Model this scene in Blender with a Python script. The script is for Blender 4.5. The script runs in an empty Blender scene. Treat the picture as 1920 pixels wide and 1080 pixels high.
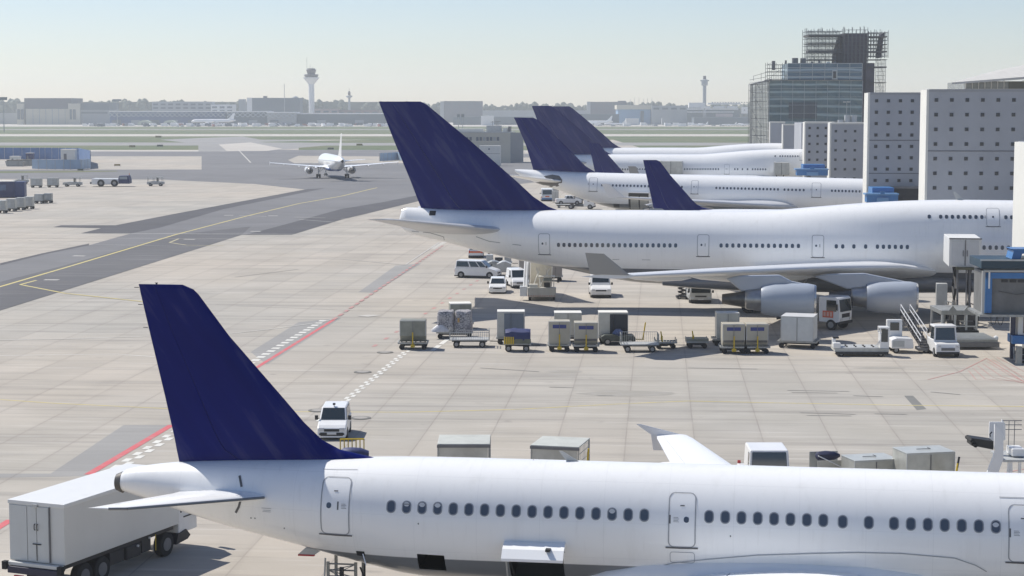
import bpy, bmesh, math, random
from mathutils import Vector, Matrix
R=math.radians
random.seed(7)
# ------------------------------------------------------------------ camera, sky, sun, exposure
F=3500.0; CH=18.2; YH=205.0            # focal length in photo pixels, camera height, horizon row
PITCH=math.atan((540-YH)/F); cp,sp=math.cos(PITCH),math.sin(PITCH)
SC=bpy.context.scene; COL=SC.collection
cam=bpy.data.cameras.new('camera'); cam.sensor_width=36; cam.lens=F/1920*36; cam.clip_start=.5; cam.clip_end=20000
co=bpy.data.objects.new('camera',cam); COL.objects.link(co); co.location=(0,0,CH); co.rotation_euler=(math.pi/2-PITCH,0,0)
SC.camera=co
SUN=Vector((-.66,.50,1.0)).normalized()   # towards the sun
EL=math.asin(SUN.z); AZ=math.atan2(SUN.x,SUN.y)
W=bpy.data.worlds.new('World'); SC.world=W; W.use_nodes=True
nt=W.node_tree; nt.nodes.clear()
out=nt.nodes.new('ShaderNodeOutputWorld'); bg=nt.nodes.new('ShaderNodeBackground'); sky=nt.nodes.new('ShaderNodeTexSky')
sky.sky_type='NISHITA'; sky.sun_disc=False; sky.sun_elevation=EL; sky.sun_rotation=AZ
sky.air_density=1.0; sky.dust_density=.8; sky.ozone_density=4.0; sky.altitude=1200
bg.inputs[1].default_value=.082
tint=nt.nodes.new('ShaderNodeMix'); tint.data_type='RGBA'; tint.blend_type='MULTIPLY'; tint.inputs[0].default_value=1; tint.inputs[7].default_value=(.985,.905,.895,1)
nt.links.new(sky.outputs[0],tint.inputs[6]); nt.links.new(tint.outputs[2],bg.inputs[0]); nt.links.new(bg.outputs[0],out.inputs[0])
sl=bpy.data.lights.new('sun','SUN'); sl.energy=3.3; sl.angle=R(.5); sl.color=(1,.955,.88)
so=bpy.data.objects.new('sun',sl); COL.objects.link(so); so.rotation_euler=(-SUN).to_track_quat('-Z','Y').to_euler(); so.location=(-60,40,90)
SC.view_settings.view_transform='Standard'; SC.view_settings.look='None'; SC.view_settings.gamma=1
SC.view_settings.exposure=.64
try:
    SC.cycles.max_bounces=6; SC.cycles.volume_bounces=1; SC.cycles.use_denoising=True
except Exception: pass

def G(px,py,z=0.0):
    """point of the ground (or of the level z) seen at a place of the photograph"""
    u=(px-960)/F; v=(540-py)/F
    r=(u,cp+v*sp,-sp+v*cp); t=(z-CH)/r[2]
    return Vector((r[0]*t,r[1]*t,z))
def D(px,Y,z=CH):
    """x at depth Y (and height z) seen in column px"""
    return (px-960)/F*(Y*cp-(z-CH)*sp) if z!=CH else (px-960)/F*Y
def ZY(py,Y):
    """height seen in row py at depth Y"""
    v=(540-py)/F
    return CH+Y*(-sp+v*cp)/(cp+v*sp)

# ------------------------------------------------------------------ materials
MATS={}
def mat(name,col,rough=.5,metal=0,var=0,vscale=2.0,coat=0,spec=.5,stretch=(1,1,1),bump=0,emit=None,alpha=None,dirt=0):
    if name in MATS: return MATS[name]
    m=bpy.data.materials.new(name); m.use_nodes=True; t=m.node_tree; b=t.nodes['Principled BSDF']
    b.inputs['Base Color'].default_value=(*col,1); b.inputs['Roughness'].default_value=rough; b.inputs['Metallic'].default_value=metal
    b.inputs['Specular IOR Level'].default_value=spec
    if coat: b.inputs['Coat Weight'].default_value=coat; b.inputs['Coat Roughness'].default_value=.06
    if var or bump or dirt:
        tc=t.nodes.new('ShaderNodeTexCoord'); mp=t.nodes.new('ShaderNodeMapping'); mp.inputs['Scale'].default_value=stretch
        nz=t.nodes.new('ShaderNodeTexNoise'); nz.inputs['Scale'].default_value=vscale; nz.inputs['Detail'].default_value=5; nz.inputs['Roughness'].default_value=.6
        t.links.new(tc.outputs['Object'],mp.inputs[0]); t.links.new(mp.outputs[0],nz.inputs[0])
        mr=t.nodes.new('ShaderNodeMapRange'); mr.inputs[1].default_value=.3; mr.inputs[2].default_value=.7; mr.inputs[3].default_value=1-var; mr.inputs[4].default_value=1+var*.6
        t.links.new(nz.outputs['Fac'],mr.inputs[0])
        mx=t.nodes.new('ShaderNodeMix'); mx.data_type='RGBA'; mx.blend_type='MULTIPLY'; mx.inputs[0].default_value=1
        mx.inputs[6].default_value=(*col,1); t.links.new(mr.outputs[0],mx.inputs[7]); last=mx.outputs[2]
        if dirt:
            n2=t.nodes.new('ShaderNodeTexNoise'); n2.inputs['Scale'].default_value=vscale*.5; n2.inputs['Detail'].default_value=8
            m2=t.nodes.new('ShaderNodeMapping'); m2.inputs['Scale'].default_value=(1,1,.18); t.links.new(tc.outputs['Object'],m2.inputs[0]); t.links.new(m2.outputs[0],n2.inputs[0])
            r2=t.nodes.new('ShaderNodeMapRange'); r2.inputs[1].default_value=.5; r2.inputs[2].default_value=.75; r2.inputs[3].default_value=0; r2.inputs[4].default_value=dirt
            t.links.new(n2.outputs['Fac'],r2.inputs[0])
            m3=t.nodes.new('ShaderNodeMix'); m3.data_type='RGBA'; t.links.new(r2.outputs[0],m3.inputs[0]); t.links.new(last,m3.inputs[6])
            m3.inputs[7].default_value=(col[0]*.35+.02,col[1]*.33+.018,col[2]*.3+.014,1); last=m3.outputs[2]
        t.links.new(last,b.inputs['Base Color'])
        if bump:
            bp=t.nodes.new('ShaderNodeBump'); bp.inputs['Strength'].default_value=bump; bp.inputs['Distance'].default_value=.05
            t.links.new(nz.outputs['Fac'],bp.inputs['Height']); t.links.new(bp.outputs[0],b.inputs['Normal'])
    MATS[name]=m; return m
def N(t,k,**kw):
    n=t.nodes.new(k)
    for a,v in kw.items(): setattr(n,a,v)
    return n
def math_(t,op,a,b=None,c=None):
    n=t.nodes.new('ShaderNodeMath'); n.operation=op
    for i,v in enumerate((a,b,c)):
        if v is None: continue
        if isinstance(v,(int,float)): n.inputs[i].default_value=v
        else: t.links.new(v,n.inputs[i])
    return n.outputs[0]
def mix_(t,f,a,b,mode='MIX'):
    n=t.nodes.new('ShaderNodeMix'); n.data_type='RGBA'; n.blend_type=mode
    for i,v in ((0,f),(6,a),(7,b)):
        if isinstance(v,(int,float)): n.inputs[i].default_value=v
        elif isinstance(v,tuple): n.inputs[i].default_value=(*v,1)
        else: t.links.new(v,n.inputs[i])
    return n.outputs[2]
def noise_(t,vec,scale,detail=4,rough=.55):
    n=t.nodes.new('ShaderNodeTexNoise'); n.inputs['Scale'].default_value=scale; n.inputs['Detail'].default_value=detail; n.inputs['Roughness'].default_value=rough
    t.links.new(vec,n.inputs['Vector']); return n.outputs['Fac']
def map_(t,vec,scale=(1,1,1),rot=0,loc=(0,0,0)):
    n=t.nodes.new('ShaderNodeMapping'); n.inputs['Scale'].default_value=scale; n.inputs['Rotation'].default_value=(0,0,rot); n.inputs['Location'].default_value=loc
    t.links.new(vec,n.inputs[0]); return n.outputs[0]
def rng_(t,v,a,b,c=0,d=1):
    n=t.nodes.new('ShaderNodeMapRange'); t.links.new(v,n.inputs[0])
    for i,x in enumerate((a,b,c,d)): n.inputs[i+1].default_value=x
    return n.outputs[0]
GA=math.atan(273/F)                      # direction of the slab joints
J0=G(1285,670)
def ground_mat(name,base,base2,slabs=True,streak=.1,rough=.85):
    m=bpy.data.materials.new(name); m.use_nodes=True; t=m.node_tree; b=t.nodes['Principled BSDF']; b.inputs['Roughness'].default_value=rough
    b.inputs['Specular IOR Level'].default_value=.25
    g=t.nodes.new('ShaderNodeNewGeometry').outputs['Position']
    n=t.nodes.new('ShaderNodeVectorMath'); n.operation='SUBTRACT'; t.links.new(g,n.inputs[0]); n.inputs[1].default_value=(J0.x,J0.y,0)
    p=map_(t,n.outputs[0],rot=GA)        # x across the joints, y along them
    big=rng_(t,noise_(t,p,.018,3),.35,.65); mid=rng_(t,noise_(t,p,.12,5),.3,.7)
    c=mix_(t,big,base,base2)
    c=mix_(t,.8,c,mix_(t,mid,(.88,.88,.87),(1.08,1.08,1.09)),'MULTIPLY')
    # tyre and wash streaks that run across the view
    st=noise_(t,map_(t,p,(.035,.55,1)),1.0,6,.65); c=mix_(t,rng_(t,st,.50,.78,0,streak*3),c,(.17,.16,.15))
    st2=noise_(t,map_(t,p,(.10,1.5,1),loc=(7,3,0)),1.0,4,.6); c=mix_(t,rng_(t,st2,.56,.8,0,streak*2.2),c,(.62,.60,.56))
    st3=noise_(t,map_(t,p,(.20,.02,1),loc=(17,9,0)),1.0,4,.6); c=mix_(t,rng_(t,st3,.58,.8,0,streak*1.2),c,(.2,.19,.18))
    spots=noise_(t,p,.5,2,.5); c=mix_(t,rng_(t,spots,.70,.78,0,.35),c,(.14,.13,.12))
    fine=noise_(t,p,9,3,.7); c=mix_(t,.5,c,mix_(t,fine,(.9,.9,.9),(1.1,1.1,1.1)),'MULTIPLY')
    if slabs:
        s=t.nodes.new('ShaderNodeSeparateXYZ'); t.links.new(p,s.inputs[0]); X,Y=s.outputs[0],s.outputs[1]
        wob=math_(t,'MULTIPLY',math_(t,'SUBTRACT',noise_(t,p,.6,2),.5),.04)
        SX,SY=3.78,5.75
        def line(v,step,w):
            a=math_(t,'MODULO',math_(t,'ADD',math_(t,'ADD',v,wob),step*4000.5),step)
            d=math_(t,'ABSOLUTE',math_(t,'SUBTRACT',a,step*.5)); return d
        dx=line(X,SX,0); dy=line(Y,SY,0)
        jn=rng_(t,noise_(t,p,.25,3),.3,.7,.35,1)
        lx=math_(t,'MULTIPLY',rng_(t,dx,.02,.055,1,0),jn)
        jn2=rng_(t,noise_(t,map_(t,p,(.3,.09,1)),1.0,2),.42,.62,0,.85)
        ly=math_(t,'MULTIPLY',rng_(t,dy,.03,.085,1,0),jn2)
        # tone of the single slab
        ix=math_(t,'FLOOR',math_(t,'DIVIDE',math_(t,'ADD',X,SX*4000),SX)); iy=math_(t,'FLOOR',math_(t,'DIVIDE',math_(t,'ADD',Y,SY*4000),SY))
        cb=t.nodes.new('ShaderNodeCombineXYZ'); t.links.new(ix,cb.inputs[0]); t.links.new(iy,cb.inputs[1])
        wn=t.nodes.new('ShaderNodeTexWhiteNoise'); wn.noise_dimensions='2D'; t.links.new(cb.outputs[0],wn.inputs['Vector'])
        c=mix_(t,1.0,c,mix_(t,wn.outputs['Value'],(.94,.94,.945),(1.05,1.045,1.04)),'MULTIPLY')
        jj=math_(t,'MAXIMUM',lx,ly); c=mix_(t,math_(t,'MULTIPLY',jj,.47),c,(.165,.155,.145))
        # a soft dirty seam beside the joint
        sm=math_(t,'MULTIPLY',rng_(t,dx,.0,.35,1,0),.10); c=mix_(t,sm,c,(.25,.2,.17))
    t.links.new(c,b.inputs['Base Color'])
    bp=t.nodes.new('ShaderNodeBump'); bp.inputs['Strength'].default_value=.25; bp.inputs['Distance'].default_value=.01
    t.links.new(fine,bp.inputs['Height']); t.links.new(bp.outputs[0],b.inputs['Normal'])
    MATS[name]=m; return m

WHITE=mat('white_body_paint',(.80,.80,.79),.32,var=.04,vscale=1.2,coat=.3,dirt=.10)
CREAM=mat('cream_body_paint',(.66,.64,.57),.4,var=.06,coat=.15,dirt=.2)
LGREY=mat('light_grey_metal',(.50,.51,.50),.45,.2,var=.12,vscale=1.5,dirt=.35)
GALV=mat('galvanised_metal',(.36,.37,.36),.45,.5,var=.2,vscale=2.5,dirt=.4)
ULDG=mat('container_aluminium',(.52,.52,.48),.42,.35,var=.14,vscale=1.4,dirt=.35)
ULDD=mat('container_dull_green_grey',(.27,.28,.24),.5,.25,var=.2,vscale=1.4,dirt=.4)
BEIGE=mat('container_beige_panel',(.44,.41,.33),.5,var=.08,vscale=1.5,dirt=.25)
DARK=mat('dark_chassis',(.035,.035,.037),.6,var=.2,dirt=.2)
MID=mat('mid_grey_paint',(.17,.17,.175),.55,var=.15,dirt=.2)
RUB=mat('tyre_rubber',(.022,.022,.023),.85,var=.2)
RIM=mat('wheel_rim',(.30,.30,.30),.4,.5,var=.1)
GLASS=mat('tinted_glass',(.018,.028,.032),.06,spec=.8,coat=.4)
BLACK=mat('black_plastic',(.02,.02,.022),.5)
YEL=mat('safety_yellow',(.62,.43,.02),.5,var=.15,dirt=.3)
ORG=mat('signal_orange',(.75,.13,.03),.5,var=.1)
REDM=mat('signal_red',(.45,.03,.03),.5)
NAVY=mat('navy_cover',(.022,.032,.12),.6,var=.2,vscale=3)
BLUE=mat('blue_steel_paint',(.035,.17,.42),.4,var=.12,vscale=1.5,dirt=.2)
TEAL=mat('dark_petrol_paint',(.010,.040,.065),.45,var=.15,dirt=.3)
LAMP=mat('headlamp_glass',(.55,.57,.6),.1,spec=.9,coat=.5)
STRIPE=mat('blue_stripe',(.03,.045,.20),.45)
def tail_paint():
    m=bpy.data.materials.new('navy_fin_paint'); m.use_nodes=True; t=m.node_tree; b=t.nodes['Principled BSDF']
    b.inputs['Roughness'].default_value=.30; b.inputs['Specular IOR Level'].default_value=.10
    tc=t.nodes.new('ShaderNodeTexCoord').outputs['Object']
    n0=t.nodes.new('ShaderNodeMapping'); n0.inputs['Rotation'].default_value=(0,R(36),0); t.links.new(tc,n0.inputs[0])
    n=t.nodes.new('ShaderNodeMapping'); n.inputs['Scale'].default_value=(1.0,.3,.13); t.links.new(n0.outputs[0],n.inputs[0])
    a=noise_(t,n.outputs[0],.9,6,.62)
    c=mix_(t,rng_(t,a,.35,.65),(.001,.005,.105),(.003,.010,.14)); c=mix_(t,rng_(t,a,.51,.60,0,.62),c,(.045,.048,.145))  # lighter streaks along the sweep: sheen put into the fin colour
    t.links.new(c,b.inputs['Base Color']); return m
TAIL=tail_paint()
AWHITE=mat('aircraft_white',(.90,.90,.89),.30,coat=.35,var=.025,vscale=.8)
AGREY=mat('wing_grey',(.56,.57,.59),.38,var=.06,vscale=.6,coat=.15)
NGREY=mat('nacelle_grey',(.40,.44,.50),.30,var=.05,vscale=.7,coat=.4)
LIP=mat('bare_metal_lip',(.6,.61,.62),.25,.9)
HOT=mat('engine_hot_metal',(.13,.125,.12),.38,.8,var=.25,vscale=2)
CONC=mat('wall_concrete',(.375,.39,.42),.8,var=.09,vscale=.25,dirt=.12)
CONC2=mat('wall_concrete_light',(.70,.69,.64),.75,var=.05,vscale=.3)
# aircraft skin: grey belly below a painted line
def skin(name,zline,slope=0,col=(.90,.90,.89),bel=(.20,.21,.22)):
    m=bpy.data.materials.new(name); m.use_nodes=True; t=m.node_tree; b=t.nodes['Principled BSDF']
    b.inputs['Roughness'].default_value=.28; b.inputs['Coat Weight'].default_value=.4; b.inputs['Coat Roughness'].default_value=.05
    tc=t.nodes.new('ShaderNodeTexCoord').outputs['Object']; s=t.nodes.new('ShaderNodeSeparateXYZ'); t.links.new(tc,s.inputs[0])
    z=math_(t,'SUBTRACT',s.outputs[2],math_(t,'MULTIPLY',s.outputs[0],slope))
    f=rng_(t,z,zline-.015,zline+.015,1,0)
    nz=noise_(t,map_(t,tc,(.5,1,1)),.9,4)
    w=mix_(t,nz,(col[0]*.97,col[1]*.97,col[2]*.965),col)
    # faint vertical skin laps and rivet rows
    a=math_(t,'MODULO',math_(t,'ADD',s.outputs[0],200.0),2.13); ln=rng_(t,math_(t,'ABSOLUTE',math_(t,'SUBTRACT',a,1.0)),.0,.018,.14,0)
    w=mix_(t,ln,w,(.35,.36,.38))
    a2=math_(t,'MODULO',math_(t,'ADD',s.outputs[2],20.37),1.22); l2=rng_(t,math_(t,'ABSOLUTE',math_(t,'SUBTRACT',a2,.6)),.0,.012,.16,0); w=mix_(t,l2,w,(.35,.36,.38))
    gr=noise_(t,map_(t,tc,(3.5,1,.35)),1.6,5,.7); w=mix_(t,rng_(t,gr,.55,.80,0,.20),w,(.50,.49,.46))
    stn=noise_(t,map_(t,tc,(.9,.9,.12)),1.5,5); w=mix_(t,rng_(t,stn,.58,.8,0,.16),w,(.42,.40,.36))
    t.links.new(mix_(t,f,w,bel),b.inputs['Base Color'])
    bp=t.nodes.new('ShaderNodeBump'); bp.inputs['Strength'].default_value=.12; bp.inputs['Distance'].default_value=.05
    t.links.new(noise_(t,map_(t,tc,(.5,1,1)),.55,2),bp.inputs['Height']); t.links.new(bp.outputs[0],b.inputs['Normal'])
    return m

# ------------------------------------------------------------------ mesh helpers
class MB:
    def __init__(s): s.v=[]; s.f=[]; s.m=[]; s.M=Matrix(); s.mi=0
    def add(s,vs,fs):
        o=len(s.v); s.v+=[tuple(s.M@Vector(v)) for v in vs]; s.f+=[tuple(i+o for i in f) for f in fs]; s.m+=[s.mi]*len(fs)
    def box(s,x0,x1,y0,y1,z0,z1):
        s.add([(x0,y0,z0),(x1,y0,z0),(x1,y1,z0),(x0,y1,z0),(x0,y0,z1),(x1,y0,z1),(x1,y1,z1),(x0,y1,z1)],
              [(3,2,1,0),(4,5,6,7),(0,1,5,4),(1,2,6,5),(2,3,7,6),(3,0,4,7)]); return s
    def hexa(s,lo,hi):
        s.add(list(lo)+list(hi),[(3,2,1,0),(4,5,6,7),(0,1,5,4),(1,2,6,5),(2,3,7,6),(3,0,4,7)]); return s
    def prism(s,poly,a,b,axis='y'):
        n=len(poly)
        f={'y':lambda p,t:(p[0],t,p[1]),'x':lambda p,t:(t,p[0],p[1]),'z':lambda p,t:(p[0],p[1],t)}[axis]
        s.add([f(p,a) for p in poly]+[f(p,b) for p in poly],[tuple(range(n)),tuple(range(2*n-1,n-1,-1))]+[(i,i+n,(i+1)%n+n,(i+1)%n) for i in range(n)]); return s
    def cyl(s,p,q,r,r2=None,n=12,cap=True):
        p,q=Vector(p),Vector(q); r2=r if r2 is None else r2; d=(q-p)
        if d.length<1e-6: return s
        d.normalize(); u=d.orthogonal().normalized(); w=d.cross(u)
        vs=[]
        for c,rr in ((p,r),(q,r2)):
            for i in range(n):
                a=2*math.pi*i/n; vs.append(tuple(c+(u*math.cos(a)+w*math.sin(a))*rr))
        fs=[(i,(i+1)%n,(i+1)%n+n,i+n) for i in range(n)]
        if cap: fs+=[tuple(range(n-1,-1,-1)),tuple(range(n,2*n))]
        s.add(vs,fs); return s
    def bar(s,p,q,w=.05,h=None):
        return s.cyl(p,q,w*.5,n=4) if h is None else s.cyl(p,q,w*.5,n=4)
    def tube(s,pts,r,n=6):
        for a,b in zip(pts,pts[1:]): s.cyl(a,b,r,n=n)
        return s
    def loft(s,rings,cap0=True,cap1=True,closed=True,hole=None):
        n=len(rings[0]); o=[]
        for rg in rings: o+=[tuple(p) for p in rg]
        fs=[]
        for k in range(len(rings)-1):
            for i in range(n if closed else n-1):
                if hole and hole(k,i): continue
                j=(i+1)%n; fs.append((k*n+i,k*n+j,(k+1)*n+j,(k+1)*n+i))
        if cap0: fs.append(tuple(range(n-1,-1,-1)))
        if cap1: fs.append(tuple((len(rings)-1)*n+i for i in range(n)))
        s.add(o,fs); return s
    def lathe(s,prof,c=(0,0,0),ax='x',n=24):
        rings=[]
        for (t,r) in prof:
            rg=[]
            for i in range(n):
                a=2*math.pi*i/n; y,z=math.cos(a)*r,math.sin(a)*r
                rg.append((c[0]+t,c[1]+y,c[2]+z) if ax=='x' else (c[0]+y,c[1]+z,c[2]+t))
            rings.append(rg)
        return s.loft(rings)
    def wheel(s,x,y,z,r,w,n=18):
        return s.lathe([(-w/2,r*.82),(-w/2*.9,r*.96),(-w/2*.6,r),(w/2*.6,r),(w/2*.9,r*.96),(w/2,r*.82)] if False else [],c=(x,y,z)) if False else s.cyl((x,y-w/2,z),(x,y+w/2,z),r,n=n)
    def build(s,name,m,parent=None,smooth=False,bevel=0,seg=2):
        me=bpy.data.meshes.new(name); me.from_pydata(s.v,[],s.f)
        for k in (m if isinstance(m,(list,tuple)) else [m]): me.materials.append(k)
        if isinstance(m,(list,tuple)):
            for p,i in zip(me.polygons,s.m): p.material_index=i
        bm=bmesh.new(); bm.from_mesh(me); bmesh.ops.recalc_face_normals(bm,faces=bm.faces); bm.to_mesh(me); bm.free()
        o=bpy.data.objects.new(name,me); COL.objects.link(o)
        if parent is not None: o.parent=parent
        if smooth:
            for p in me.polygons: p.use_smooth=True
            try: me.set_sharp_from_angle(angle=R(38))
            except Exception: pass
        if bevel:
            b=o.modifiers.new('bevel','BEVEL'); b.width=bevel; b.segments=seg; b.limit_method='ANGLE'; b.angle_limit=R(28)
        return o
def tag(o,label=None,cat=None,group=None,kind=None):
    if label: o['label']=label
    if cat: o['category']=cat
    if group: o['group']=group
    if kind: o['kind']=kind
    return o
def thing(name,label,cat,loc=(0,0,0),rz=0,group=None):
    o=bpy.data.objects.new(name,None); o.empty_display_size=.3; COL.objects.link(o); o.location=loc; o.rotation_euler=(0,0,rz)
    return tag(o,label,cat,group)
KIDS={}
def kids(o): return [c for c in bpy.data.objects if c.parent==o]
def dup(o,loc,rz=0,label=None,group=None,scale=None,parent=None):
    c=o.copy(); COL.objects.link(c)
    if parent is not None: c.parent=parent
    else: c.location=loc; c.rotation_euler=(0,0,rz)
    if label: c['label']=label
    if group: c['group']=group
    if scale: c.scale=(scale,)*3
    for ch in kids(o): dup(ch,None,parent=c)
    return c
def pts_sheet(name,pts,z,m,kind='structure'):
    b=MB(); b.add([(p.x,p.y,z) for p in pts],[tuple(range(len(pts)))]); o=b.build(name,m); tag(o,kind=kind); return o
# ------------------------------------------------------------------ aircraft
def pchip(xs,ys):
    n=len(xs); h=[xs[i+1]-xs[i] for i in range(n-1)]; d=[(ys[i+1]-ys[i])/h[i] for i in range(n-1)]
    m=[0]*n
    for i in range(1,n-1):
        if d[i-1]*d[i]>0:
            w1=2*h[i]+h[i-1]; w2=h[i]+2*h[i-1]; m[i]=(w1+w2)/(w1/d[i-1]+w2/d[i])
    m[0]=d[0]; m[-1]=d[-1]
    def f(x):
        if x<=xs[0]: return ys[0]
        if x>=xs[-1]: return ys[-1]
        i=0
        while x>xs[i+1]: i+=1
        t=(x-xs[i])/h[i]; t2=t*t; t3=t2*t
        return ys[i]*(2*t3-3*t2+1)+h[i]*m[i]*(t3-2*t2+t)+ys[i+1]*(3*t2-2*t3)+h[i]*m[i+1]*(t3-t2)
    return f
class Hull:
    """fuselage: stations (a, top, bottom, halfwidth[, upper lobe centre z, radius])"""
    def __init__(s,st,lobe=None,na=64):
        xs=[q[0] for q in st]; s.a0,s.a1=xs[0],xs[-1]; s.xs=xs; s.na=na
        s.top=pchip(xs,[q[1] for q in st]); s.bot=pchip(xs,[q[2] for q in st]); s.w=pchip(xs,[q[3] for q in st])
        s.lobe=lobe
        if lobe: s.lt=pchip([q[0] for q in lobe],[q[1] for q in lobe]); s.lr=pchip([q[0] for q in lobe],[q[2] for q in lobe])
    def pt(s,a,ph):
        zc=(s.top(a)+s.bot(a))/2; rz=(s.top(a)-s.bot(a))/2; w=s.w(a)
        c,n=math.cos(ph),math.sin(ph); r=1/math.sqrt((c/w)**2+(n/rz)**2)
        if s.lobe and n>0 and a>s.lobe[0][0]:
            ru=s.lr(a); d=s.lt(a)-ru-zc       # upper circle centre above zc
            disc=(n*d)**2-(d*d-ru*ru)
            if disc>0:
                r2=n*d+math.sqrt(disc)
                if r2>r-.3: 
                    k=8.0; r=math.log(math.exp(k*(r2-r))+1)/k+r if (r2-r)<3 else r2
        return (a,c*r,zc+n*r)
    def ring(s,a): return [s.pt(a,2*math.pi*i/s.na) for i in range(s.na)]
    def side(s,a,z,sg=-1):
        """surface point and normal on the side sg at height z"""
        lo,hi=-math.pi/2,math.pi/2
        for _ in range(30):
            m=(lo+hi)/2
            if s.pt(a,m)[2]<z: lo=m
            else: hi=m
        p=s.pt(a,lo); q=s.pt(a,lo+.02); e=s.pt(a+.1,lo)
        t1=Vector(q)-Vector(p); t2=Vector(e)-Vector(p); n=t2.cross(t1); 
        if n.y<0: n=-n
        n.normalize()
        return Vector((p[0],sg*p[1],p[2])),Vector((n.x,sg*n.y,n.z))
def foil(le,te,t,nrm,u0=0,u1=1,n=9):
    """closed aerofoil ring between chord fractions u0..u1"""
    le,te=Vector(le),Vector(te); c=(te-le).length; nr=Vector(nrm)
    def th(u): return 5*t*(.2969*math.sqrt(max(u,0))-.126*u-.3516*u*u+.2843*u**3-.1036*u**4)*c
    us=[u0+(u1-u0)*(.5-.5*math.cos(math.pi*i/(n-1))) for i in range(n)]
    up=[le+(te-le)*u+nr*th(u) for u in us]; dn=[le+(te-le)*u-nr*th(u) for u in us]
    if u0==0: dn=dn[1:]
    return up+dn[::-1] 
def surf(secs,nrm,u0=0,u1=1,n=9):
    b=MB(); b.loft([foil(l,t,k,nrm,u0,u1,n) for l,t,k in secs]); return b
def lerp_secs(secs,k):
    out=[]
    for (l,t,h),(l2,t2,h2) in zip(secs,secs[1:]):
        for i in range(k): 
            f=i/k; out.append((Vector(l).lerp(Vector(l2),f),Vector(t).lerp(Vector(t2),f),h+(h2-h)*f))
    out.append((Vector(secs[-1][0]),Vector(secs[-1][1]),secs[-1][2])); return out
def rrect(w,h,r,n=4):
    p=[]
    for cx,cz,a0 in ((w/2-r,h/2-r,0),(-w/2+r,h/2-r,90),(-w/2+r,-h/2+r,180),(w/2-r,-h/2+r,270)):
        for i in range(n+1):
            a=R(a0+90*i/n); p.append((cx+math.cos(a)*r,cz+math.sin(a)*r))
    return p
WIN={}
def window_mesh(key,w,h,r,kind):
    if key in WIN: return WIN[key]
    b=MB(); p=rrect(w,h,r)
    if kind=='pane': b.prism(p,-.01,.012,'y'); m=mat('cabin_window_glass',(.055,.072,.10),.12,spec=.9,coat=.3)
    if kind=='frame':
        q=rrect(w+.07,h+.07,r+.035); n=len(p)
        b.add([(x,.012,z) for x,z in p]+[(x,.006,z) for x,z in q]+[(x,-.01,z) for x,z in q],[(i,(i+1)%n,(i+1)%n+n,i+n) for i in range(n)]+[(i+n,(i+1)%n+n,(i+1)%n+2*n,i+2*n) for i in range(n)])
        m=mat('window_frame_grey',(.26,.28,.31),.4)
    if kind=='shade': 
        b.prism([(x,z) for x,z in rrect(w*.82,h*.4,r*.8)],.010,.016,'y'); m=mat('window_blind',(.62,.64,.66),.5)
    o=b.build('tmp',m); me=o.data; bpy.data.objects.remove(o); WIN[key]=me; return me
def put_window(h,root,a,z,sg,w,hh,r,framed=False,shade=0,name='window'):
    p,n=h.side(a,z,sg)
    o=bpy.data.objects.new(name,window_mesh(('f' if framed else 'p',w,hh),w,hh,r,'frame' if framed else 'pane')); COL.objects.link(o); o.parent=root
    # local y axis points outwards
    y=n; x=Vector((1,0,0)); x=(x-y*x.dot(y)).normalized(); zz=x.cross(y)
    M=Matrix((x,y,zz)).transposed().to_4x4(); M.translation=p+n*.004
    o.matrix_local=M
    if framed:
        q=bpy.data.objects.new('pane',window_mesh(('p',w,hh),w,hh,r,'pane')); COL.objects.link(q); q.parent=o; q.location=(0,-.006,0)
        if shade:
            s=bpy.data.objects.new('blind',window_mesh(('s',w,hh),w,hh,r,'shade')); COL.objects.link(s); s.parent=o; s.location=(0,-.001,-(hh*.26 if shade==1 else hh*.16))
    return o
def skin_strip(b,h,sg,path,w,lift=.012):
    """a thin ribbon lying on the hull along path [(a,z)..]"""
    P=[h.side(a,z,sg) for a,z in path]
    for i in range(len(P)-1):
        (p,n),(q,m)=P[i],P[i+1]; d=(q-p)
        if d.length<1e-6: continue
        d.normalize(); s1=n.cross(d).normalized()*w/2; s2=m.cross(d).normalized()*w/2
        b.add([p+n*lift+s1-d*w*.3,p+n*lift-s1-d*w*.3,q+m*lift-s2+d*w*.3,q+m*lift+s2+d*w*.3],[(0,1,2,3)])
def rr_path(a0,a1,z0,z1,r,n=4,k=10):
    w,h=a1-a0,z1-z0; p=rrect(w,h,r,n); p=[(x+(a0+a1)/2,z+(z0+z1)/2) for x,z in p]; p.append(p[0]); o=[]
    for (x,z),(x2,z2) in zip(p,p[1:]):
        m=max(1,int(math.hypot(x2-x,z2-z)/.25))
        for i in range(m): o.append((x+(x2-x)*i/m,z+(z2-z)*i/m))
    o.append(p[0]); return o
def hull_patch(h,sg,a0,a1,z0,z1,lift,nx=4,nz=10):
    b=MB(); g=[]
    for j in range(nz+1):
        for i in range(nx+1):
            p,n=h.side(a0+(a1-a0)*i/nx,z0+(z1-z0)*j/nz,sg); g.append(p+n*lift)
    b.add(g,[(j*(nx+1)+i,j*(nx+1)+i+1,(j+1)*(nx+1)+i+1,(j+1)*(nx+1)+i) for j in range(nz) for i in range(nx)])
    return b
FRM=mat('door_outline_grey',(.34,.35,.37),.5); SILL=mat('door_sill_dark',(.10,.10,.105),.5)
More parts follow.
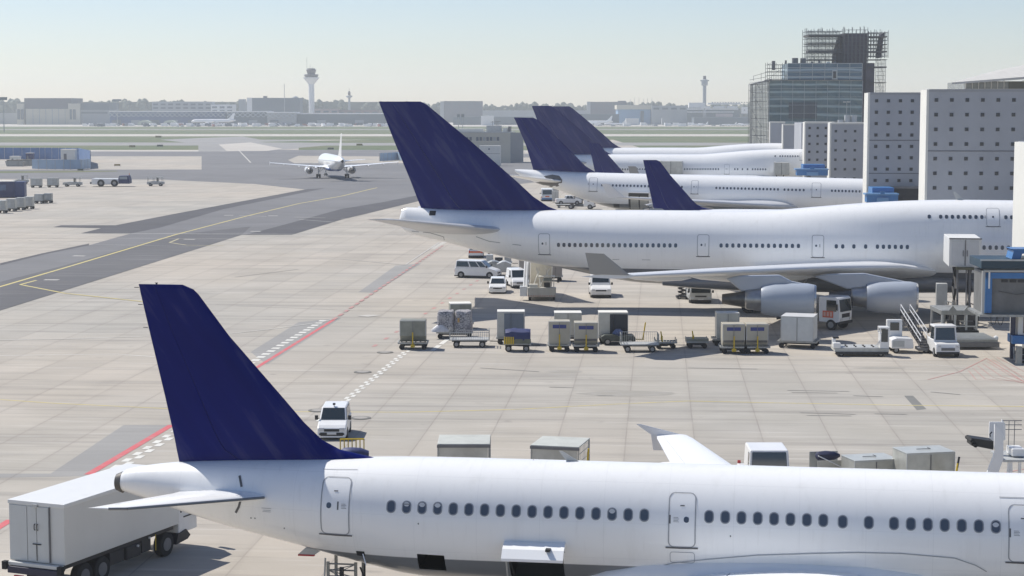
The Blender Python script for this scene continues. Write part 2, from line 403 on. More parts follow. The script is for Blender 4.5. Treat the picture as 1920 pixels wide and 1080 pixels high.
def door(h,root,a0,a1,z0,z1,sg=-1,fw=.06,port=.5,skinm=None,detail=1,r=.18):
    o=hull_patch(h,sg,a0+.03,a1-.03,z0+.03,z1-.03,.008).build('door',skinm or AWHITE,root,smooth=True)
    b=MB(); skin_strip(b,h,sg,rr_path(a0,a1,z0,z1,r),fw,.014); b.build('door_frame',FRM,o)
    b=MB(); skin_strip(b,h,sg,[(a0-.08,z0-.02),(a0+(a1-a0)/2,z0-.03),(a1+.08,z0-.02)],fw*1.5,.03); b.build('door_sill',SILL,o)
    if detail:
        put_window(h,o,a0+(a1-a0)*port,z0+(z1-z0)*.53,sg,.17,.2,.08,name='door_window')
        b=MB(); q=a0+(a1-a0)*(port+.32 if port<.5 else port-.62); zz=z0+(z1-z0)*.53; skin_strip(b,h,sg,[(q,zz-.12),(q,zz+.12)],.05,.016)
        if detail>1:
            for k in range(4): skin_strip(b,h,sg,[(q+.12,zz+.06-k*.045),(q+.27+.03*(k%2),zz+.06-k*.045)],.012,.015)
            skin_strip(b,h,sg,[(a0+(a1-a0)*.5-.06,z0+(z1-z0)*.78),(a0+(a1-a0)*.5+.06,z0+(z1-z0)*.78)],.04,.015)
        b.build('door_handle',SILL,o)
    return o
def engine(root,x0,x1,y,z,r,pyl,hot=True,mat_n=None,core=2.3,label=None):
    """x0 rear of the fan cowl, x1 intake; pyl = (x at the wing front, z of the wing)"""
    L=x1-x0; b=MB(); m=mat_n or NGREY
    b.lathe([(x0,r*.80),(x0+L*.06,r*.87),(x0+L*.25,r*.97),(x0+L*.55,r),(x0+L*.85,r*.97),(x0+L*.96,r*.90),(x1,r*.84),(x1-.05,r*.78),(x1-.3,r*.75),(x1-.9,r*.75)],(0,y,z),n=32)
    o=b.build('engine',m,root,smooth=True)
    if label: o['label']=label
    b=MB(); b.lathe([(x1-L*.035,r*.915),(x1+.01,r*.85),(x1-.05,r*.775),(x1-.25,r*.745)],(0,y,z),n=32); b.f=b.f[:-2]; b.m=b.m[:-2]; b.build('intake_lip',LIP,o,smooth=True)
    b=MB()
    for i in range(24):
        a=2*math.pi*i/24; c,s=math.cos(a),math.sin(a); c2,s2=math.cos(a+.2),math.sin(a+.2)
        b.add([(x1-.84,y+c*.3*r,z+s*.3*r),(x1-.84,y+c*.74*r,z+s*.74*r),(x1-.78,y+c2*.74*r,z+s2*.74*r),(x1-.78,y+c2*.3*r,z+s2*.3*r)],[(0,1,2,3)])
    b.lathe([(x1-.86,.3*r),(x1-.6,.22*r),(x1-.35,.02)],(0,y,z),n=16); b.build('fan',HOT,o,smooth=True)
    b=MB(); b.lathe([(x0+.35,r*.80),(x0-.02,r*.80),(x0-.02,r*.70),(x0+.35,r*.68)],(0,y,z),n=32); b.build('fan_duct',MID,o,smooth=True)
    b=MB(); b.lathe([(x0+.2,r*.68),(x0-core*.36,r*.58),(x0-core*.40,r*.52),(x0-core*.41,r*.50)],(0,y,z),n=28); b.build('core_cowl',mat('core_cowl_metal',(.38,.38,.38),.3,.7,var=.15),o,smooth=True)
    b=MB(); b.lathe([(x0-core*.38,r*.49),(x0-core*.95,r*.30),(x0-core,r*.28),(x0-core,r*.22),(x0-core*.6,r*.3)],(0,y,z),n=28); b.build('exhaust_nozzle',HOT,o,smooth=True)
    b=MB(); xa,za=pyl
    pts=[(x1-L*.22,z+r*.96),(x1-L*.45,z+r*1.10),(xa,za),(xa-3.2,za-.1),(xa-4.2,za-.35),(x0-core*.5,z+r*.45),(x0,z+r*.6)]
    n=len(pts); w=.22
    b.add([(px,y-w,pz) for px,pz in pts]+[(px,y+w,pz) for px,pz in pts],[tuple(range(n)),tuple(range(2*n-1,n-1,-1))]+[(i,i+n,(i+1)%n+n,(i+1)%n) for i in range(n)])
    b.build('pylon',m,o,bevel=.12)
    return o
def gear(root,x,y,z,n=2,r=.58,w=.4,rows=1,name='landing_gear'):
    b=MB(); b.cyl((x,y,r),(x,y,z),.13,n=10); b.cyl((x,y,z*.55),(x+1.1,y*.75,z),.07,n=8); b.cyl((x,y,z*.5),(x,y*.55,z),.06,n=8)
    for k in range(rows): b.cyl((x+(k-(rows-1)/2)*1.45,y-.6,r),(x+(k-(rows-1)/2)*1.45,y+.6,r),.09,n=8)
    if rows>1: b.cyl((x-.72,y,r),(x+.72,y,r),.12,n=8)
    o=b.build(name,LGREY,root,smooth=True)
    for k in range(rows):
        for i in range(n):
            yy=y+(i-(n-1)/2)*(w+.32); xx=x+(k-(rows-1)/2)*1.45
            b=MB(); b.cyl((xx,yy-w/2,r),(xx,yy+w/2,r),r,n=20); b.build('wheel',RUB,o,bevel=.07)
    return o
def airliner(name,label,group,loc,rz,P,pitch=0,near=False,det=1,cat='airliner'):
    root=thing(name,label,cat,loc,rz,group); root.rotation_euler=(0,pitch,rz)
    h=Hull(P['st'],P.get('lobe'),P.get('na',64)); SK=P['skin']
    xs=sorted(set([h.a0+(h.a1-h.a0)*i/P.get('nx',56) for i in range(P.get('nx',56)+1)]+[q[0] for q in P['st']]+[x for hh in P.get('holes',[]) for x in hh[:2]]))
    holes=P.get('holes',[]) if near else []
    def hole(k,i):
        for (a0,a1,z0,z1) in holes:
            if xs[k]>=a0-1e-4 and xs[k+1]<=a1+1e-4:
                p,q=h.pt((a0+a1)/2,2*math.pi*i/h.na),h.pt((a0+a1)/2,2*math.pi*(i+1)/h.na)
                if p[1]<0 and q[1]<0.01 and (p[2]+q[2])/2>z0 and (p[2]+q[2])/2<z1: return True
        return False
    b=MB(); b.loft([h.ring(a) for a in xs],hole=hole); b.build('fuselage',SK,root,smooth=True)
    for (a0,a1,z0,z1) in holes:       # the hold behind each open hatch
        b=MB(); b.box(a0-.15,a1+.15,-.85,1.2,z0-.02,z0); b.box(a0-.15,a0-.12,-1.0,1.2,z0,z1+.1); b.box(a1+.12,a1+.15,-1.0,1.2,z0,z1+.1); b.box(a0-.12,a1+.12,1.17,1.2,z0-.1,z1+.1); b.box(a0-.15,a1+.15,-1.6,1.2,z1+.1,z1+.13)
        b.build('cargo_hold',BLACK,root)
    # fin
    fs=lerp_secs(P['fin'],4); hg=P['hinge']
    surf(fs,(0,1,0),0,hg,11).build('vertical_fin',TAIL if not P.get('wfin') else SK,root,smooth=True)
    rs=fs
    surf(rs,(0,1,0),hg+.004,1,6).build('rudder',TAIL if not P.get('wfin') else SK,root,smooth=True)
    for sg in (-1,1):
        S=[((x,sg*y,z),(x2,sg*y2,z2),t) for (x,y,z),(x2,y2,z2),t in P['stab']]
        surf(S,(0,0,1),0,.74,10).build('horizontal_stabilizer',P.get('stabm',AWHITE),root,smooth=True)
        if near: b=MB(); b.tube([(p[0][0]+.0,p[0][1],p[0][2]-.01) for p in S[1:]],.045,8); b.build('leading_edge',mat('bare_leading_edge',(.20,.21,.22),.4,.6),root,smooth=True)
        surf(S[:],(0,0,1),.745,1,5).build('elevator',P.get('stabm',AWHITE),root,smooth=True)
    for sg in (-1,1):
        S=lerp_secs([((x,sg*y,z),(x2,sg*y2,z2),t) for (x,y,z),(x2,y2,z2),t in P['wing']],3)
        surf(S,(0,0,1),0,.13,7).build('slat',P.get('wingm',AWHITE),root,smooth=True); w=surf(S,(0,0,1),.135,.78,12).build('wing',P.get('wingm',AWHITE),root,smooth=True)
        surf(S,(0,0,1),.788,1,6).build('flap',P.get('wingm',AWHITE),root,smooth=True)
        for wl in P.get('winglet',[]):
            T=[((x,sg*y,z),(x2,sg*y2,z2),t) for (x,y,z),(x2,y2,z2),t in wl]
            surf(T,(0,1,0),0,1,9).build('winglet',P.get('wlm') or mat('winglet_pale_grey',(.68,.69,.71),.4),root,smooth=True)
        for (x0,x1,y,z,r) in P.get('canoe',[]):
            b=MB(); b.lathe([(x0,.02),(x0+(x1-x0)*.15,r*.6),(x0+(x1-x0)*.5,r),(x0+(x1-x0)*.85,r*.7),(x1,.03)],(0,sg*y,z),n=14); b.build('flap_fairing',P.get('wingm',AWHITE),root,smooth=True)
        for e in P['eng']:
            engine(root,e[0],e[1],sg*e[2],e[3],e[4],e[5],mat_n=P.get('engm'),core=e[6])
        for g in P['gear']: 
            if g[1]: gear(root,g[0],sg*g[1],g[2],*g[3:])
            elif sg==1: gear(root,g[0],0,g[2],*g[3:])
    f=P['fairing']   # belly fairing: rings (a, halfwidth, z top, z bottom)
    b=MB(); rg=[]
    for (a,w,zt,zb) in f:
        rg.append([(a,math.copysign(abs(math.cos(t))**.75,math.cos(t))*w,(zt+zb)/2+math.copysign(abs(math.sin(t))**.8,math.sin(t))*(zt-zb)/2) for t in [2*math.pi*i/36 for i in range(36)]])
    b.loft(rg); b.build('belly_fairing',P.get('fairm',AWHITE),root,smooth=True)
    if P.get('apu'):
        a,r,z=P['apu']; b=MB(); b.lathe([(a-.03,r*.75),(a-.03,r*1.06),(a+.08,r*1.25),(a+.20,r*1.42),(a+.22,r*1.2)],(0,0,z-.01),n=28); b.build('exhaust_ring',mat('tail_exhaust_metal',(.09,.085,.08),.45,.4),root,smooth=True)
        b=MB(); b.cyl((a-.03,0,z),(a+.05,0,z),r*.74,n=24); b.build('exhaust_opening',BLACK,root)
    for (a0,a1,z,n) in P['win']:
        for i in range(n):
            a=a0+(a1-a0)*i/max(1,n-1)
            zz=z[0]+(z[1]-z[0])*(i/max(1,n-1)) if isinstance(z,tuple) else z
            put_window(h,root,a,zz,-1,*P['wsz'],framed=near,shade=P.get('shades',{}).get(round(a,2),0) if near else 0)
    for d in P['doors']: door(h,root,d[0],d[1],d[2],d[3],-1,d[4] if len(d)>4 else .06,d[5] if len(d)>5 else .5,SK if False else AWHITE,det)
    return root,h

AX=.8
A321=dict(st=[(-14.1,5.32,4.82,.28),(-13.75,5.55,4.72,.42),(-12.9,5.72,4.46,.62),(-11.8,5.86,4.14,.86),(-9.9,6.0,3.64,1.2),(-7.5,6.12,3.10,1.54),(-5,6.21,2.52,1.82),(-3,6.27,2.16,1.93),(-.5,6.28,2.12,1.975),(0,6.28,2.12,1.975),(22,6.28,2.12,1.975),(25.5,6.2,2.14,1.93),(27.8,5.75,2.28,1.65),(29.3,5.0,2.65,1.15),(30.1,4.2,3.2,.55),(30.3,3.9,3.55,.25)],
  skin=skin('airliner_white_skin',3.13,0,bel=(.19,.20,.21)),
  holes=[(-2.98,-2.04,2.62,3.28),(.16,2.0,2.12,3.55)],
  fin=[((-4.2,0,6.10),(-11.84,0,5.85),.07),((-5.27,0,6.30),(-11.90,0,6.15),.08),((-6.04,0,6.46),(-11.93,0,6.3),.085),((-6.67,0,6.78),(-12.0,0,6.7),.09),((-7.31,0,7.38),(-12.14,0,7.35),.095),((-8.01,0,8.18),(-12.32,0,8.18),.095),((-9.96,0,10.36),(-12.82,0,10.36),.095),((-11.04,0,11.79),(-13.14,0,11.79),.095),((-11.22,0,11.96),(-13.18,0,12.0),.08),((-11.61,0,12.12),(-13.21,0,12.12),.05)],
  hinge=.69,rud0=6.3,
  stab=[((-7.9,1.0,4.95),(-11.5,.75,4.98),.10),((-8.35,1.45,5.0),(-11.6,1.45,5.03),.10),((-11.55,6.0,5.48),(-12.7,6.0,5.48),.09),((-12.1,6.2,5.5),(-12.8,6.2,5.5),.05)],
  wing=[((13.3,1.2,2.75),(6.2,1.2,2.95),.14),((11.4,3.6,2.98),(6.1,3.6,3.05),.12),((10.0,6.4,3.25),(6.0,6.4,3.28),.115),((5.3,16.4,4.25),(3.75,16.4,4.22),.10),((5.0,16.9,4.3),(3.7,16.9,4.27),.08)],
  winglet=[[((3.0,16.93,4.74),(2.8,16.93,4.74),.05),((4.9,16.92,4.3),(3.45,16.92,4.3),.05),((4.0,16.93,3.62),(3.55,16.93,3.62),.05)]],
  canoe=[(4.3,7.9,4.7,2.85,.3),(4.2,7.6,9.2,3.25,.26),(3.8,6.6,13.2,3.7,.2)],
  eng=[(11.6,15.2,5.75,2.0,1.12,(11.2,3.1),1.9)],engm=mat('small_nacelle_white',(.72,.73,.74),.3,coat=.3),
  gear=[(7.7,3.8,2.9,2,.58,.4),(24.5,0,2.5,2,.38,.22)],
  fairing=[(2.6,1.2,2.75,2.3),(3.4,1.75,3.1,2.05),(4.6,2.02,3.42,1.95),(6.5,2.22,3.62,1.9),(9,2.3,3.70,1.88),(12,2.26,3.66,1.9),(13.6,2.10,3.45,1.95),(14.6,1.9,3.1,2.05),(15.2,1.3,2.7,2.2)],
  apu=(-14.12,.27,5.08),wsz=(.25,.37,.115),
  win=[(-3.84,4.69,4.9,17),(6.81,10.5,4.92,8),(11.12,11.12,4.9,1),(11.95,11.95,4.9,1),(12.75,15.95,4.9,7),(18.4,23.2,4.9,10)],
  shades={round(-3.84+8.53*i/16,2):k for i,k in ((1,1),(2,1),(3,1),(14,1))}|{15.95:2,12.75:0},
  doors=[(-6.30,-5.30,3.86,5.72,.035,.28),(5.50,6.37,3.9,5.6,.035,.66),(16.36,17.25,3.8,5.55,.035,.66)])
def shift(P,**kw): Q=dict(P); Q.update(kw); return Q
B747=dict(st=[(-10.6,8.0,7.72,.16),(-10.35,8.95,7.2,.35),(-9.9,9.12,6.85,.6),(-8.5,9.10,6.42,1.0),(-7,9.0,6.12,1.3),(-3,8.95,5.13,2.05),(.75,8.98,4.33,2.6),(5.5,9.0,3.5,3.02),(9.4,9.02,2.75,3.2),(12,9.05,2.42,3.25),(16,9.05,2.3,3.25),(46,8.95,2.3,3.25),(51,8.8,2.35,3.1),(55,8.2,2.7,2.5),(57.5,7.2,3.4,1.7),(59,6,4.2,.8),(59.4,5.4,4.8,.3)],
  lobe=[(20.5,8.6,2.5),(24.5,9.15,2.55),(28.4,9.55,2.6),(32,9.86,2.65),(36,10.1,2.7),(40.3,10.2,2.7),(47,10.15,2.7),(51,9.9,2.5),(54,9.0,2.0),(56,7.8,1.4),(59,6,.8)],
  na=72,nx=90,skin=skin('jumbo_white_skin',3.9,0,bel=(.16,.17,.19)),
  fin=[((4.6,0,8.86),(-8.45,0,8.9),.05),((3.37,0,9.30),(-8.6,0,9.25),.07),((1.98,0,10.2),(-8.98,0,10.2),.09),((.5,0,11.55),(-9.5,0,11.55),.095),((-3.98,0,15.4),(-11.1,0,15.4),.095),((-7.97,0,18.64),(-12.38,0,18.64),.095),((-8.55,0,18.92),(-12.48,0,18.92),.05)],
  hinge=.70,rud0=9.2,
  stab=[((0,1.6,7.2),(-8.6,1.2,7.0),.10),((-1.2,2.8,7.35),(-8.8,2.8,7.3),.10),((-8.6,10.8,8.6),(-11.0,10.8,8.6),.09),((-9.2,11.1,8.65),(-11.1,11.1,8.65),.05)],
  wing=[((39.2,2.0,3.85),(22.5,2.2,3.5),.075),((35.2,5.2,4.5),(21.9,5.2,3.9),.10),((29.0,11.7,4.95),(20.0,11.7,4.5),.10),((21.9,21.2,5.4),(15.4,21.2,5.15),.10),((13.9,31.3,5.8),(9.9,31.3,5.7),.09)],
  winglet=[[((13.6,31.3,5.85),(10.6,31.3,5.9),.07),((11.7,32.0,7.5),(10.3,32.0,7.55),.07)]],
  canoe=[(17.2,23.8,17.0,4.55,.42),(19.8,27.5,9.0,3.95,.5),(12.6,17.8,24.0,5.05,.33)],
  eng=[(31.8,36.0,11.7,2.55,1.38,(31.6,4.55),3.1),(23.2,27.5,21.2,3.15,1.38,(24.6,5.15),3.1)],
  gear=[(22.5,1.9,3.2,2,.62,.45,2),(26,5.5,3.6,2,.62,.45,2),(50.5,0,3,2,.6,.4)],
  fairing=[(14,1.5,3.0,2.2),(17,2.7,3.5,2.0),(21,3.0,3.75,1.85),(30,3.1,3.85,1.85),(37,3.08,3.85,1.9),(41,2.9,3.6,1.95),(44,2.0,3.0,2.2)],
  fairm=None,wingm=None,stabm=None,
  wsz=(.28,.38,.12),
  win=[(4.69,15.28,(6.0,6.08),22),(19.32,26.13,(6.12,6.15),14),(29.44,30.0,6.15,2),(30.97,30.97,6.16,1),(31.99,31.99,6.16,1),(33.01,35.59,6.16,6),(42.16,44.75,6.19,6),(37.48,37.48,8.8,1),(38.46,41.99,8.8,8),(44.04,44.53,8.8,2)],
  doors=[(2.85,3.88,5.09,6.98,.05,.35),(17.22,18.24,5.14,7.05,.05,.35),(27.33,28.34,5.16,7.1,.05,.35),(42.4,43.5,8.0,9.55,.04,.5)])
B747['fairm']=B747['skin']; B747['wlm']=mat('winglet_mid_grey',(.27,.275,.28),.45); B747['wingm']=mat('jumbo_wing_light_grey',(.70,.71,.72),.35,coat=.2); B747['stabm']=AGREY
A340=dict(st=[(.3,8.62,8.3,.16),(1.1,8.66,7.7,.5),(2.5,8.64,7.08,.95),(4.1,8.6,6.55,1.35),(8.2,8.5,5.25,2.1),(11.5,8.45,4.15,2.55),(14.2,8.42,3.4,2.75),(17,8.42,2.9,2.82),(50,8.42,2.8,2.82),(56,8.3,2.85,2.75),(59.5,7.3,3.2,2.2),(62,5.9,3.9,1.2),(62.8,5.1,4.6,.4)],
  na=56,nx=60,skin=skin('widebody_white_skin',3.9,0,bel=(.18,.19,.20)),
  fin=[((12.9,0,8.3),(3.2,0,8.4),.06),((11.0,0,9.4),(2.95,0,9.2),.08),((8.1,0,12.26),(1.95,0,12.26),.09),((3.81,0,16.1),(.2,0,16.1),.09),((3.0,0,16.48),(-.02,0,16.48),.05)],
  hinge=.7,rud0=9.1,
  stab=[((8.2,1.4,7.0),(3.2,1.1,7.0),.10),((1.6,9.4,8.1),(-.2,9.4,8.1),.09)],
  wing=[((43,2.3,4.0),(29,2.3,4.2),.13),((38.0,8.4,4.5),(28.2,8.4,4.6),.11),((20,29.3,6.2),(17.2,29.3,6.2),.09)],
  winglet=[[((19.8,29.4,6.2),(17.5,29.4,6.2),.07),((17.6,29.8,8.0),(16.5,29.8,8.0),.07)]],
  canoe=[(24.5,31,10,4.0,.4),(21.5,26.5,18,4.7,.32)],
  eng=[(30.4,35.2,9.4,3.0,1.32,(33,4.4),2.0),(23.6,28.2,19.3,3.8,1.3,(26,5.1),2.0)],
  gear=[(28,5.3,3.4,2,.65,.42,2),(53,0,3.2,2,.5,.35)],
  fairing=[(20,1.6,3.6,2.5),(24,3.0,4.5,2.2),(34,3.15,4.7,2.1),(42,3.0,4.5,2.2),(46,1.8,3.7,2.5)],
  wsz=(.27,.37,.12),
  win=[(13.9,20.85,6.66,14),(22.3,25.8,6.66,7),(30.9,39.95,6.64,18),(40.9,43.7,6.63,6),(47.8,51.8,6.63,9)],
  doors=[(11.95,13.15,5.72,7.7,.06,.5),(27.2,28.2,5.7,7.65,.06,.4),(44.9,46.2,5.63,7.7,.06,.5)])
A340['fairm']=A340['skin']; A340['wingm']=AGREY; A340['stabm']=AWHITE
TH=R(8.5)
def axis_pt(Y0,th,a): return (a*math.cos(th),Y0-a*math.sin(th),0)
near,hn=airliner('airliner','large white narrow-body airliner in the foreground with a plain navy tail fin','airliners parked nose-in at the pier',axis_pt(63,R(8.7),0),-R(8.7),A321,near=True,det=2)
jumbo,hj=airliner('airliner','white four-engined jumbo with navy tail in mid apron, catering box at its side','airliners parked nose-in at the pier',axis_pt(172,TH,0),-TH,B747)
wide,hw=airliner('airliner','white wide-body airliner with grey patch round its tailplane root, parked directly beyond the near jumbo','airliners parked nose-in at the pier',Vector(axis_pt(284,TH,0))+Vector((0,0,.5)),-TH,A340,pitch=R(1.0))
def lean(P,**kw):
    return shift(P,**kw)
airliner('airliner','white far jumbo with visible windows and a grey loading box at its flank','airliners parked nose-in at the pier',axis_pt(388,TH,16.6),-TH,lean(B747,na=48,nx=50))
airliner('airliner','farthest white jumbo, only its roof and navy fin edge showing behind the other far jumbo','airliners parked nose-in at the pier',axis_pt(455,TH,22.5),-TH,lean(B747,na=40,nx=44,win=[]))
airliner('airliner','small airliner hidden by the near jumbo, navy fin rising before the wide-body','airliners parked nose-in at the pier',axis_pt(228,TH,29.2),-TH,lean(A321,na=40,nx=40,holes=[]))
airliner('airliner','small airliner of which a narrow navy fin shows between wide-body and far jumbo','airliners parked nose-in at the pier',axis_pt(340,TH,27.2),-TH,lean(A321,na=36,nx=36,holes=[],win=[]))
# ------------------------------------------------------------------ ground
g0=ground_mat('apron_concrete',(.44,.395,.335),(.39,.37,.33),streak=.24)
b=MB(); b.add([(-2600,-60,0),(2600,-60,0),(2600,3900,0),(-2600,3900,0)],[(0,1,2,3)]); tag(b.build('ground',g0),kind='structure')
ASPH=ground_mat('asphalt',(.185,.185,.19),(.155,.155,.162),slabs=False,streak=.10)
ASPD=ground_mat('asphalt_dark',(.095,.095,.102),(.08,.08,.088),slabs=False,streak=.07)
ASPL=ground_mat('asphalt_light',(.29,.285,.275),(.26,.255,.25),slabs=False,streak=.10)
LCON=ground_mat('light_concrete',(.50,.47,.42),(.46,.43,.39),slabs=False,streak=.08)
PATCH=ground_mat('grey_repair_concrete',(.31,.305,.29),(.29,.285,.275),slabs=True,streak=.08)
def grass_mat():
    m=ground_mat('grass_blades',(.085,.12,.05),(.135,.14,.07),slabs=False,streak=.06); return m
GRASS=grass_mat()
def zone(name,pp,z,m,step=None):
    return pts_sheet(name,[G(*p) for p in pp],z,m)
# far field: grass with runway and shoulders running across the view
Z=.004
zone('grass_field',[(-900,303),(-900,237.5),(2800,237.5),(2800,279),(1210,280),(1150,262),(378,262),(372,283),(180,283),(60,284)],Z,GRASS)
zone('runway',[(-900,251.5),(-900,255.5),(2800,255.5),(2800,251.5)],Z+.004,LCON)
zone('runway_shoulder',[(-900,242.2),(-900,243.6),(2800,243.6),(2800,242.2)],Z+.004,ASPL)
zone('far_apron',[(-900,228.2),(-900,237.5),(2800,235),(2800,228.2)],Z+.002,LCON)
zone('taxiway',[(-900,267.5),(-900,272.8),(2800,272.8),(2800,270.2),(1000,267)],Z+.005,ASPL)
zone('taxiway',[(-900,281.5),(-900,285),(420,285),(2800,285),(2800,281.8),(1000,281)],Z+.006,LCON)
zone('taxiway',[(300,262),(372,259),(455,256),(490,262),(570,262),(640,268),(700,268),(640,274),(520,281),(372,285),(372,270)],Z+.007,ASPL)
zone('grass_field',[(484,266),(700,262),(1000,262),(1000,268),(640,268),(500,267)],Z+.009,GRASS)
zone('grass_field',[(560,277),(610,273),(760,272.8),(1000,273),(1000,282),(700,281.5),(560,281)],Z+.009,GRASS)
# asphalt manoeuvring area in the middle distance
zone('taxiway',[(-400,290),(170,284),(420,284),(520,281),(700,281),(1060,290),(1060,296),(560,292),(540,300),(552,306),(700,306),(1040,306),(1020,340),(780,367),(713,380),(640,408),(580,380),(577,356),(477,345),(307,337),(150,336),(-400,334),(-400,318),(378,318),(378,293),(-400,293)],Z+.011,ASPH)
zone('taxiway',[(0,497),(80,478),(160,461),(167,460),(245,438),(333,402),(577,355),(700,340),(780,367),(713,380),(640,412),(547,440.5),(453,440.5),(390,460.5),(0,582.5),(-300,680),(-300,570)],Z+.014,ASPH)
zone('taxiway_edge',[(100,426),(115,422.5),(217,422.5),(333,400),(577,354.5),(610,353),(420,392),(300,427),(245,438),(152,437.5),(190,428)],Z+.017,ASPD)
zone('taxiway_edge',[(713,380),(780,367),(800,364),(790,376),(640,412),(547,440.5),(460,440.5),(520,425),(640,392)],Z+.017,ASPD)
zone('taxiway_edge',[(-300,672),(0,578),(0,582),(-300,682)],Z+.017,ASPD)
zone('taxiway_edge',[(0,529),(120,498),(330,440),(470,425),(453,440.5),(390,460.5),(200,520),(0,582.5)],Z+.017,ground_mat('asphalt_mid',(.125,.125,.13),(.105,.105,.112),slabs=False,streak=.12))
zone('taxiway_edge',[(0,494),(80,475),(167,457),(167,460),(80,478),(0,498)],Z+.020,ASPD)
zone('taxiway',[(410,271),(470,267),(530,279),(500,283),(425,283)],Z+.020,LCON)
zone('grass_strip',[(-300,327.5),(-300,322.5),(120,320.5),(220,320.2),(220,321.6),(120,323.5)],Z+.020,GRASS)
zone('repair_patch',[(232,797),(322,797),(160,893),(-70,897),(-70,888),(95,888)],Z,PATCH)
zone('repair_patch',[(560,604),(640,596),(500,684),(470,660)],Z,PATCH)
zone('repair_patch',[(672,548),(742,498),(790,494),(700,549)],Z,PATCH)
zone('repair_patch',[(1695,742),(1712,742),(1737,767),(1719,769)],Z,ground_mat('old_patch',(.2,.2,.19),(.19,.19,.18),slabs=False))
# painted lines
def paint(name,col,wear=.5):
    m=bpy.data.materials.new(name); m.use_nodes=True; t=m.node_tree; b=t.nodes['Principled BSDF']; b.inputs['Roughness'].default_value=.7
    g=t.nodes.new('ShaderNodeNewGeometry').outputs['Position']; n=noise_(t,g,.9,6,.7)
    t.links.new(mix_(t,rng_(t,n,.48,.66,0,wear),col,(.34,.32,.29)),b.inputs['Base Color']); return m
PW=paint('white_line_paint',(.66,.65,.60)); PWF=paint('faded_white_paint',(.50,.48,.44),.8); PY=paint('yellow_line_paint',(.60,.50,.16),.6); PYF=paint('faded_yellow_paint',(.50,.44,.24),.7); PR=paint('red_line_paint',(.55,.10,.11),.5); PRF=paint('faded_red_paint',(.46,.22,.20),.8)
LZ=[.006]
def line(name,pp,w,m,dash=None):
    P=[G(*p) for p in pp]; b=MB(); LZ[0]+=.0002; z=LZ[0]+(.022 if P[0].y>145 else 0)
    # resample
    seg=[]; 
    for a,c in zip(P,P[1:]):
        L=(c-a).length; d=(c-a)/L; k=max(1,int(L/ (dash[0]+dash[1]))) if dash else 1
        for i in range(k):
            if dash: s=a+d*(i*(dash[0]+dash[1])); e=s+d*dash[0]
            else: s,e=a,c
            seg.append((s,e,d))
    for s,e,d in seg:
        n=Vector((-d.y,d.x,0))*w/2; x=Vector((0,0,z)); b.add([s+n+x,s-n+x,e-n+x,e+n+x],[(0,1,2,3)])
    o=b.build(name,m); tag(o,kind='structure'); return o
line('yellow_marking',[(-60,554),(0,538),(140,497),(330,440),(460,406),(560,382),(640,368),(707,352)],.35,PY)
line('yellow_marking',[(68,526),(38,534),(120,550),(270,566)],.3,PY)
line('yellow_marking',[(335,448),(318,455),(350,460),(420,461)],.3,PYF)
line('yellow_marking',[(-20,748),(100,756),(310,766),(560,772),(760,773),(960,768),(1150,758),(1290,752),(1480,756),(1700,760),(2000,763)],.15,PY)
line('yellow_marking',[(447,281),(470,305)],.5,PWF)
line('white_marking',[(-20,638),(120,636),(280,631),(440,625),(520,616),(600,605),(625,599)],.14,PW)
line('white_marking',[(-20,667),(120,665),(220,664),(290,669)],.14,PW)
line('white_marking',[(10,651),(285,647)],.12,PWF,dash=(2.2,1.6))
line('white_marking',[(700,411),(500,406),(420,403)],.3,PWF,dash=(6,3))
line('white_marking',[(60,438),(330,438.5),(560,439.5),(760,441)],.3,PW)
line('white_marking',[(0,447),(250,447),(600,448)],.2,PWF)
line('white_marking',[(560,411.5),(640,418)],.25,PWF)
line('white_marking',[(760,660),(1000,663),(1300,665),(1480,668),(1640,674),(1810,690)],.12,PWF)
line('white_marking',[(560,484),(640,486),(760,497),(823,455)],.2,PWF)
line('white_marking',[(440,573),(560,578),(700,583),(900,584)],.12,PWF)
line('white_marking',[(100,457),(380,463),(640,470)],.12,PWF)
line('white_marking',[(1560,575),(1660,590),(1780,630)],.12,PWF)
for a,c,px in (((137,480),(190,481),1),((83,525),(140,525.5),1),((503,405),(545,404.5),1),((345,449),(385,449.5),1),((420,404),(460,403.5),1),((470,434),(500,434.5),1)):
    line('stand_number_marking',[a,c],.9,PWF,dash=(1.6,.5))
# red line and the two chequered edges beside it
line('red_marking',[(-200,1105),(-20,1000)],.55,PR)
line('red_marking',[(-20,1000),(20,975)],.4,PR)
line('red_marking',[(165,890),(322,797)],.42,PR)
line('red_marking',[(480,690),(625,600)],.32,PR)
line('red_marking',[(625,600),(833,459)],.32,PRF,dash=(1.8,1.3))
line('red_marking',[(700,650),(905,520)],.3,PRF,dash=(1.2,3.4))
line('red_marking',[(1740,712),(1800,697)],.1,PRF); line('red_marking',[(1800,697),(1850,672),(1990,760)],.09,PRF)
for i in range(7): line('red_marking',[(1815+i*9,694-i*4),(1830+i*16,712-i*2),(1990,716+i*8)],.05,PRF)
line('red_marking',[(1840,895),(1930,878)],.1,PRF)
def checks(name,a,c,w,rows,m,off=0,size=.9,gap=.9):
    A,C=G(*a),G(*c); L=(C-A).length; d=(C-A)/L; n=Vector((d.y,-d.x,0)); b=MB(); LZ[0]+=.0002; z=Vector((0,0,LZ[0]))
    for r in range(rows):
        k=0
        while k*(size+gap)<L:
            s=A+d*(k*(size+gap)+(r%2)*size)+n*(off+r*w); e=s+d*size
            b.add([s+z,e+z,e+n*w+z,s+n*w+z],[(0,1,2,3)]); k+=1
    o=b.build(name,m); tag(o,kind='structure')
checks('chequered_marking',(486,683),(622,601),.6,1,PW,off=-1.05,size=.85,gap=.85)
checks('chequered_marking',(180,891),(322,806),.38,2,PW,off=.12,size=.9,gap=.9)
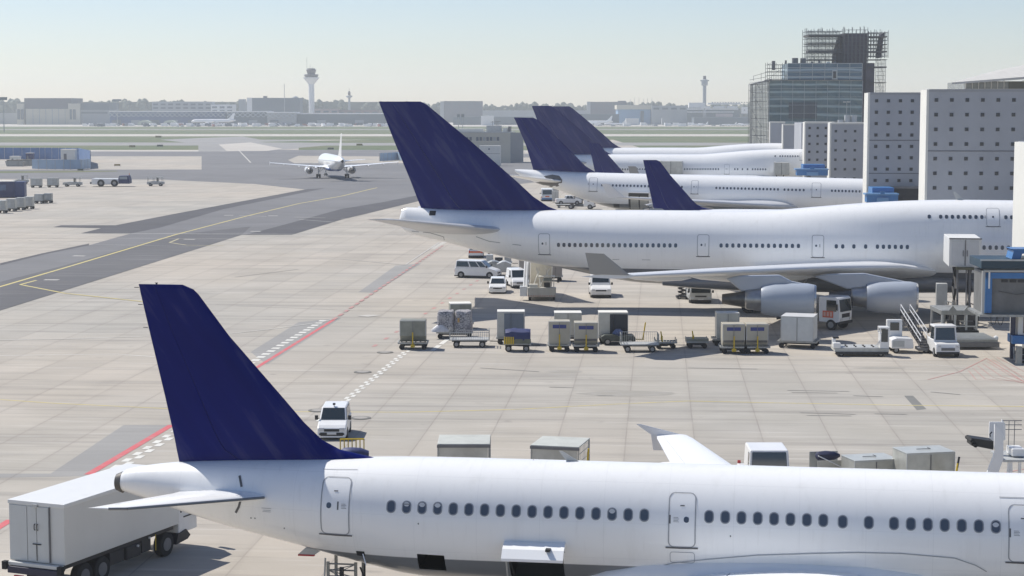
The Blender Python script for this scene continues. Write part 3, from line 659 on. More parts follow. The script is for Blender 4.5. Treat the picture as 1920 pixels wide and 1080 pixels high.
checks('chequered_marking',(592,790),(752,662),.26,2,PW,off=0,size=.85,gap=.85)
checks('chequered_marking',(805,658),(828,641),.4,1,PW,off=0,size=3.4,gap=.6)
checks('chequered_marking',(818,466),(838,455),.7,1,PW,off=-.8,size=.9,gap=.9)
pts_sheet('white_marking',[G(x,y) for x,y in ((670,593),(690,590.5),(715,592),(690,594.5))],.03,PWF)
for k,(x,y) in enumerate([(676,784),(1068,0),(597,770),(680,698),(722,661)]):
    if y<10: continue
    p=G(x,y); b=MB(); b.cyl((p.x,p.y,.005),(p.x,p.y,.03+k*.001),.62,n=28); o=b.build('manhole_cover',mat('manhole_ring',(.16,.155,.14),.7,var=.2)); 
    b=MB(); b.cyl((0,0,.0),(0,0,.012),.42,n=24); q=b.build('lid',mat('manhole_lid',(.33,.31,.28),.7,var=.2)); q.parent=o; q.location=(p.x,p.y,.03+k*.001)
    tag(o,['round drain cover beside the compact van','','flat drain cover left of the compact van','drain cover between the two chequered lines','drain cover at the upper end of the chequered line','drain cover in the middle of the open concrete'][k],'drain cover','drain covers in the apron')
TM=paint('tyre_smear',(.24,.23,.21),1.0)
for pp in ([(1476,732),(1592,734)],[(1484,736),(1570,737)],[(1500,774),(1604,777)],[(1512,779),(1596,780)],[(1600,742),(1655,744)],[(1640,776),(1700,777)],[(1030,726),(1074,727)],[(1120,352+390),(1120+30,742)],[(440,520),(560,505)],[(1290,690),(1420,692)],[(900,690),(1010,697)],[(1745,735),(1800,740)]):
    line('tyre_marking',pp,.16,TM)
for cx_,cy_,rx_,ry_ in ((1178,738,3.0,1.2),(1060,697,1.2,.6),(1345,655,1.6,.6),(1650,690,1.8,.5)):
    c_=G(cx_,cy_); pts_sheet('oil_stain',[Vector((c_.x+math.cos(a*.5236)*rx_*(1+.15*math.sin(a*2.3)),c_.y+math.sin(a*.5236)*ry_,0)) for a in range(12)],.0045,paint('oil_stain_brown_%d'%cx_,(.31,.29,.25),.9))
# ------------------------------------------------------------------ pier walls
def rot_box(b,x0,x1,y0,y1,z0,z1): b.box(x0,x1,y0,y1,z0,z1)
WPANE=mat('small_square_window',(.03,.033,.04),.25,spec=.6)
def pier_wall(px,Y,pxr,ztop,T,cols,rows,wx0,wdx,wz0,wdz,label,zb=0,joints=()):
    """px: lit left corner at depth Y; wall runs right to pxr"""
    x0=D(px,Y); Lw=D(pxr,Y)-x0
    root=thing('pier_wall',label,'wall',(x0,Y,0),-GA)
    b=MB(); b.box(.18,Lw,0,T,zb,ztop-.25); b.build('wall',CONC,root)
    b=MB(); b.box(-.10,.18,-.04,T+.1,zb,ztop); b.build('painted_lit_edge',CONC2,root)  # paler edge slab: the sunlit tone of the left face is put in
    b=MB(); b.box(.18,Lw,-.06,T+.1,ztop-.25,ztop+.05); b.build('coping',CONC2 if Y>300 else mat('coping_grey',(.3,.31,.33),.7),root)
    for z in joints: MB().box(.18,Lw,-.03,-.005,z-.06,z+.06).build('panel_joint',mat('panel_joint_grey',(.14,.145,.16),.8),root)
    hw=.215*(1 if Y<300 else 1.1)
    for r in range(rows):
        for c in range(cols):
            x=wx0+c*wdx; z=wz0-r*wdz
            f=MB().box(x-hw,x+hw,-.05,.02,z-hw,z+hw).build('window',mat('window_reveal_grey',(.055,.06,.075),.7),root)
            MB().box(x-hw+.05,x+hw-.05,-.062,-.04,z-hw+.05,z+hw-.05).build('pane',WPANE,f)
    return root
s1=F/226; s2=F/255; s3=F/352; s4=F/372
pier_wall(1735,226,1990,ZY(168,226),5.2,8,8,(1751.5-1735)/s1,28.4/s1,ZY(187.5,226),27.3/s1,'tall grey concrete wall with rows of square windows and white edge, far right',joints=(ZY(283,226),))
pier_wall(1625.5,255,1730,ZY(174,255),4.6,4,9,(1640-1625.5)/s2,22/s2,ZY(189,255),21.2/s2,'tall grey concrete wall with square windows, second from the right, blue bridge at its foot',joints=(ZY(263,255),ZY(325,255)))
pier_wall(1555,352,1622,ZY(230,352),4.5,3,6,(1565-1555)/s3,17.8/s3,ZY(246,352),17.7/s3,'low grey concrete wall with three columns of windows, touching the tall wall')
pier_wall(1507.5,372,1562,ZY(229,372),4.5,3,6,(1516-1507.5)/s4,15/s4,ZY(240,372),14.8/s4,'low grey concrete wall with windows that hides a jumbo nose')
pier_wall(1466.5,440,1510,ZY(233,440),3,0,0,0,1,0,1,'blank low grey wall in front of the far jumbo nose')
pier_wall(1442,470,1470,ZY(228.5,470),3,0,0,0,1,0,1,'blank grey wall farthest left, below the netted scaffold')
# white corner wall at the right edge
s0=F/142
pier_wall(1926,142,2300,ZY(268,142),5.0,6,5,40/s0,46/s0,ZY(290,142),44/s0,'white-edged wall corner at the right edge of the picture beside the jumbo nose')
# dark recess at the foot of the second tall wall
p=thing('gate_recess','dark gate opening at the foot of the second tall wall','gate',(D(1668,254),253.4,0),-GA)
MB().box(0,3.9,0,.5,0,ZY(353.5,253.4)).build('opening',mat('gate_shadow',(.03,.032,.036),.7),p); MB().box(-.2,4.1,-.1,.0,ZY(353.5,253.4),ZY(353.5,253.4)+.3).build('lintel',MID,p)
# terminal roof behind
YT=300; s=F/YT
r=thing('terminal_hall','pale metal roof and glazed band of the hall above the right-hand wall','building',(D(1785,YT),YT,0),-GA)
zA,zB=ZY(154,YT),ZY(112,YT)
def rp(px,py,Y,dz=0): return (D(px,Y)-D(1785,YT),Y-YT,ZY(py,Y)+dz)
b=MB(); b.add([rp(1780,154.6,300),rp(1960,141,292),rp(1960,110,318),rp(1850,131.5,316),rp(1780,154.6,300,-.3),rp(1960,141,292,-.4),rp(1960,110,318,-.4),rp(1850,131.5,316,-.4)],[(0,1,2,3),(7,6,5,4),(0,4,5,1),(1,5,6,2),(2,6,7,3),(3,7,4,0)])
b.build('roof',mat('hall_roof_metal',(.50,.49,.46),.7,0,var=.1,vscale=.3,stretch=(6,.3,1)),r)
for i in range(0): MB().cyl((1.2+i*2.6,-.3-i*.8,zA+.15),(2.0+i*2.4,3+i*1.3,zA+.8+i*.42),.05,n=5).build('roof_seam',MID,r)
MB().box(1.9,26,1.2,20,5,zA+.15).build('glazing',mat('hall_glazing',(.22,.24,.25),.15,spec=.7,var=.3,vscale=.8),r)
for i in range(20):
    if i in (7,8): continue
    MB().box(1.9+i*1.0,2.02+i*1.0,1.05,1.2,ZY(172,YT),zA+.3).build('mullion',mat('mullion_white',(.6,.6,.58),.5),r)
MB().box(8.7,11.2,1.0,1.19,ZY(170,YT),zA+.05).build('glazed_door',mat('hall_dark_pane',(.08,.085,.07),.2),r)
MB().box(1.7,26,.95,1.2,ZY(168,YT),ZY(166.5,YT)).build('sill',CONC2,r)
# ------------------------------------------------------------------ scaffolded building and tower
YS=485; s=F/YS
def netmat(name,a,bc,c):
    m=bpy.data.materials.new(name); m.use_nodes=True; t=m.node_tree; b=t.nodes['Principled BSDF']; b.inputs['Roughness'].default_value=.35
    tc=t.nodes.new('ShaderNodeTexCoord').outputs['Object']
    w=t.nodes.new('ShaderNodeTexWave'); w.wave_type='BANDS'; w.bands_direction='Z'; w.inputs['Scale'].default_value=.16; w.inputs['Distortion'].default_value=5; w.inputs['Detail'].default_value=4; w.inputs['Detail Scale'].default_value=.5
    t.links.new(map_(t,tc,(.25,.25,1)),w.inputs['Vector'])
    n=noise_(t,map_(t,tc,(.3,.3,1)),.4,5)
    k=mix_(t,rng_(t,n,.35,.65),a,bc); k=mix_(t,rng_(t,w.outputs['Fac'],.72,.98,0,.75),k,c)
    t.links.new(k,b.inputs['Base Color']); return m
NET=netmat('green_scaffold_netting',(.075,.125,.14),(.13,.19,.205),(.36,.46,.47))
NET2=netmat('pale_scaffold_netting',(.24,.26,.25),(.32,.34,.32),(.5,.52,.5))
NET3=netmat('upper_glass_cladding',(.065,.12,.165),(.11,.18,.235),(.40,.50,.56))
NET4=mat('brown_tower_netting',(.105,.10,.125),.7,var=.35,vscale=.25)
SCAF=mat('scaffold_tube',(.13,.135,.145),.5,.3); SCAFD=mat('scaffold_board',(.12,.115,.11),.7,var=.3)
WTUBE=mat('white_frame_tube',(.42,.46,.47),.5)
def X(px): return D(px,YS)
def Zs(py): return ZY(py,YS)
r=thing('netted_building','building wrapped in green scaffold netting with a glazed upper storey','building',(X(1440),YS,0),-R(2))
wid=X(1612)-X(1440); zt=Zs(151)
# main block with slightly billowing netting
b=MB(); nx,nz=40,26; g=[]
for j in range(nz+1):
    for i in range(nx+1):
        g.append((wid*i/nx,-.25*abs(math.sin(i*math.pi/nx*7))-.12*math.sin(j*1.7+i*.6),4+(zt-4)*j/nz))
b.add(g,[(j*(nx+1)+i,j*(nx+1)+i+1,(j+1)*(nx+1)+i+1,(j+1)*(nx+1)+i) for j in range(nz) for i in range(nx)]); b.build('netting',NET,r,smooth=True)
MB().box(0.3,wid-.3,.4,52,0,zt-.3).build('wall',mat('raw_building_shell',(.10,.11,.115),.8,var=.3,vscale=.2),r)
MB().box(5,12.2,-.42,-.36,Zs(222),Zs(192)).build('grey_sheet',mat('grey_tarpaulin',(.085,.10,.115),.6,var=.15,vscale=.4),r)
b=MB()
for i in range(9): b.cyl((wid*i/8,-.5,2),(wid*i/8,-.5,zt),.05,n=5)
for j in range(15): 
    z=zt-2.0*j*1.05; b.cyl((0,-.5,z),(wid,-.5,z),.045,n=5)
b.build('scaffold_frame',WTUBE,r)
x0,x1=X(1473)-X(1440),X(1611)-X(1440); zu=Zs(119)
MB().box(x0,x1,-.2,14,zt,zu).build('upper_cladding',NET3,r)
b=MB()
for i in range(7): b.cyl((x0+(x1-x0)*i/6,-.35,zt),(x0+(x1-x0)*i/6,-.35,zu),.08,n=5)
for j in range(5): z=zt+(zu-zt)*j/4; b.cyl((x0,-.35,z),(x1,-.35,z),.09,n=5)
b.build('cladding_frame',WTUBE,r)
xd=X(1560)-X(1440); MB().box(xd-.65,xd+.65,-.45,-.3,Zs(149),Zs(131)).build('door',WTUBE,r); MB().box(xd-.4,xd+.4,-.5,-.44,Zs(147),Zs(134)).build('door_pane',WPANE,r)
MB().box(-1.2,wid,-.7,2,zt,zt+.15).build('platform',SCAFD,r)
# left scaffold face, receding
b=MB(); n=9; dep=52
lx=lambda y:-3.9*0-y*.0
b.box(-.25,-.05,0,dep,3,zt-.2); b.build('side_netting',NET2,r)
b=MB()
for i in range(14):
    y=i*4; 
    b.cyl((-.6,y,2),(-.6,y,zt+(0 if i<9 else -.3)),.06,n=5)
for j in range(15):
    z=zt-2.1*j; b.cyl((-.6,0,z),(-.6,dep,z),.055,n=5)
b.build('side_scaffold_frame',SCAF,r)
# free-standing corner scaffold left of it
rr=thing('scaffold_tower','thin open scaffold tower at the left end of the netted building','scaffold',(X(1407),YS-1,0),-R(2))
b=MB(); w_=X(1436)-X(1407); zz=Zs(158)
for xx in (0,w_*.3,w_*.65):
    for yy in (0,3.5): b.cyl((xx,yy,0),(xx,yy,zz),.07,n=5)
nl=int(zz/2.2)
for j in range(nl+1):
    z=zz-j*2.2
    for yy in (0,3.5): b.cyl((0,yy,z),(w_*.95,yy,z),.05,n=5)
    if j%2: b.cyl((0,0,z),(w_*.3,0,z-2.2),.045,n=5)
    else: b.cyl((w_*.3,0,z),(w_*.65,0,z-2.2),.045,n=5)
b.build('scaffold_frame',SCAF,rr)
b=MB(); b.add([(-.6,-.5,zz),(w_+1,-.5,zz+1.3),(w_+1,4,zz+1.3),(-.6,4,zz),(-.6,-.5,zz-.15),(w_+1,-.5,zz+.9),(w_+1,4,zz+.9),(-.6,4,zz-.15)],[(0,1,2,3),(7,6,5,4),(0,4,5,1),(1,5,6,2),(2,6,7,3),(3,7,4,0)]); b.build('cover_roof',MID,rr)
for j in range(2,nl,3): MB().box(0,w_*.65,.2,3.2,zz-j*2.2,zz-j*2.2+.08).build('platform',SCAFD,rr)
# small roof scaffolds
for (px0,px1,py0,py1,lab) in ((1438,1470,117,149,'low open scaffold standing on the roof left of the glazed storey'),):
    q=thing('roof_scaffold',lab,'scaffold',(X(px0),YS+2,zt),0); b=MB(); ww=X(px1)-X(px0); hh=Zs(py0)-zt
    for i in range(5):
        for yy in (0,4): b.cyl((ww*i/4,yy,0),(ww*i/4,yy,hh*(1-.12*(i%2))),.055,n=5)
    for j in range(5):
        for yy in (0,4): b.cyl((0,yy,hh*j/5+.4),(ww,yy,hh*j/5+.4),.045,n=5)
        b.cyl((ww*(j%4)/4,0,hh*j/5+.4),(ww*((j%4)+1)/4,0,hh*min(j+1,5)/5),.04,n=5)
    b.build('scaffold_frame',SCAF,q); MB().box(0,ww,0,4,hh*.4+.4,hh*.4+.5).build('platform',SCAFD,q)
    MB().box(ww*.3,ww*.48,1,2,hh*.6,hh*1.1).build('hoist',MID,q)
    b=MB(); b.cyl((-1.5,1,0),(-1.5,1,2.0),.05,n=5); b.cyl((-3.5,1,0),(-3.5,1,1.2),.05,n=5); b.cyl((-3.5,1,1.2),(0,1,2.2),.05,n=5); b.cyl((-4.5,1,.2),(0,1,1.0),.05,n=5); b.build('guard_rail',SCAF,q)
# rooftop plant
q=thing('roof_plant','dark cylindrical tanks and ducts on the glazed storey roof','rooftop plant',(X(1500),YS+4,zu),0)
for i,(dx,w_,h_) in enumerate(((-1.2,1.6,1.5),(.9,1.5,1.45),(-3.6,.5,.9),(3.2,.7,.6),(5.2,.6,.8),(7.4,1.1,.5),(9.2,.6,.6))):
    MB().cyl((dx,0,0),(dx,0,h_),w_*.5,n=14).build('tank',MID if i!=5 else CONC2,q)
# scaffold round the tower
q=thing('scaffolded_tower','dark tower core enclosed by tall open scaffolding','tower',(X(1510),YS+16,0),0)
YS2=YS+16; sx=lambda px:D(px,YS2)-X(1510)
TX0,TX1=sx(1510),sx(1660); TZ=ZY(54,YS2); B1,B2=sx(1578),sx(1622)
MB().box(B1,B2,1,9,0,ZY(62,YS2)).build('core',NET4,q)
b=MB(); b.prism([(B1-2.0,ZY(128,YS2)),(B1-1.7,ZY(96,YS2)),(B1-.3,ZY(66,YS2)),(B1,ZY(66,YS2)),(B1,0),(B1-1.2,0)],2,8,'y'); b.build('core_shoulder',mat('core_shoulder_net',(.12,.115,.12),.7,var=.3,vscale=.3),q)
rnd=random.Random(3)
def scaf(x0,x1,ys,z0,z1,nx,lift,name,ragged=True):
    b=MB()
    for yy in ys:
        for i in range(nx+1):
            x=x0+(x1-x0)*i/nx; b.cyl((x,yy,z0),(x,yy,z1+(rnd.uniform(-.9,.5) if ragged else 0)),.075,n=4)
        z=z1-.6
        while z>z0:
            b.cyl((x0,yy,z),(x1,yy,z),.05,n=4); b.cyl((x0,yy,z-1),(x1,yy,z-1),.038,n=4); z-=lift
        for k in range(nx):
            z=z1-rnd.randint(0,3)*lift-.6
            while z-lift>z0: b.cyl((x0+(x1-x0)*k/nx,yy,z),(x0+(x1-x0)*(k+1)/nx,yy,z-lift),.035,n=4); z-=lift*rnd.randint(2,4)
    z=z1-.6
    while z>z0:
        for i in range(nx+1):
            x=x0+(x1-x0)*i/nx; b.cyl((x,ys[0],z),(x,ys[-1],z),.045,n=4)
        z-=lift
    return b.build(name,SCAF,q)
scaf(TX0,B1-.3,(0,1.6,5,9),ZY(120,YS2),TZ,10,1.9,'scaffold_frame')
scaf(B1,B2,(-.6,.4),ZY(120,YS2),TZ+.3,6,2.05,'scaffold_frame')
scaf(B2+.2,TX1-.0,(0,1.6,5,9),ZY(108,YS2),TZ-.4,7,2.05,'scaffold_frame')
scaf(B2+3.0,TX1-.2,(2,4),ZY(200,YS2),ZY(108,YS2),3,2.05,'scaffold_frame')
for k,py in enumerate((68,82,98,112)):
    MB().box(TX0+.2,B1-.5,0,9 if k!=2 else 4,ZY(py,YS2),ZY(py,YS2)+(.5 if k in (0,2) else .12)).build('platform',SCAFD,q)
for k,py in enumerate((70,84,98,112,127,155)):
    MB().box(B2+(.2 if k<5 else .5),TX1-.3,0,7,ZY(py,YS2),ZY(py,YS2)+(.35 if k in (0,2,4) else .12)).build('platform',SCAFD,q)
MB().box(B2-.4,B2+2.0,.5,6,ZY(200,YS2),ZY(118,YS2)).build('stair_shaft',NET4,q)
b=MB(); b.prism([(B2+3.0,ZY(108,YS2)),(B2+3.8,ZY(64,YS2)),(B2+4.8,ZY(60,YS2)),(B2+3.9,ZY(108,YS2))],2,5,'y'); b.build('inclined_strut',NET4,q)
# lamp post and roof drums on the low roof
pt=thing('lamp_post','double-headed lamp post in front of the netted building','lamp post',(X(1577),YS-6,0),0)
MB().cyl((0,0,0),(0,0,Zs(193)),.09,.06,n=8).build('pole',LGREY,pt)
for sgn in (-1,1): MB().box(sgn*.5-.4,sgn*.5+.4,-.15,.15,Zs(192),Zs(192)+.18).build('lamp_head',CONC2,pt)
# low roof block behind the small walls
r=thing('low_annex','flat-roofed grey annex behind the small window walls','building',(D(1505,380),383,0),-GA)
MB().box(0,13,0,20,0,ZY(231,380)).build('wall',CONC,r)
for k in range(3): MB().cyl((8.2+k*1.35,3,ZY(231,380)),(8.2+k*1.35,3,ZY(231-(6,15,15)[k],380)),.62,n=14).build('roof_drum',LGREY,r)
# ------------------------------------------------------------------ distant side of the airfield
HZ=[]
def far_block(name,label,px0,px1,pyt,pyb,Y,m,depth=30,cat='building',group=None):
    x0,x1=D(px0,Y),D(px1,Y); r=thing(name,label,cat,(x0,Y,0),0,group)
    MB().box(0,x1-x0,0,depth,0 if pyb is None else ZY(pyb,Y),ZY(pyt,Y)).build('wall',m,r); return r
def fx(px,px0,Y): return D(px,Y)-D(px0,Y)
FCREAM=mat('far_cream_cladding',(.60,.56,.46),.7,var=.08,vscale=.05); FDK=mat('far_violet_grey_cladding',(.13,.125,.15),.7,var=.1,vscale=.05)
FGR=mat('far_slate_cladding',(.12,.15,.18),.7,var=.1,vscale=.05); FLG=mat('far_light_grey_cladding',(.36,.38,.39),.7,var=.08,vscale=.05)
FBL=mat('far_blue_cladding',(.04,.09,.24),.6,var=.15,vscale=.05); FWH=mat('far_white_cladding',(.75,.75,.74),.6,var=.05,vscale=.05)
FWIN=mat('far_window_band',(.10,.12,.15),.3); FLB=mat('far_pale_blue_cladding',(.22,.36,.52),.6,var=.1,vscale=.05)
Y=2250
def fz(py,Y=2250): return ZY(py,Y)
# hangar on the left
r=far_block('hangar','big far hangar with a dark fascia over cream doors, far left','38,'.isdigit() or 50,138,184,None,Y,FDK,60)
MB().box(fx(53,50,Y),fx(135,50,Y),-1.5,-.1,0,fz(204)).build('hangar_door',FCREAM,r)
for k in range(6): MB().box(fx(66+k*12,50,Y),fx(66.8+k*12,50,Y),-2,-1.55,0,fz(204)).build('door_rail',FLG,r)
MB().box(fx(37,50,Y),fx(50,50,Y)-.1,-3,40,0,fz(194.5)).build('side_tower',FCREAM,r)
MB().box(fx(133,50,Y),fx(155,50,Y),-4,40,0,fz(194)).build('side_tower',FCREAM,r)
for a,c in ((38,43),(45,50),(136,140),(142,147)): MB().box(fx(a,50,Y),fx(c,50,Y),-4.6,-4.05,fz(224),fz(205)).build('window',FWIN,r)
r=far_block('hangar_annex','long slate and grey shed joined to the right of the far hangar',155,209,193,None,Y,FLG,50)
MB().box(-.3,fx(209,155,Y)+.3,-.6,50.5,fz(206),fz(192.6)).build('upper_cladding',FGR,r); MB().box(1,fx(205,155,Y),-.7,-.2,fz(213),fz(210)).build('window',FWIN,r)
# long blue hall with white roof edge and white lattice
def blue_hall(px0,px1,pyt,label,m,lat=True,Y=2180,pyb=226):
    r=far_block('cargo_hall',label,px0,px1,pyt,None,Y,m,40)
    w=fx(px1,px0,Y); MB().box(-.5,w+.5,-1.2,41,ZY(pyt,Y),ZY(pyt,Y)+1.2).build('roof_edge',FWH,r)
    if lat:
        b=MB(); n=int(w/5.5); zt,zl=ZY(pyt+1,Y),ZY(pyt+9,Y)
        for i in range(n):
            xa=w*i/n; xb=w*(i+1)/n; b.cyl((xa,-1,zt),(xb,-1,zl),.5,n=4); b.cyl((xb,-1,zt),(xa,-1,zl),.5,n=4)
        b.build('lattice_truss',mat('pale_lattice',(.42,.46,.5),.6),r)
    for k in range(int(w/22)): MB().box(3+k*22,13+k*22,-1.5,-.1,0,ZY(pyb-1,Y)).build('dock_door',FLG if k%2 else FWIN,r)
    return r
blue_hall(209,425,210,'long far blue cargo hall with white lattice, the leftmost stretch',FBL)
blue_hall(428,506,210.5,'far slate cargo hall with white lattice left of the control tower',FGR,Y=2170)
blue_hall(503,556,212,'short far cargo hall densely covered with pale lattice below the control tower',FLG,Y=2160)
blue_hall(556,735,214,'dark blue-grey far hall without lattice right of the control tower',FGR,lat=False,Y=2175)
# office rows behind
def rows_block(name,label,px0,px1,pyt,Y,m,nr,wm=FWIN,depth=25,roofm=None):
    r=far_block(name,label,px0,px1,pyt,None,Y,m,depth); w=fx(px1,px0,Y); H=ZY(pyt,Y)
    for k in range(nr):
        z1=H-2.5-k*4.6; n=max(3,int(w/9))
        for i in range(n): MB().box(w*(i+.18)/n,w*(i+.82)/n,-.4,.05,z1-2.2,z1).build('window',wm,r)
    if roofm: MB().box(-.5,w+.5,-.8,depth+.5,H,H+.8).build('roof',roofm,r)
    return r
rows_block('office_block','far pale office block with three rows of windows behind the blue hall',288,400,190.5,2420,FLG,3)
rows_block('office_block','low white far office range next to the pale office block',398,440,196,2410,FWH,2)
far_block('stair_tower','narrow grey far block left of the dark slab building',450,460,186,None,2400,FLG,20)
r=far_block('slab_building','large dark far slab building with a bright end wall left of the control tower',466,563,183.5,None,2350,FGR,40)
MB().box(-.4,fx(475,466,2350),-.8,-.05,0,ZY(183.2,2350)).build('end_wall',FWH,r); MB().box(20,24,2,10,ZY(183.5,2350),ZY(180,2350)).build('roof_hut',FDK,r)
r=far_block('domed_block','small far building with a round dome behind the slab building',548,561,186,None,2450,FGR,20)
MB().lathe([(0,4.6),(2,4.2),(3.6,2.6),(4.3,.3)],(fx(554.5,548,2450),8,ZY(186,2450)),'z',14).build('dome',FLG,r,smooth=True)
rows_block('office_block','low pinkish far building right at the foot of the control tower',590,636,204,2300,mat('far_pink_render',(.42,.33,.30),.8),1)
rows_block('office_block','low brownish far building below the small second tower',634,712,206,2310,mat('far_brown_render',(.27,.20,.19),.8),1)
# masts
def mast(px,pyt,Y,label,r=.5,arms=0,group='tall masts on the far side'):
    t=thing('mast',label,'mast',(D(px,Y),Y,0),0,group); h=ZY(pyt,Y); MB().cyl((0,0,0),(0,0,h),r,r*.6,n=6).build('pole',FLG,t)
    if arms: MB().box(-arms,arms,-.6,.6,h-2.4,h).build('lamp_rack',FGR,t)
    return t
mast(535.5,157,2300,'thin tall mast in front of the dark slab building')
mast(11,182,1500,'floodlight mast at the left edge of the picture',.45,3.0); mast(223,186,2100,'floodlight mast right of the far hangar',.6,5)
for k,px in enumerate((1181,1189,1197,1205,1213,1221)): mast(px,(186,182,183,185,184,183)[k],2500,'thin mast in the row above the pale blue far hangar',.35)
for px in (1079,1088,860,868): mast(px,214,1500,'thin floodlight mast among the parked vans beyond the runway',.3,1.2,'floodlight masts beyond the runway')
# control towers
def ctower(px,Y,label,shaft,prof,cab,m=FWH,ant=()):
    r=thing('control_tower',label,'control tower',(D(px,Y),Y,0),0)
    MB().cyl((0,0,0),(0,0,prof[0][0]),shaft,n=20).build('shaft',m,r,smooth=True)
    MB().lathe(prof,(0,0,0),'z',20).build('flare',m,r,smooth=True)
    MB().lathe(cab,(0,0,0),'z',12).build('cab',mat('tower_cab_glass',(.10,.08,.09),.3),r)
    z=cab[-1][0]; MB().cyl((0,0,z),(0,0,z+.8),cab[-1][1]*1.05,n=12).build('roof',FDK,r)
    for dx,h in ant: MB().cyl((dx,0,z),(dx,0,z+h),.18,n=5).build('antenna',FDK,r)
    return r
Yt=2300; q=lambda py:ZY(py,Yt); u=Yt/F
ctower(586,Yt,'tall white control tower with a wide flared head, left of centre',5.3*u,[(q(158),5.4*u),(q(148),13.5*u),(q(146),15*u),(q(145),15*u)],[(q(145.5),11*u),(q(141),13.5*u),(q(139.5),13*u),(q(139),7*u),(q(131),9.5*u),(q(129.5),7*u)],ant=((-8*u,14),(-2*u,6),(3*u,3)))
Yt=2500; q=lambda py:ZY(py,Yt); u=Yt/F
ctower(656.5,Yt,'small distant tower with a disc near its top, right of the white control tower',2.0*u,[(q(184),2.2*u),(q(181.5),6*u),(q(180),6*u),(q(179),3*u)],[(q(179),2.2*u),(q(174),2.6*u),(q(172),1.6*u)],m=FLG,ant=((0,5),))
Yt=2300; q=lambda py:ZY(py,Yt); u=Yt/F
r=ctower(1319,Yt,'slim distant tower with a crossbar head above the white terminal range',3.3*u,[(q(161),3.4*u),(q(158),6*u),(q(150),6*u),(q(149),3.5*u)],[(q(149.5),3.2*u),(q(145),2.8*u),(q(143.5),2.8*u)],m=FLG)
MB().box(-8*u,8*u,-1.2,1.2,q(152),q(150.2)).build('crossbar',FGR,r); MB().box(-6*u,6*u,-1.2,1.2,q(160),q(158.8)).build('crossbar',FGR,r)
# centre and right background
rows_block('office_block','far grey-violet block above the big fin of the near jumbo',833,905,189.5,2600,FDK,2)
far_block('office_block','narrow pale far block left of the grey-violet block',826,834,190,None,2600,FLG,20)
far_block('warehouse','low hazy far warehouse behind the two-storey airfield building',850,1000,219,None,2200,FGR,30)
far_block('warehouse','white low far shed between the navy fins',902,926,217,None,2150,FWH,12)
far_block('warehouse','tall hazy far block behind the three navy fins',905,1100,207,None,2500,FLG,30)
far_block('warehouse','dark low far shed right of the rear jumbo fin',1084,1160,214,None,2150,FGR,30)
r=rows_block('office_block','square far block with a flat roof left of the pale blue hangar',1103,1174,191,2500,FDK,2); MB().box(-2,2.5,-1,10,0,ZY(191,2500)+.4).build('end_wall',FLG,r)
MB().box(fx(1158,1103,2500),fx(1173,1103,2500),2,10,ZY(191,2500),ZY(189,2500)).build('roof_hut',FDK,r)
Y=2250; r=far_block('hangar','pale blue far hangar with a cream roof band and masts above it',1158,1219,204,None,Y,FLB,50)
MB().box(-1.4,fx(1221,1158,Y),-1.5,50,fz(205),fz(197)).build('fascia',FCREAM,r); MB().box(fx(1200,1158,Y),fx(1206,1158,Y),-1,-.05,0,fz(208)).build('hangar_door',FGR,r)
far_block('kiosk_block','small white far building at the foot of the pale blue hangar',1173,1197,222,None,2180,FWH,10)
r=rows_block('office_block','grey-lilac far block between pale blue hangar and white terminal',1221,1287,198,2240,FLG,1)
far_block('kiosk_block','small pale far cabin in front of the grey-lilac block',1240,1257,222,None,2180,FLG,10)
r=far_block('terminal_range','layered white far terminal range below the slim tower',1286,1385,203,None,2300,FGR,40)
for k,(a,c,t,bt) in enumerate(((1286,1382,203,206),(1286,1374,209,211),(1290,1320,192.5,202),(1312,1330,199,203),(1336,1356,199,203),(1360,1380,199,203),(1326,1386,193,196))):
    MB().box(fx(a,1286,2300),fx(c,1286,2300),-2-k*.3,12,ZY(bt,2300),ZY(t,2300)).build('white_storey',FWH,r)
MB().box(fx(1340,1286,2300),fx(1372,1286,2300),-2,-.2,ZY(219,2300),ZY(213,2300)).build('shop_band',mat('far_pinkish_band',(.5,.42,.42),.7),r)
for k in range(14): MB().box(fx(1334+k*5,1286,2300),fx(1336+k*5,1286,2300),6,8,ZY(193,2300),ZY(191,2300)).build('roof_unit',FGR,r)
r=thing('billboard','white square board with a small dark mark, right of the far terminal','billboard',(D(1388.5,2200),2200,0),0)
MB().box(0,fx(1400,1388.5,2200),0,1,ZY(213,2200),ZY(200.5,2200)).build('board',FWH,r); MB().box(fx(1393.5,1388.5,2200),fx(1395,1388.5,2200),-.3,-.05,ZY(207.5,2200),ZY(205.5,2200)).build('mark',FDK,r)
for k in (.5,6.5): MB().cyl((k,.5,0),(k,.5,ZY(213,2200)),.3,n=6).build('post',FGR,r)
far_block('warehouse','dark blue-grey far range right of the terminal range',1300,1470,220,None,2200,FGR,30)
far_block('warehouse','hazy far block at the left edge behind the floodlight mast',-60,37,212,None,2300,FLG,30)
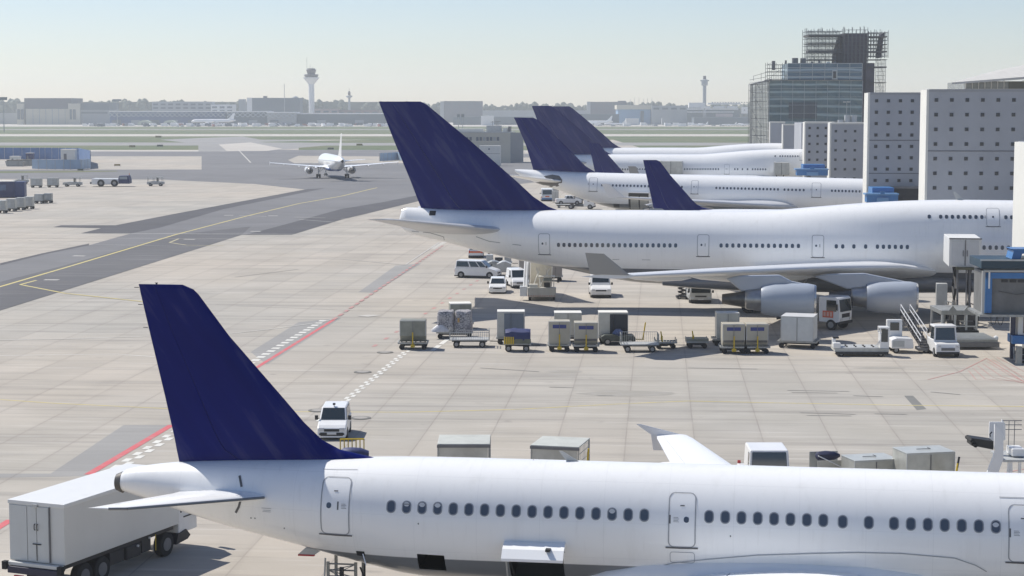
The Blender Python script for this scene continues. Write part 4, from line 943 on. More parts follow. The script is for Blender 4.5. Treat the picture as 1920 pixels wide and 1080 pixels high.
# treeline: masses of crowns on the far horizon
def treeline(label,Y,px0,px1,pyf,seed,step=7):
    rn=random.Random(seed); b=MB(); x=D(px0,Y)
    while x<D(px1,Y):
        px=x/Y*F+960; h=ZY(pyf(px)+rn.uniform(-1.6,1.6),Y); w=rn.uniform(6,13); yy=Y+rn.uniform(0,60)
        for k in range(5):
            cx,cz=x+rn.uniform(-w,w)*.6,h-rn.uniform(2.5,h*.6); rr=rn.uniform(3,6.5) if k else 4; cy=yy+rn.uniform(-8,8)
            # rough leafy clump
            P=[]; n1,n2=5,7
            for i in range(n1+1):
                for j in range(n2):
                    a=math.pi*i/n1; c=2*math.pi*j/n2; q=rr*rn.uniform(.72,1.15); P.append((cx+math.sin(a)*math.cos(c)*q,cy+math.sin(a)*math.sin(c)*q,cz+math.cos(a)*q*1.1))
            b.add(P,[(i*n2+j,i*n2+(j+1)%n2,(i+1)*n2+(j+1)%n2,(i+1)*n2+j) for i in range(n1) for j in range(n2)])
        b.cyl((x,yy,0),(x,yy,h*.6),2.2,n=4); x+=step*rn.uniform(.6,1.1)
    b.box(D(px0,Y),D(px1,Y),Y+20,Y+60,0,ZY(pyf(px0)+5,Y))
    o=b.build('woodland',mat('far_woodland',(.12,.135,.095),.9,var=.4,vscale=.05)); tag(o,label,'woodland',kind='stuff'); return o
treeline('long dark belt of trees along the horizon, left half',2750,-140,760,lambda p:190+3*math.sin(p*.02)+(-3 if p<40 else 0)+(2 if 60<p<300 else 0),1)
treeline('long dark belt of trees along the horizon, right half',2800,740,2050,lambda p:196+2*math.sin(p*.03),2)
# cars, vans and planes parked on the far apron
fw=[mat('far_vehicle_white',(.85,.85,.84),.5),mat('far_vehicle_grey',(.4,.41,.42),.5),mat('far_vehicle_red',(.3,.1,.09),.5),mat('far_vehicle_dark',(.1,.12,.16),.5)]
def farvan(L,W_,H,m,nm):
    b=MB(); b.prism([(-L/2,.4),(-L/2,H*.92),(-L/2+.3,H),(L*.18,H),(L*.34,H*.58),(L/2,H*.5),(L/2,.4)],-W_/2,W_/2,'y')
    b.box(-L*.35,-L*.2,-W_/2-.02,W_/2+.02,0,.7); b.box(L*.2,L*.35,-W_/2-.02,W_/2+.02,0,.7); return b.build(nm,m)
protos=[]
rn=random.Random(11)
PV=[farvan(6,2.2,2.8,fw[0],'parked_van'),farvan(9,2.6,3.4,fw[0],'parked_truck'),farvan(5,2,1.8,fw[1],'parked_car'),farvan(6,2.2,2.6,fw[2],'parked_van'),farvan(8,2.5,3.2,fw[3],'parked_truck')]
LV=['white van in the far parking strip below the cargo halls','white truck in the far parking strip below the cargo halls','grey car in the far parking strip below the cargo halls','red van in the far parking strip below the cargo halls','dark truck in the far parking strip below the cargo halls']
used=[0]*5
def spot(k,x,y,a):
    g='vehicles in the far parking strip: '+LV[k].split(' in ')[0]
    if not used[k]: o=PV[k]; used[k]=1; o.location=(x,y,0); o.rotation_euler=(0,0,a)
    else: o=dup(PV[k],(x,y,0),a)
    tag(o,LV[k],LV[k].split(' ')[1],g)
for i in range(150):
    px=rn.uniform(330,735) if i%6 else rn.uniform(160,330); Yv=rn.uniform(1990,2120)
    spot(rn.choice([0,0,0,1,1,2,2,3,4]),D(px,Yv),Yv,rn.choice([0,0,math.pi,.8,-1.2,1.5]))
for i in range(26):
    px=rn.uniform(1085,1400); Yv=rn.uniform(2000,2120); spot(rn.choice([0,1,2]),D(px,Yv),Yv,rn.choice([0,math.pi,.3]))
MINI=shift(A321,na=14,nx=16,holes=[],win=[],doors=[],canoe=[],gear=[(8,3.8,2.9,1,.58,.8),(24.5,0,2.5,1,.38,.5)],wfin=True)
def farplane(px,Y,rz,label,sc=1.0):
    nn=len(bpy.data.objects); r,_=airliner('airliner',label,'airliners parked beyond the runway',(D(px,Y),Y,0),rz,MINI); r.scale=(sc,)*3; return r
farplane(418,2130,math.pi,'far white airliner side-on in front of the lattice hall, tail to the right',1.15)
farplane(1160,2040,math.pi+.1,'far small white airliner left of the pale blue hangar',.55)
farplane(1128,2100,math.pi,'far white airliner nearest the rear jumbo fin',.9)
farplane(1317,2020,math.pi,'far small jet right of the centre, leftmost of three in the row',.42)
farplane(1371,2020,math.pi,'far small jet, middle of the three in the row',.38)
farplane(1398,2030,math.pi,'far small jet close to the scaffold tower',.42)
def tank(px,Y,label,w):
    r=thing('tarpaulin_hangar',label,'tent',(D(px,Y),Y,0),0); b=MB()
    b.prism([(math.cos(R(a))*w,math.sin(R(a))*w*.75) for a in range(0,181,15)],-6,6,'y'); b.build('canopy',mat('tent_greenish',(.45,.5,.42),.7),r); MB().box(-w*.4,w*.4,-6.3,-6.02,0,w*.4).build('opening',FWIN,r)
tank(275,2140,'round-topped far tent below the lattice hall, left one',8); tank(322,2140,'round-topped far tent below the lattice hall, right one',8)
# ------------------------------------------------------------------ two-storey airfield building in the middle distance
Y=640; r=thing('airfield_building','two-storey cream building between the navy fins with roof equipment','building',(D(957,Y),Y,0),0)
H=ZY(249,Y); a=R(18)   # corner at origin; left wing runs to the left
b=MB(); b.M=Matrix.Rotation(R(-6),4,'Z'); b.box(-26,0,0,14,0,H); b.build('wall',mat('cream_render',(.50,.485,.42),.8,var=.06,vscale=.2),r)
b=MB(); b.add([(0,0,0),(4.5,9,0),(4.5,9,H),(0,0,H),(0,.3,0),(4,9.3,0),(4,9.3,H),(0,.3,H)],[(0,1,2,3),(7,6,5,4),(3,2,6,7),(1,5,6,2)]); b.build('side_wall',mat('side_wall_grey',(.20,.225,.26),.8),r)  # side wall darker and bluer than the cream front
Mx=Matrix.Rotation(R(-6),4,'Z')
for i in range(11):
    if i in (3,): continue
    b=MB(); b.M=Mx; x=-16.5+i*1.18; b.box(x,x+.85,-.12,.0,ZY(264,Y),ZY(257,Y)); b.build('window',FWIN if i%3 else FLG,r)
b=MB(); b.M=Mx; b.box(-17,-3,-.2,.02,ZY(264.8,Y),ZY(264.2,Y)); b.build('sill',CONC2,r)
b=MB(); b.M=Mx; b.box(-26,.1,-.15,14,H,H+.35); b.build('roof_edge',LGREY,r)
for (x0,x1,h,m) in ((-19,-9.5,1.0,CONC2),(-8.5,-3.5,2.1,LGREY),(-2.8,-1.2,1.3,CONC2),(-24,-20.5,1.8,GALV),(-1.0,-.3,1.8,MID)): 
    b=MB(); b.M=Mx; b.box(x0,x1,2,6,H+.35,H+.35+h); b.build('roof_unit',m,r)
b=MB(); b.M=Mx
for x in (-6.5,-5.2,-4.6): b.cyl((x,3,H),(x,3,H+4),.08,n=5)
b.cyl((-7.2,3,H+3.6),(-3.6,3,H+3.9),.08,n=5); b.cyl((-24,3,H+1),(-24,3,H+3.4),.08,n=5); b.build('roof_mast',MID,r)
r=thing('site_cabin','white stacked site cabin in front of the cream building','cabin',(D(918,605),605,0),-R(6))
MB().box(-3.4,3.4,0,3,.1,ZY(273,605)).build('wall',CONC2,r); MB().box(-3.42,3.42,-.03,0,ZY(288,605)-.05,ZY(288,605)+.05).build('joint',MID,r); MB().box(-.4,.1,-.06,0,ZY(281,605),ZY(278,605)).build('window',FWIN,r)
# blue hoarding enclosure on the left
FEN=mat('blue_hoarding',(.10,.20,.42),.6,var=.15,vscale=.3); FENL=mat('pale_blue_hoarding',(.35,.47,.60),.5,var=.1,vscale=.4)
def hoard(pp,h,label,m,name='hoarding'):
    r=thing(name,label,'fence',tuple(G(*pp[0])),0); o=G(*pp[0])
    for a,c in zip(pp,pp[1:]):
        A,C=G(*a)-o,G(*c)-o; L=(C-A).length; b=MB(); an=math.atan2(C.y-A.y,C.x-A.x); b.M=Matrix.Translation(A)@Matrix.Rotation(an,4,'Z'); b.box(0,L-.1,-.06,.06,.1,h); b.build('panel',m,r)
        b=MB(); b.M=Matrix.Translation(A)@Matrix.Rotation(an,4,'Z')
        k=0
        while k<L: b.box(k-.06,k+.06,-.12,.12,0,h+.1); k+=3.2
        b.build('fence_posts' if False else 'post_row',LGREY,r)
    return r
hoard([(-90,299),(85,299),(148,300),(170,306),(170,316)],ZY(283,630)+.0,'long blue hoarding round the works area, far left',FEN)
hoard([(170,316),(152,318),(120,318),(60,317)],3.0,'front blue mesh hoarding of the works area with pale corner',FENL)
def cabin(px,py,w,h,d,m,label,rz=0,name='site_cabin',roof=None):
    r=thing(name,label,'cabin',tuple(G(px,py)),rz); MB().box(-w/2,w/2,0,d,.15,h).build('wall',m,r,bevel=.03); MB().box(-w/2-.08,w/2+.08,-.08,d+.08,h,h+.12).build('roof',roof or CONC2,r); MB().box(-w*.3,-w*.1,-.05,0,.3,h*.75).build('door',MID,r); return r
cabin(128,311,4.6,5.2,5,CONC2,'white cabin standing above the blue hoarding',.1)
cabin(27,309,3,2.7,3,CONC2,'small white cabin with a blue front at the left of the works area'); cabin(55,305,2.4,3.2,2.4,NAVY,'small navy cabin behind the white ones in the works area')
for k,(x,y,w) in enumerate(((27,312,5),(46,311,5.4))): 
    r=thing('rubble_skip',['open grey skip left in the works area','open grey skip right in the works area, lid up'][k],'skip',tuple(G(x,y)),0); MB().prism([(-w/2,.0),(-w/2-.5,1.7),(w/2+.5,1.7),(w/2,0)],0,2.2,'y').build('tub',GALV,r); MB().box(-w/2,w/2,.2,2,1.4,2.1).build('load',mat('rubble_heap',(.3,.28,.24),.9,var=.4),r)
hoard([(712,302.5),(745,300.5),(790,305)],2.9,'pale blue slanted hoarding just left of the big jumbo fin',FENL)
# runway signs
for k,(px,py,lab) in enumerate(((220,312,'low yellow-brown taxiway sign on the concrete island, left'),(151,321,'tiny dark taxiway light box on the grass strip'),(297,258.6,'flat dark runway sign in the upper grass'),(300,275.5,'wide low runway sign in the lower grass'),(248,276.5,'small runway sign left of the wide one'),(620,281,'runway sign in the grass left of the taxiing plane tail'),(674,273.5,'runway sign in the grass right of the taxiing plane tail'))):
    p=G(px,py); sc=p.y/500; r=thing('taxiway_sign',lab,'sign',tuple(p),0,'signs beside the taxiways'); MB().box(-.8*sc,.8*sc,-.1,.15,.2,.55*sc+.1).build('panel',[mat('sign_ochre',(.36,.28,.12),.6),mat('sign_grey_green',(.16,.17,.14),.6)][k%2],r); MB().box(-.8*sc,-.7*sc,-.05,.1,0,.2).build('leg',LGREY,r); MB().box(.7*sc,.8*sc,-.05,.1,0,.2).build('leg',LGREY,r)
# haze
hb=MB(); hb.box(-1900,1900,-60,3600,-1.0,78); HM=bpy.data.materials.new('haze'); HM.use_nodes=True; t=HM.node_tree; t.nodes.clear()
o_=t.nodes.new('ShaderNodeOutputMaterial'); v_=t.nodes.new('ShaderNodeVolumePrincipled'); v_.inputs['Color'].default_value=(.90,.955,1,1); v_.inputs['Density'].default_value=.00018; v_.inputs['Anisotropy'].default_value=.2
t.links.new(v_.outputs[0],o_.inputs['Volume']); ho=hb.build('haze',HM); tag(ho,'pale blue haze over the whole airfield',kind='stuff')
# ------------------------------------------------------------------ vehicles and ground equipment
def bil(A,B,C,D_,u,v): return A.lerp(B,u).lerp(D_.lerp(C,u),v)
def qpanel(b,q,u0,u1,v0,v1,off=.015,th=.02):
    A,B,C,D_=[Vector(p) for p in q]; n=(B-A).cross(D_-A); n.normalize()
    P=[bil(A,B,C,D_,u,v) for u,v in ((u0,v0),(u1,v0),(u1,v1),(u0,v1))]
    b.hexa([p+n*(off-th) for p in P],[p+n*off for p in P])
def wheels(root,xs,W_,r,w=.22,dual=False):
    for x in xs:
        for sg in (-1,1):
            y=sg*(W_/2-w/2+.02); b=MB(); b.cyl((x,y-w/2,r),(x,y+w/2,r),r,n=20); o=b.build('wheel',RUB,root,bevel=.03)
            b=MB(); b.cyl((x,y+sg*(w/2-.05),r),(x,y+sg*(w/2+.012),r),r*.58,n=14); b.build('rim',RIM,o)
def vehicle(name,label,cat,loc,rz,S,group=None):
    root=thing(name,label,cat,loc,rz,group); L,W_=S['L'],S['W']; m=S.get('m',WHITE)
    lb=S['lb']; b=MB(); b.prism(lb,-W_/2,W_/2,'y'); b.build('body',m,root,bevel=S.get('bev',.07),seg=3)
    (x0,z0),(x1,z1),(x2,z2),(x3,z3)=S['cb']; t=S.get('t',.12); w0=W_/2-.03; w1=W_/2*(1-t)
    q=lambda x,z,w,s:Vector((x,s*w,z))
    lo=[q(x3,z3,w0,-1),q(x0,z0,w0,-1),q(x0,z0,w0,1),q(x3,z3,w0,1)]; hi=[q(x2,z2,w1,-1),q(x1,z1,w1,-1),q(x1,z1,w1,1),q(x2,z2,w1,1)]
    b=MB(); b.hexa(lo,hi); cab=b.build('cabin',m,root,bevel=S.get('bev',.07),seg=3)
    b=MB(); qpanel(b,(lo[1],lo[2],hi[2],hi[1]),.06,.94,S.get('wv0',.05),.92,.02,.05); b.build('windscreen',GLASS,root,bevel=.02)
    if S.get('rear',1): b=MB(); qpanel(b,(lo[3],lo[0],hi[0],hi[3]),.1,.9,.12,.86,.02,.05); b.build('rear_window',GLASS,root,bevel=.02)
    for (u0,u1) in S.get('sw',[]):
        b=MB(); qpanel(b,(lo[0],lo[1],hi[1],hi[0]),u0,u1,.1,.86,.015,.05); b.build('side_window',GLASS,root,bevel=.02)
        b=MB(); qpanel(b,(lo[2],lo[3],hi[3],hi[2]),1-u1,1-u0,.1,.86,.015,.05); b.build('side_window',GLASS,root,bevel=.02)
    wheels(root,S['wx'],W_,S.get('wr',.31),S.get('ww',.2))
    for x in S['wx']:
        for sg in (-1,1): b=MB(); b.cyl((x,sg*(W_/2-.10),S.get('wr',.31)),(x,sg*(W_/2+.006),S.get('wr',.31)),S.get('wr',.31)*1.18,n=20); b.build('wheel_arch',DARK,root)
    fx_,fz_=lb[1]; fb=lb[0][0]
    for sg in (-1,1):
        hz=S.get('hz',.62); MB().box(L/2-.08,L/2+.025,sg*(W_/2-.24)-.15,sg*(W_/2-.24)+.15,hz-.09,hz+.09).build('headlight',LAMP,root,bevel=.03)
        MB().box(-L/2-.02,-L/2+.05,sg*(W_/2-.12)-.08,sg*(W_/2-.12)+.08,.6,.95).build('tail_light',REDM,root,bevel=.02)
        b=MB(); b.box(x0-.18,x0-.05,sg*(W_/2+.12)-.09,sg*(W_/2+.12)+.09,z0+.02,z0+.26); b.cyl((x0-.1,sg*(W_/2-.05),z0+.08),(x0-.1,sg*(W_/2+.1),z0+.12),.02,n=6); b.build('mirror',BLACK,root,bevel=.02)
    MB().box(L/2-.05,L/2+.022,-W_*.26,W_*.26,S.get('gz',.50),S.get('gz',.50)+.14).build('grille',BLACK,root)
    MB().box(-L/2-.05,L/2+.04,-W_/2+.04,W_/2-.04,.16,.33).build('bumper',S.get('bm',DARK),root,bevel=.03)
    MB().box(L/2+.03,L/2+.055,-.26,.26,.34,.45).build('number_plate',mat('plate_white',(.7,.7,.68),.5),root)
    return root
def car_spec(L,W_,H,hood,belt,nose,ws,top,rtop,**k):
    return dict(L=L,W=W_,lb=[(L/2,.22),(L/2,nose),(L/2-.22,nose+.16),(L/2-hood,belt),(-L/2+.04,belt),(-L/2,belt-.2),(-L/2,.26)],
      cb=[(L/2-hood+.05,belt-.02),(L/2-hood-ws,H-.02),(-L/2+rtop,H),(-L/2+.06,belt-.02)],wx=(L/2-.82,-L/2+.72),**k)
def at(px,py,dx=0,dy=0): p=G(px,py); return (p.x+dx,p.y+dy,0)
FR=-math.pi/2
MPV=car_spec(3.55,1.6,1.67,.82,1.02,.66,.62,.4,.15,sw=[(.05,.34),(.37,.66),(.69,.94)],t=.16,wr=.29,bm=WHITE)
o=vehicle('compact_van','white compact van facing the camera right of the near navy fin','van',at(622,826,0,1.78),FR-.0,MPV)
MB().box(1.72,1.82,-.62,.62,.26,.44).build('lower_grille',BLACK,o); 
for sg in (-1,1): MB().cyl((1.76,sg*.63,.36),(1.83,sg*.63,.36),.06,n=12).build('fog_light',BLACK,o)
b=MB(); b.cyl((.2,0,1.66),(.2,0,1.76),.02,n=6); b.box(.12,.28,-.07,.07,1.74,1.84); b.build('roof_light',BLACK,o)
VAN=car_spec(4.75,1.9,1.9,1.05,1.15,.75,.75,.4,.18,sw=[(.03,.44),(.48,.74),(.77,.96)],t=.12,wr=.33)
vehicle('passenger_van','white passenger van seen side-on below the jumbo tail','van',at(896,521,0,.6),-R(14),VAN)
HB=car_spec(4.0,1.68,1.45,1.05,.92,.62,.62,.4,.55,sw=[(.1,.5),(.54,.92)],t=.2,wr=.3,bm=WHITE)
vehicle('hatchback','small white hatchback facing the camera, in front of the passenger van','car',at(933,551,0,2.0),FR,HB)
SV=car_spec(4.2,1.75,1.82,.95,1.05,.70,.68,.4,.1,sw=[(.66,.93)],t=.14,wr=.31,bm=BLACK,rear=0)
vehicle('delivery_van','small white van with black bumper beside the stair truck','van',at(970,541,0,2.1),FR+.18,SV)
TV=car_spec(4.9,1.97,2.15,.95,1.2,.80,.62,.4,.06,sw=[(.76,.95)],t=.12,wr=.34,rear=0,hz=.78,gz=.66,wv0=.26)
vehicle('transit_van','white van facing the camera alone under the jumbo rear fuselage','van',at(1127,559,0,2.45),FR,TV)
ES=car_spec(4.6,1.8,1.6,1.1,1.0,.68,.65,.4,.25,sw=[(.05,.34),(.38,.66),(.7,.94)],t=.16,wr=.31)
o=vehicle('service_estate','white estate car with orange rear band half hidden by the jumbo tail','car',at(892,484,0,2.2),-FR,ES)
MB().box(-2.33,-2.29,-.8,.8,.66,.86).build('orange_band',ORG,o)
# --- under-wing cab vehicles
def cab_truck(name,label,cat,loc,rz,W_=2.2,H=2.4,L=1.9,z0=.75,m=WHITE,dark=False,chL=5.2,group=None,glass=GLASS):
    r=thing(name,label,cat,loc,rz,group)
    b=MB(); b.prism([(0,z0-.3),(.03,z0+.55),(-.12,H-.12),(-.3,H),(-L,H),(-L,z0-.3)],-W_/2,W_/2,'y'); b.build('cab',m,r,bevel=.06,seg=3)
    b=MB(); b.hexa([(.02,-W_*.43,z0+.62),(.06,-W_*.43,z0+.6),(.06,W_*.43,z0+.6),(.02,W_*.43,z0+.62)],[(-.13,-W_*.42,H-.2),(-.07,-W_*.42,H-.22),(-.07,W_*.42,H-.22),(-.13,W_*.42,H-.2)]); b.build('windscreen',glass,r)
    for sg in (-1,1):
        MB().box(-L*.62,-.28,sg*(W_/2)-.01-(.02 if sg<0 else -.0),sg*(W_/2)+.03*(1 if sg>0 else .3),z0+.62,H-.25).build('side_window',glass,r,bevel=.01)
        MB().box(0,.06,sg*W_*.36-.16,sg*W_*.36+.16,z0-.12,z0+.06).build('headlight',LAMP,r)
        b=MB(); b.box(-.2,-.06,sg*(W_/2+.2)-.07,sg*(W_/2+.2)+.07,z0+.75,z0+1.25); b.cyl((-.15,sg*W_/2,z0+1.2),(-.13,sg*(W_/2+.2),z0+1.2),.02,n=6); b.build('mirror',BLACK,r,bevel=.02)
    MB().box(-.05,.05,-W_*.3,W_*.3,z0+.1,z0+.42).build('grille',BLACK,r); MB().box(-.2,.1,-W_/2,W_/2,z0-.42,z0-.2).build('bumper',DARK,r,bevel=.04)
    b=MB(); b.box(-L-chL,-.3,-.45,.45,z0-.35,z0-.08); b.box(-L-chL,-L-chL+.1,-W_/2,W_/2,z0-.4,z0-.2); b.build('chassis',DARK,r)
    wheels(r,[-.75]+([-L-chL*.62,-L-chL*.85] if chL>4 else [-L-chL*.7]),W_,.45,.3)
    return r
o=cab_truck('dolly_truck','white cab truck with an orange-red placard standing between the jumbo engines','truck',at(1586,619,0,.3),-R(38),W_=2.2,H=2.75,z0=.95,chL=4.0)
MB().box(-1.5,-.55,-1.16,-1.11,1.05,1.6).build('placard',mat('placard_orange_red',(.72,.12,.06),.5),o)
for k,(x,h_) in enumerate(((-1.42,.36),(-1.12,.36),(-.82,.36))): 
    b=MB(); b.box(x,x+.2,-1.168,-1.161,1.15,1.15+h_); b.build('placard_mark',mat('placard_pale',(.75,.45,.36),.5),o)
o=vehicle('crew_bus','low vehicle with a full-width dark windscreen under the outer jumbo wing','bus',at(1314,569,0,2.6),FR,dict(L=5.2,W=2.05,m=LGREY,bm=BLACK,lb=[(2.6,.3),(2.6,.95),(2.58,1.0),(-2.6,1.0),(-2.6,.3)],cb=[(2.6,.98),(2.45,1.85),(-2.5,1.85),(-2.58,.98)],t=.06,wv0=.02,sw=[(.05,.3),(.34,.6),(.64,.92)],wx=(1.8,-1.7),wr=.36,hz=.5,gz=.6))
r=thing('scissor_lift','small dark scissor frame left of the low dark-windscreened vehicle','lift',at(1285,560),0); b=MB()
for k in range(4):
    z=.3+k*.35; 
    for y in (-.4,.4): b.cyl((-.7,y,z),(.7,y,z+.35),.05,n=5); b.cyl((.7,y,z),(-.7,y,z+.35),.05,n=5)
b.build('scissor_arms',DARK,r); MB().box(-.8,.8,-.5,.5,1.68,1.76).build('deck',GALV,r); MB().box(-.9,.9,-.5,.5,.12,.3).build('base',DARK,r); wheels(r,[-.6,.6],1.0,.16,.1)
# --- dollies and containers
def dolly(label,loc,rz=0,L=2.3,W_=1.75,bar=True,yellow=True,group='container dollies',name='container_dolly'):
    r=thing(name,label,'dolly',loc,rz,group); b=MB()
    b.box(-L/2,L/2,-W_/2,-W_/2+.09,.44,.56); b.box(-L/2,L/2,W_/2-.09,W_/2,.44,.56); b.box(-L/2,-L/2+.09,-W_/2+.09,W_/2-.09,.44,.56); b.box(L/2-.09,L/2,-W_/2+.09,W_/2-.09,.44,.56)
    for i in range(6): x=-L/2+.25+i*(L-.5)/5; b.cyl((x,-W_/2+.09,.5),(x,W_/2-.09,.5),.045,n=6)
    b.build('frame',GALV,r); b=MB(); b.box(-L*.38,L*.38,-.5,.5,.26,.42); b.build('underframe',DARK,r)
    for x in (-L/2+.3,L/2-.3):
        for y in (-W_/2+.15,W_/2-.15): MB().cyl((x,y-.07,.2),(x,y+.07,.2),.2,n=14).build('wheel',RUB,r)
    if bar:
        b=MB(); y=-W_/2-.02; b.box(-.07,.07,y-.10,y,.18,.5); b.cyl((0,y-.06,.35),(0,y-.12,1.35),.05,n=6); b.box(-.16,.16,y-.16,y-.04,.2,.42); b.build('tow_bar',YEL if yellow else DARK,r)
    return r
def uld(label,loc,rz=0,w=1.9,d=1.5,h=1.6,z=.57,m=ULDG,slant=0,stripe=False,front=None,side=None,top=None,group=None,name='cargo_container'):
    """container resting at height z; front faces local -y"""
    r=thing(name,label,'container',(loc[0],loc[1],z),rz,group)
    y0=-d/2; P=[(y0+slant,0),(y0,slant*1.25),(y0,h),(d/2,h),(d/2,0)] if slant else [(y0,0),(y0,h),(d/2,h),(d/2,0)]
    b=MB(); b.prism(P,-w/2,w/2,'x'); b.build('shell',m,r,bevel=.02)
    b=MB(); e=.05
    for sx in (-1,1):
        x=sx*w/2; b.box(x-e/2,x+e/2,y0-.012,y0+.03,slant*1.25,h+.01)
    b.box(-w/2-.02,w/2+.02,y0-.014,y0+.03,h-.05,h+.012); b.build('edge_frame',LGREY,r)
    if top: MB().box(-w/2-.02,w/2+.02,y0-.02,d/2+.02,h+.013,h+.05).build('top_sheet',top,r,bevel=.01)
    if slant:
        b=MB(); b.add([(-w/2+.04,y0-.006,slant*1.25),(w/2-.04,y0-.006,slant*1.25),(w/2-.04,y0+slant-.008,.02),(-w/2+.04,y0+slant-.008,.02)],[(0,1,2,3)]); b.build('slanted_panel',MID if m is not ULDD else ULDD,r)  # pale containers: shade of the down-facing foot put into a darker grey
    if stripe: MB().box(-w*.32,w*.32,y0-.025,y0-.012,h*.70,h*.86).build('blue_stripe',STRIPE,r)
    if front:
        u0,u1,fm=front; MB().box(-w/2+w*u0,-w/2+w*u1,y0-.03,y0-.013,.08,h-.1).build('front_panel',fm,r)
    if side: MB().box(w/2+.002,w/2+.02,y0+.05,d/2-.05,.08,h-.08).build('side_panel',side,r)
    b=MB(); b.box(-.02,.02,y0-.03,y0-.012,slant*1.25+.02,h-.06); b.build('door_seam',MID,r)
    return r
CUR=mat('grey_blue_curtain',(.16,.19,.23),.7,var=.1,vscale=3,stretch=(6,1,1)); OPN=mat('container_dark_inside',(.04,.045,.055),.8)
p=at(774,656,0,.9); dolly('dolly under the dull grey-green container at the left end of the row',p); uld('dull grey-green container with slanted front, leftmost in the equipment row',p,0,1.95,1.5,1.65,m=ULDD,slant=.38)
p=at(1049,660,0,.9); dolly('dolly with yellow tow bar under the left blue-striped container of the left pair',p,L=1.75); uld('beige container with blue stripe, left one of the left pair, straight front',p,0,1.6,1.5,1.72,m=BEIGE,stripe=True)
p=at(1099,661,0,.9); dolly('dolly with yellow tow bar under the right container of the left pair',p,L=2.0); uld('beige blue-striped container with slanted dark foot, right one of the left pair',p,0,1.75,1.5,1.66,m=BEIGE,stripe=True,slant=.36)
p=at(1376,664,0,.9); dolly('dolly with yellow tow bar under the left container of the right pair',p,L=2.0); uld('beige blue-striped container, left one of the right pair',p,0,1.62,1.5,1.66,m=BEIGE,stripe=True,slant=.36)
p=at(1420,664,0,.9); dolly('dolly under the right container of the right pair',p,L=1.95); uld('beige blue-striped container, right one of the right pair, nearest the big white box',p,0,1.6,1.5,1.66,m=BEIGE,stripe=True,slant=.36)
p=at(1065,643,0,.9); dolly('dolly half hidden behind the left blue-striped pair',p,bar=False); uld('plain pale container standing behind the left blue-striped pair',p,0,2.1,1.6,1.75,m=ULDG,top=CONC2)
p=at(958,646,0,.9); dolly('dolly hidden behind the blue tarpaulin cart',p,bar=False); uld('container with grey-blue curtain front behind the blue tarpaulin cart',p,0,2.1,1.6,1.95,m=ULDG,front=(.25,.97,CUR),top=CONC2)
p=at(1150,645,0,.9); dolly('dolly under the dark-fronted container',p,bar=False); uld('container with open dark front, behind the low tractor',p,0,2.25,1.6,1.85,m=ULDG,front=(.38,.99,OPN),top=CONC2)
p=at(1366,650,0,1.2); dolly('dolly behind the right blue-striped pair',p,bar=False); uld('plain white container behind the right blue-striped pair',p,0,1.7,1.5,1.95,m=ULDG,top=CONC2)
p=at(862,618,0,.9); dolly('dolly hidden behind the net-covered pallet',p,bar=False); uld('container with blue side wall rising behind the net-covered pallet',p,.12,1.75,1.6,1.55,m=ULDD,side=BLUE,top=CONC2)
p=at(1503,654,0,1.3); dolly('wide dolly under the big white box',p,-R(20)+.05,L=3.0,W_=2.4,bar=False); uld('big plain white cargo box on a wide dolly right of the striped pairs',p,-R(17),2.45,2.4,1.85,m=mat('white_cargo_box',(.60,.62,.61),.45,var=.06,dirt=.2),top=WHITE)
# --- carts
def flat_cart(label,loc,rz=0,L=3.0,W_=1.6,rails=True,group='baggage carts on the apron',m=LGREY,name='baggage_cart',railh=.55,ends=True):
    r=thing(name,label,'cart',loc,rz,group); MB().box(-L/2,L/2,-W_/2,W_/2,.55,.63).build('deck',m,r,bevel=.01)
    b=MB(); b.box(-L*.44,L*.44,-.08,.08,.36,.55); b.box(-L*.4,L*.4,-W_*.4,-W_*.3,.44,.55); b.box(-L*.4,L*.4,W_*.3,W_*.4,.44,.55); b.build('chassis',DARK,r)
    wheels(r,[-L*.32,L*.32],W_,.25,.14)
    if rails:
        for y in (-W_/2+.03,W_/2-.03):
            if y<0 and rails!='both' : continue
            b=MB(); n=int(L/.17)
            for i in range(n+1): x=-L/2+.05+(L-.1)*i/n; b.cyl((x,y,.63),(x,y,.63+railh),.014,n=4)
            b.cyl((-L/2+.05,y,.63+railh),(L/2-.05,y,.63+railh),.025,n=5); b.build('side_rail',LGREY,r)
        b=MB(); n=int(L/.14)
        for i in range(n+1): x=-L*.2+L*.62*i/n; b.cyl((x,-W_/2+.03,.55),(x,-W_/2+.03,.20),.010,n=4)
        b.cyl((-L*.2,-W_/2+.03,.2),(L*.42,-W_/2+.03,.2),.015,n=4); b.build('lowered_rail',LGREY,r)
    if ends:
        for x in (-L/2+.04,L/2-.04):
            b=MB()
            for y in (-W_/2+.05,0,W_/2-.05): b.cyl((x,y,.55),(x,y,1.35),.03,n=5)
            b.cyl((x,-W_/2+.05,1.35),(x,W_/2-.05,1.35),.03,n=5); b.cyl((x,-W_/2+.05,1.0),(x,W_/2-.05,1.0),.03,n=5); b.build('end_frame',GALV,r)
    b=MB(); b.cyl((L/2,0,.42),(L/2+.7,0,.40),.035,n=6); b.build('drawbar',DARK,r)
    return r
flat_cart('empty barred flat cart in front of the net-covered pallet',at(880,652,0,.8),0,3.1,1.6,rails='both')
flat_cart('flat cart with a low railing in the middle of the row',at(1200,661,0,.8),0,2.9,1.6,rails=True,railh=.75)
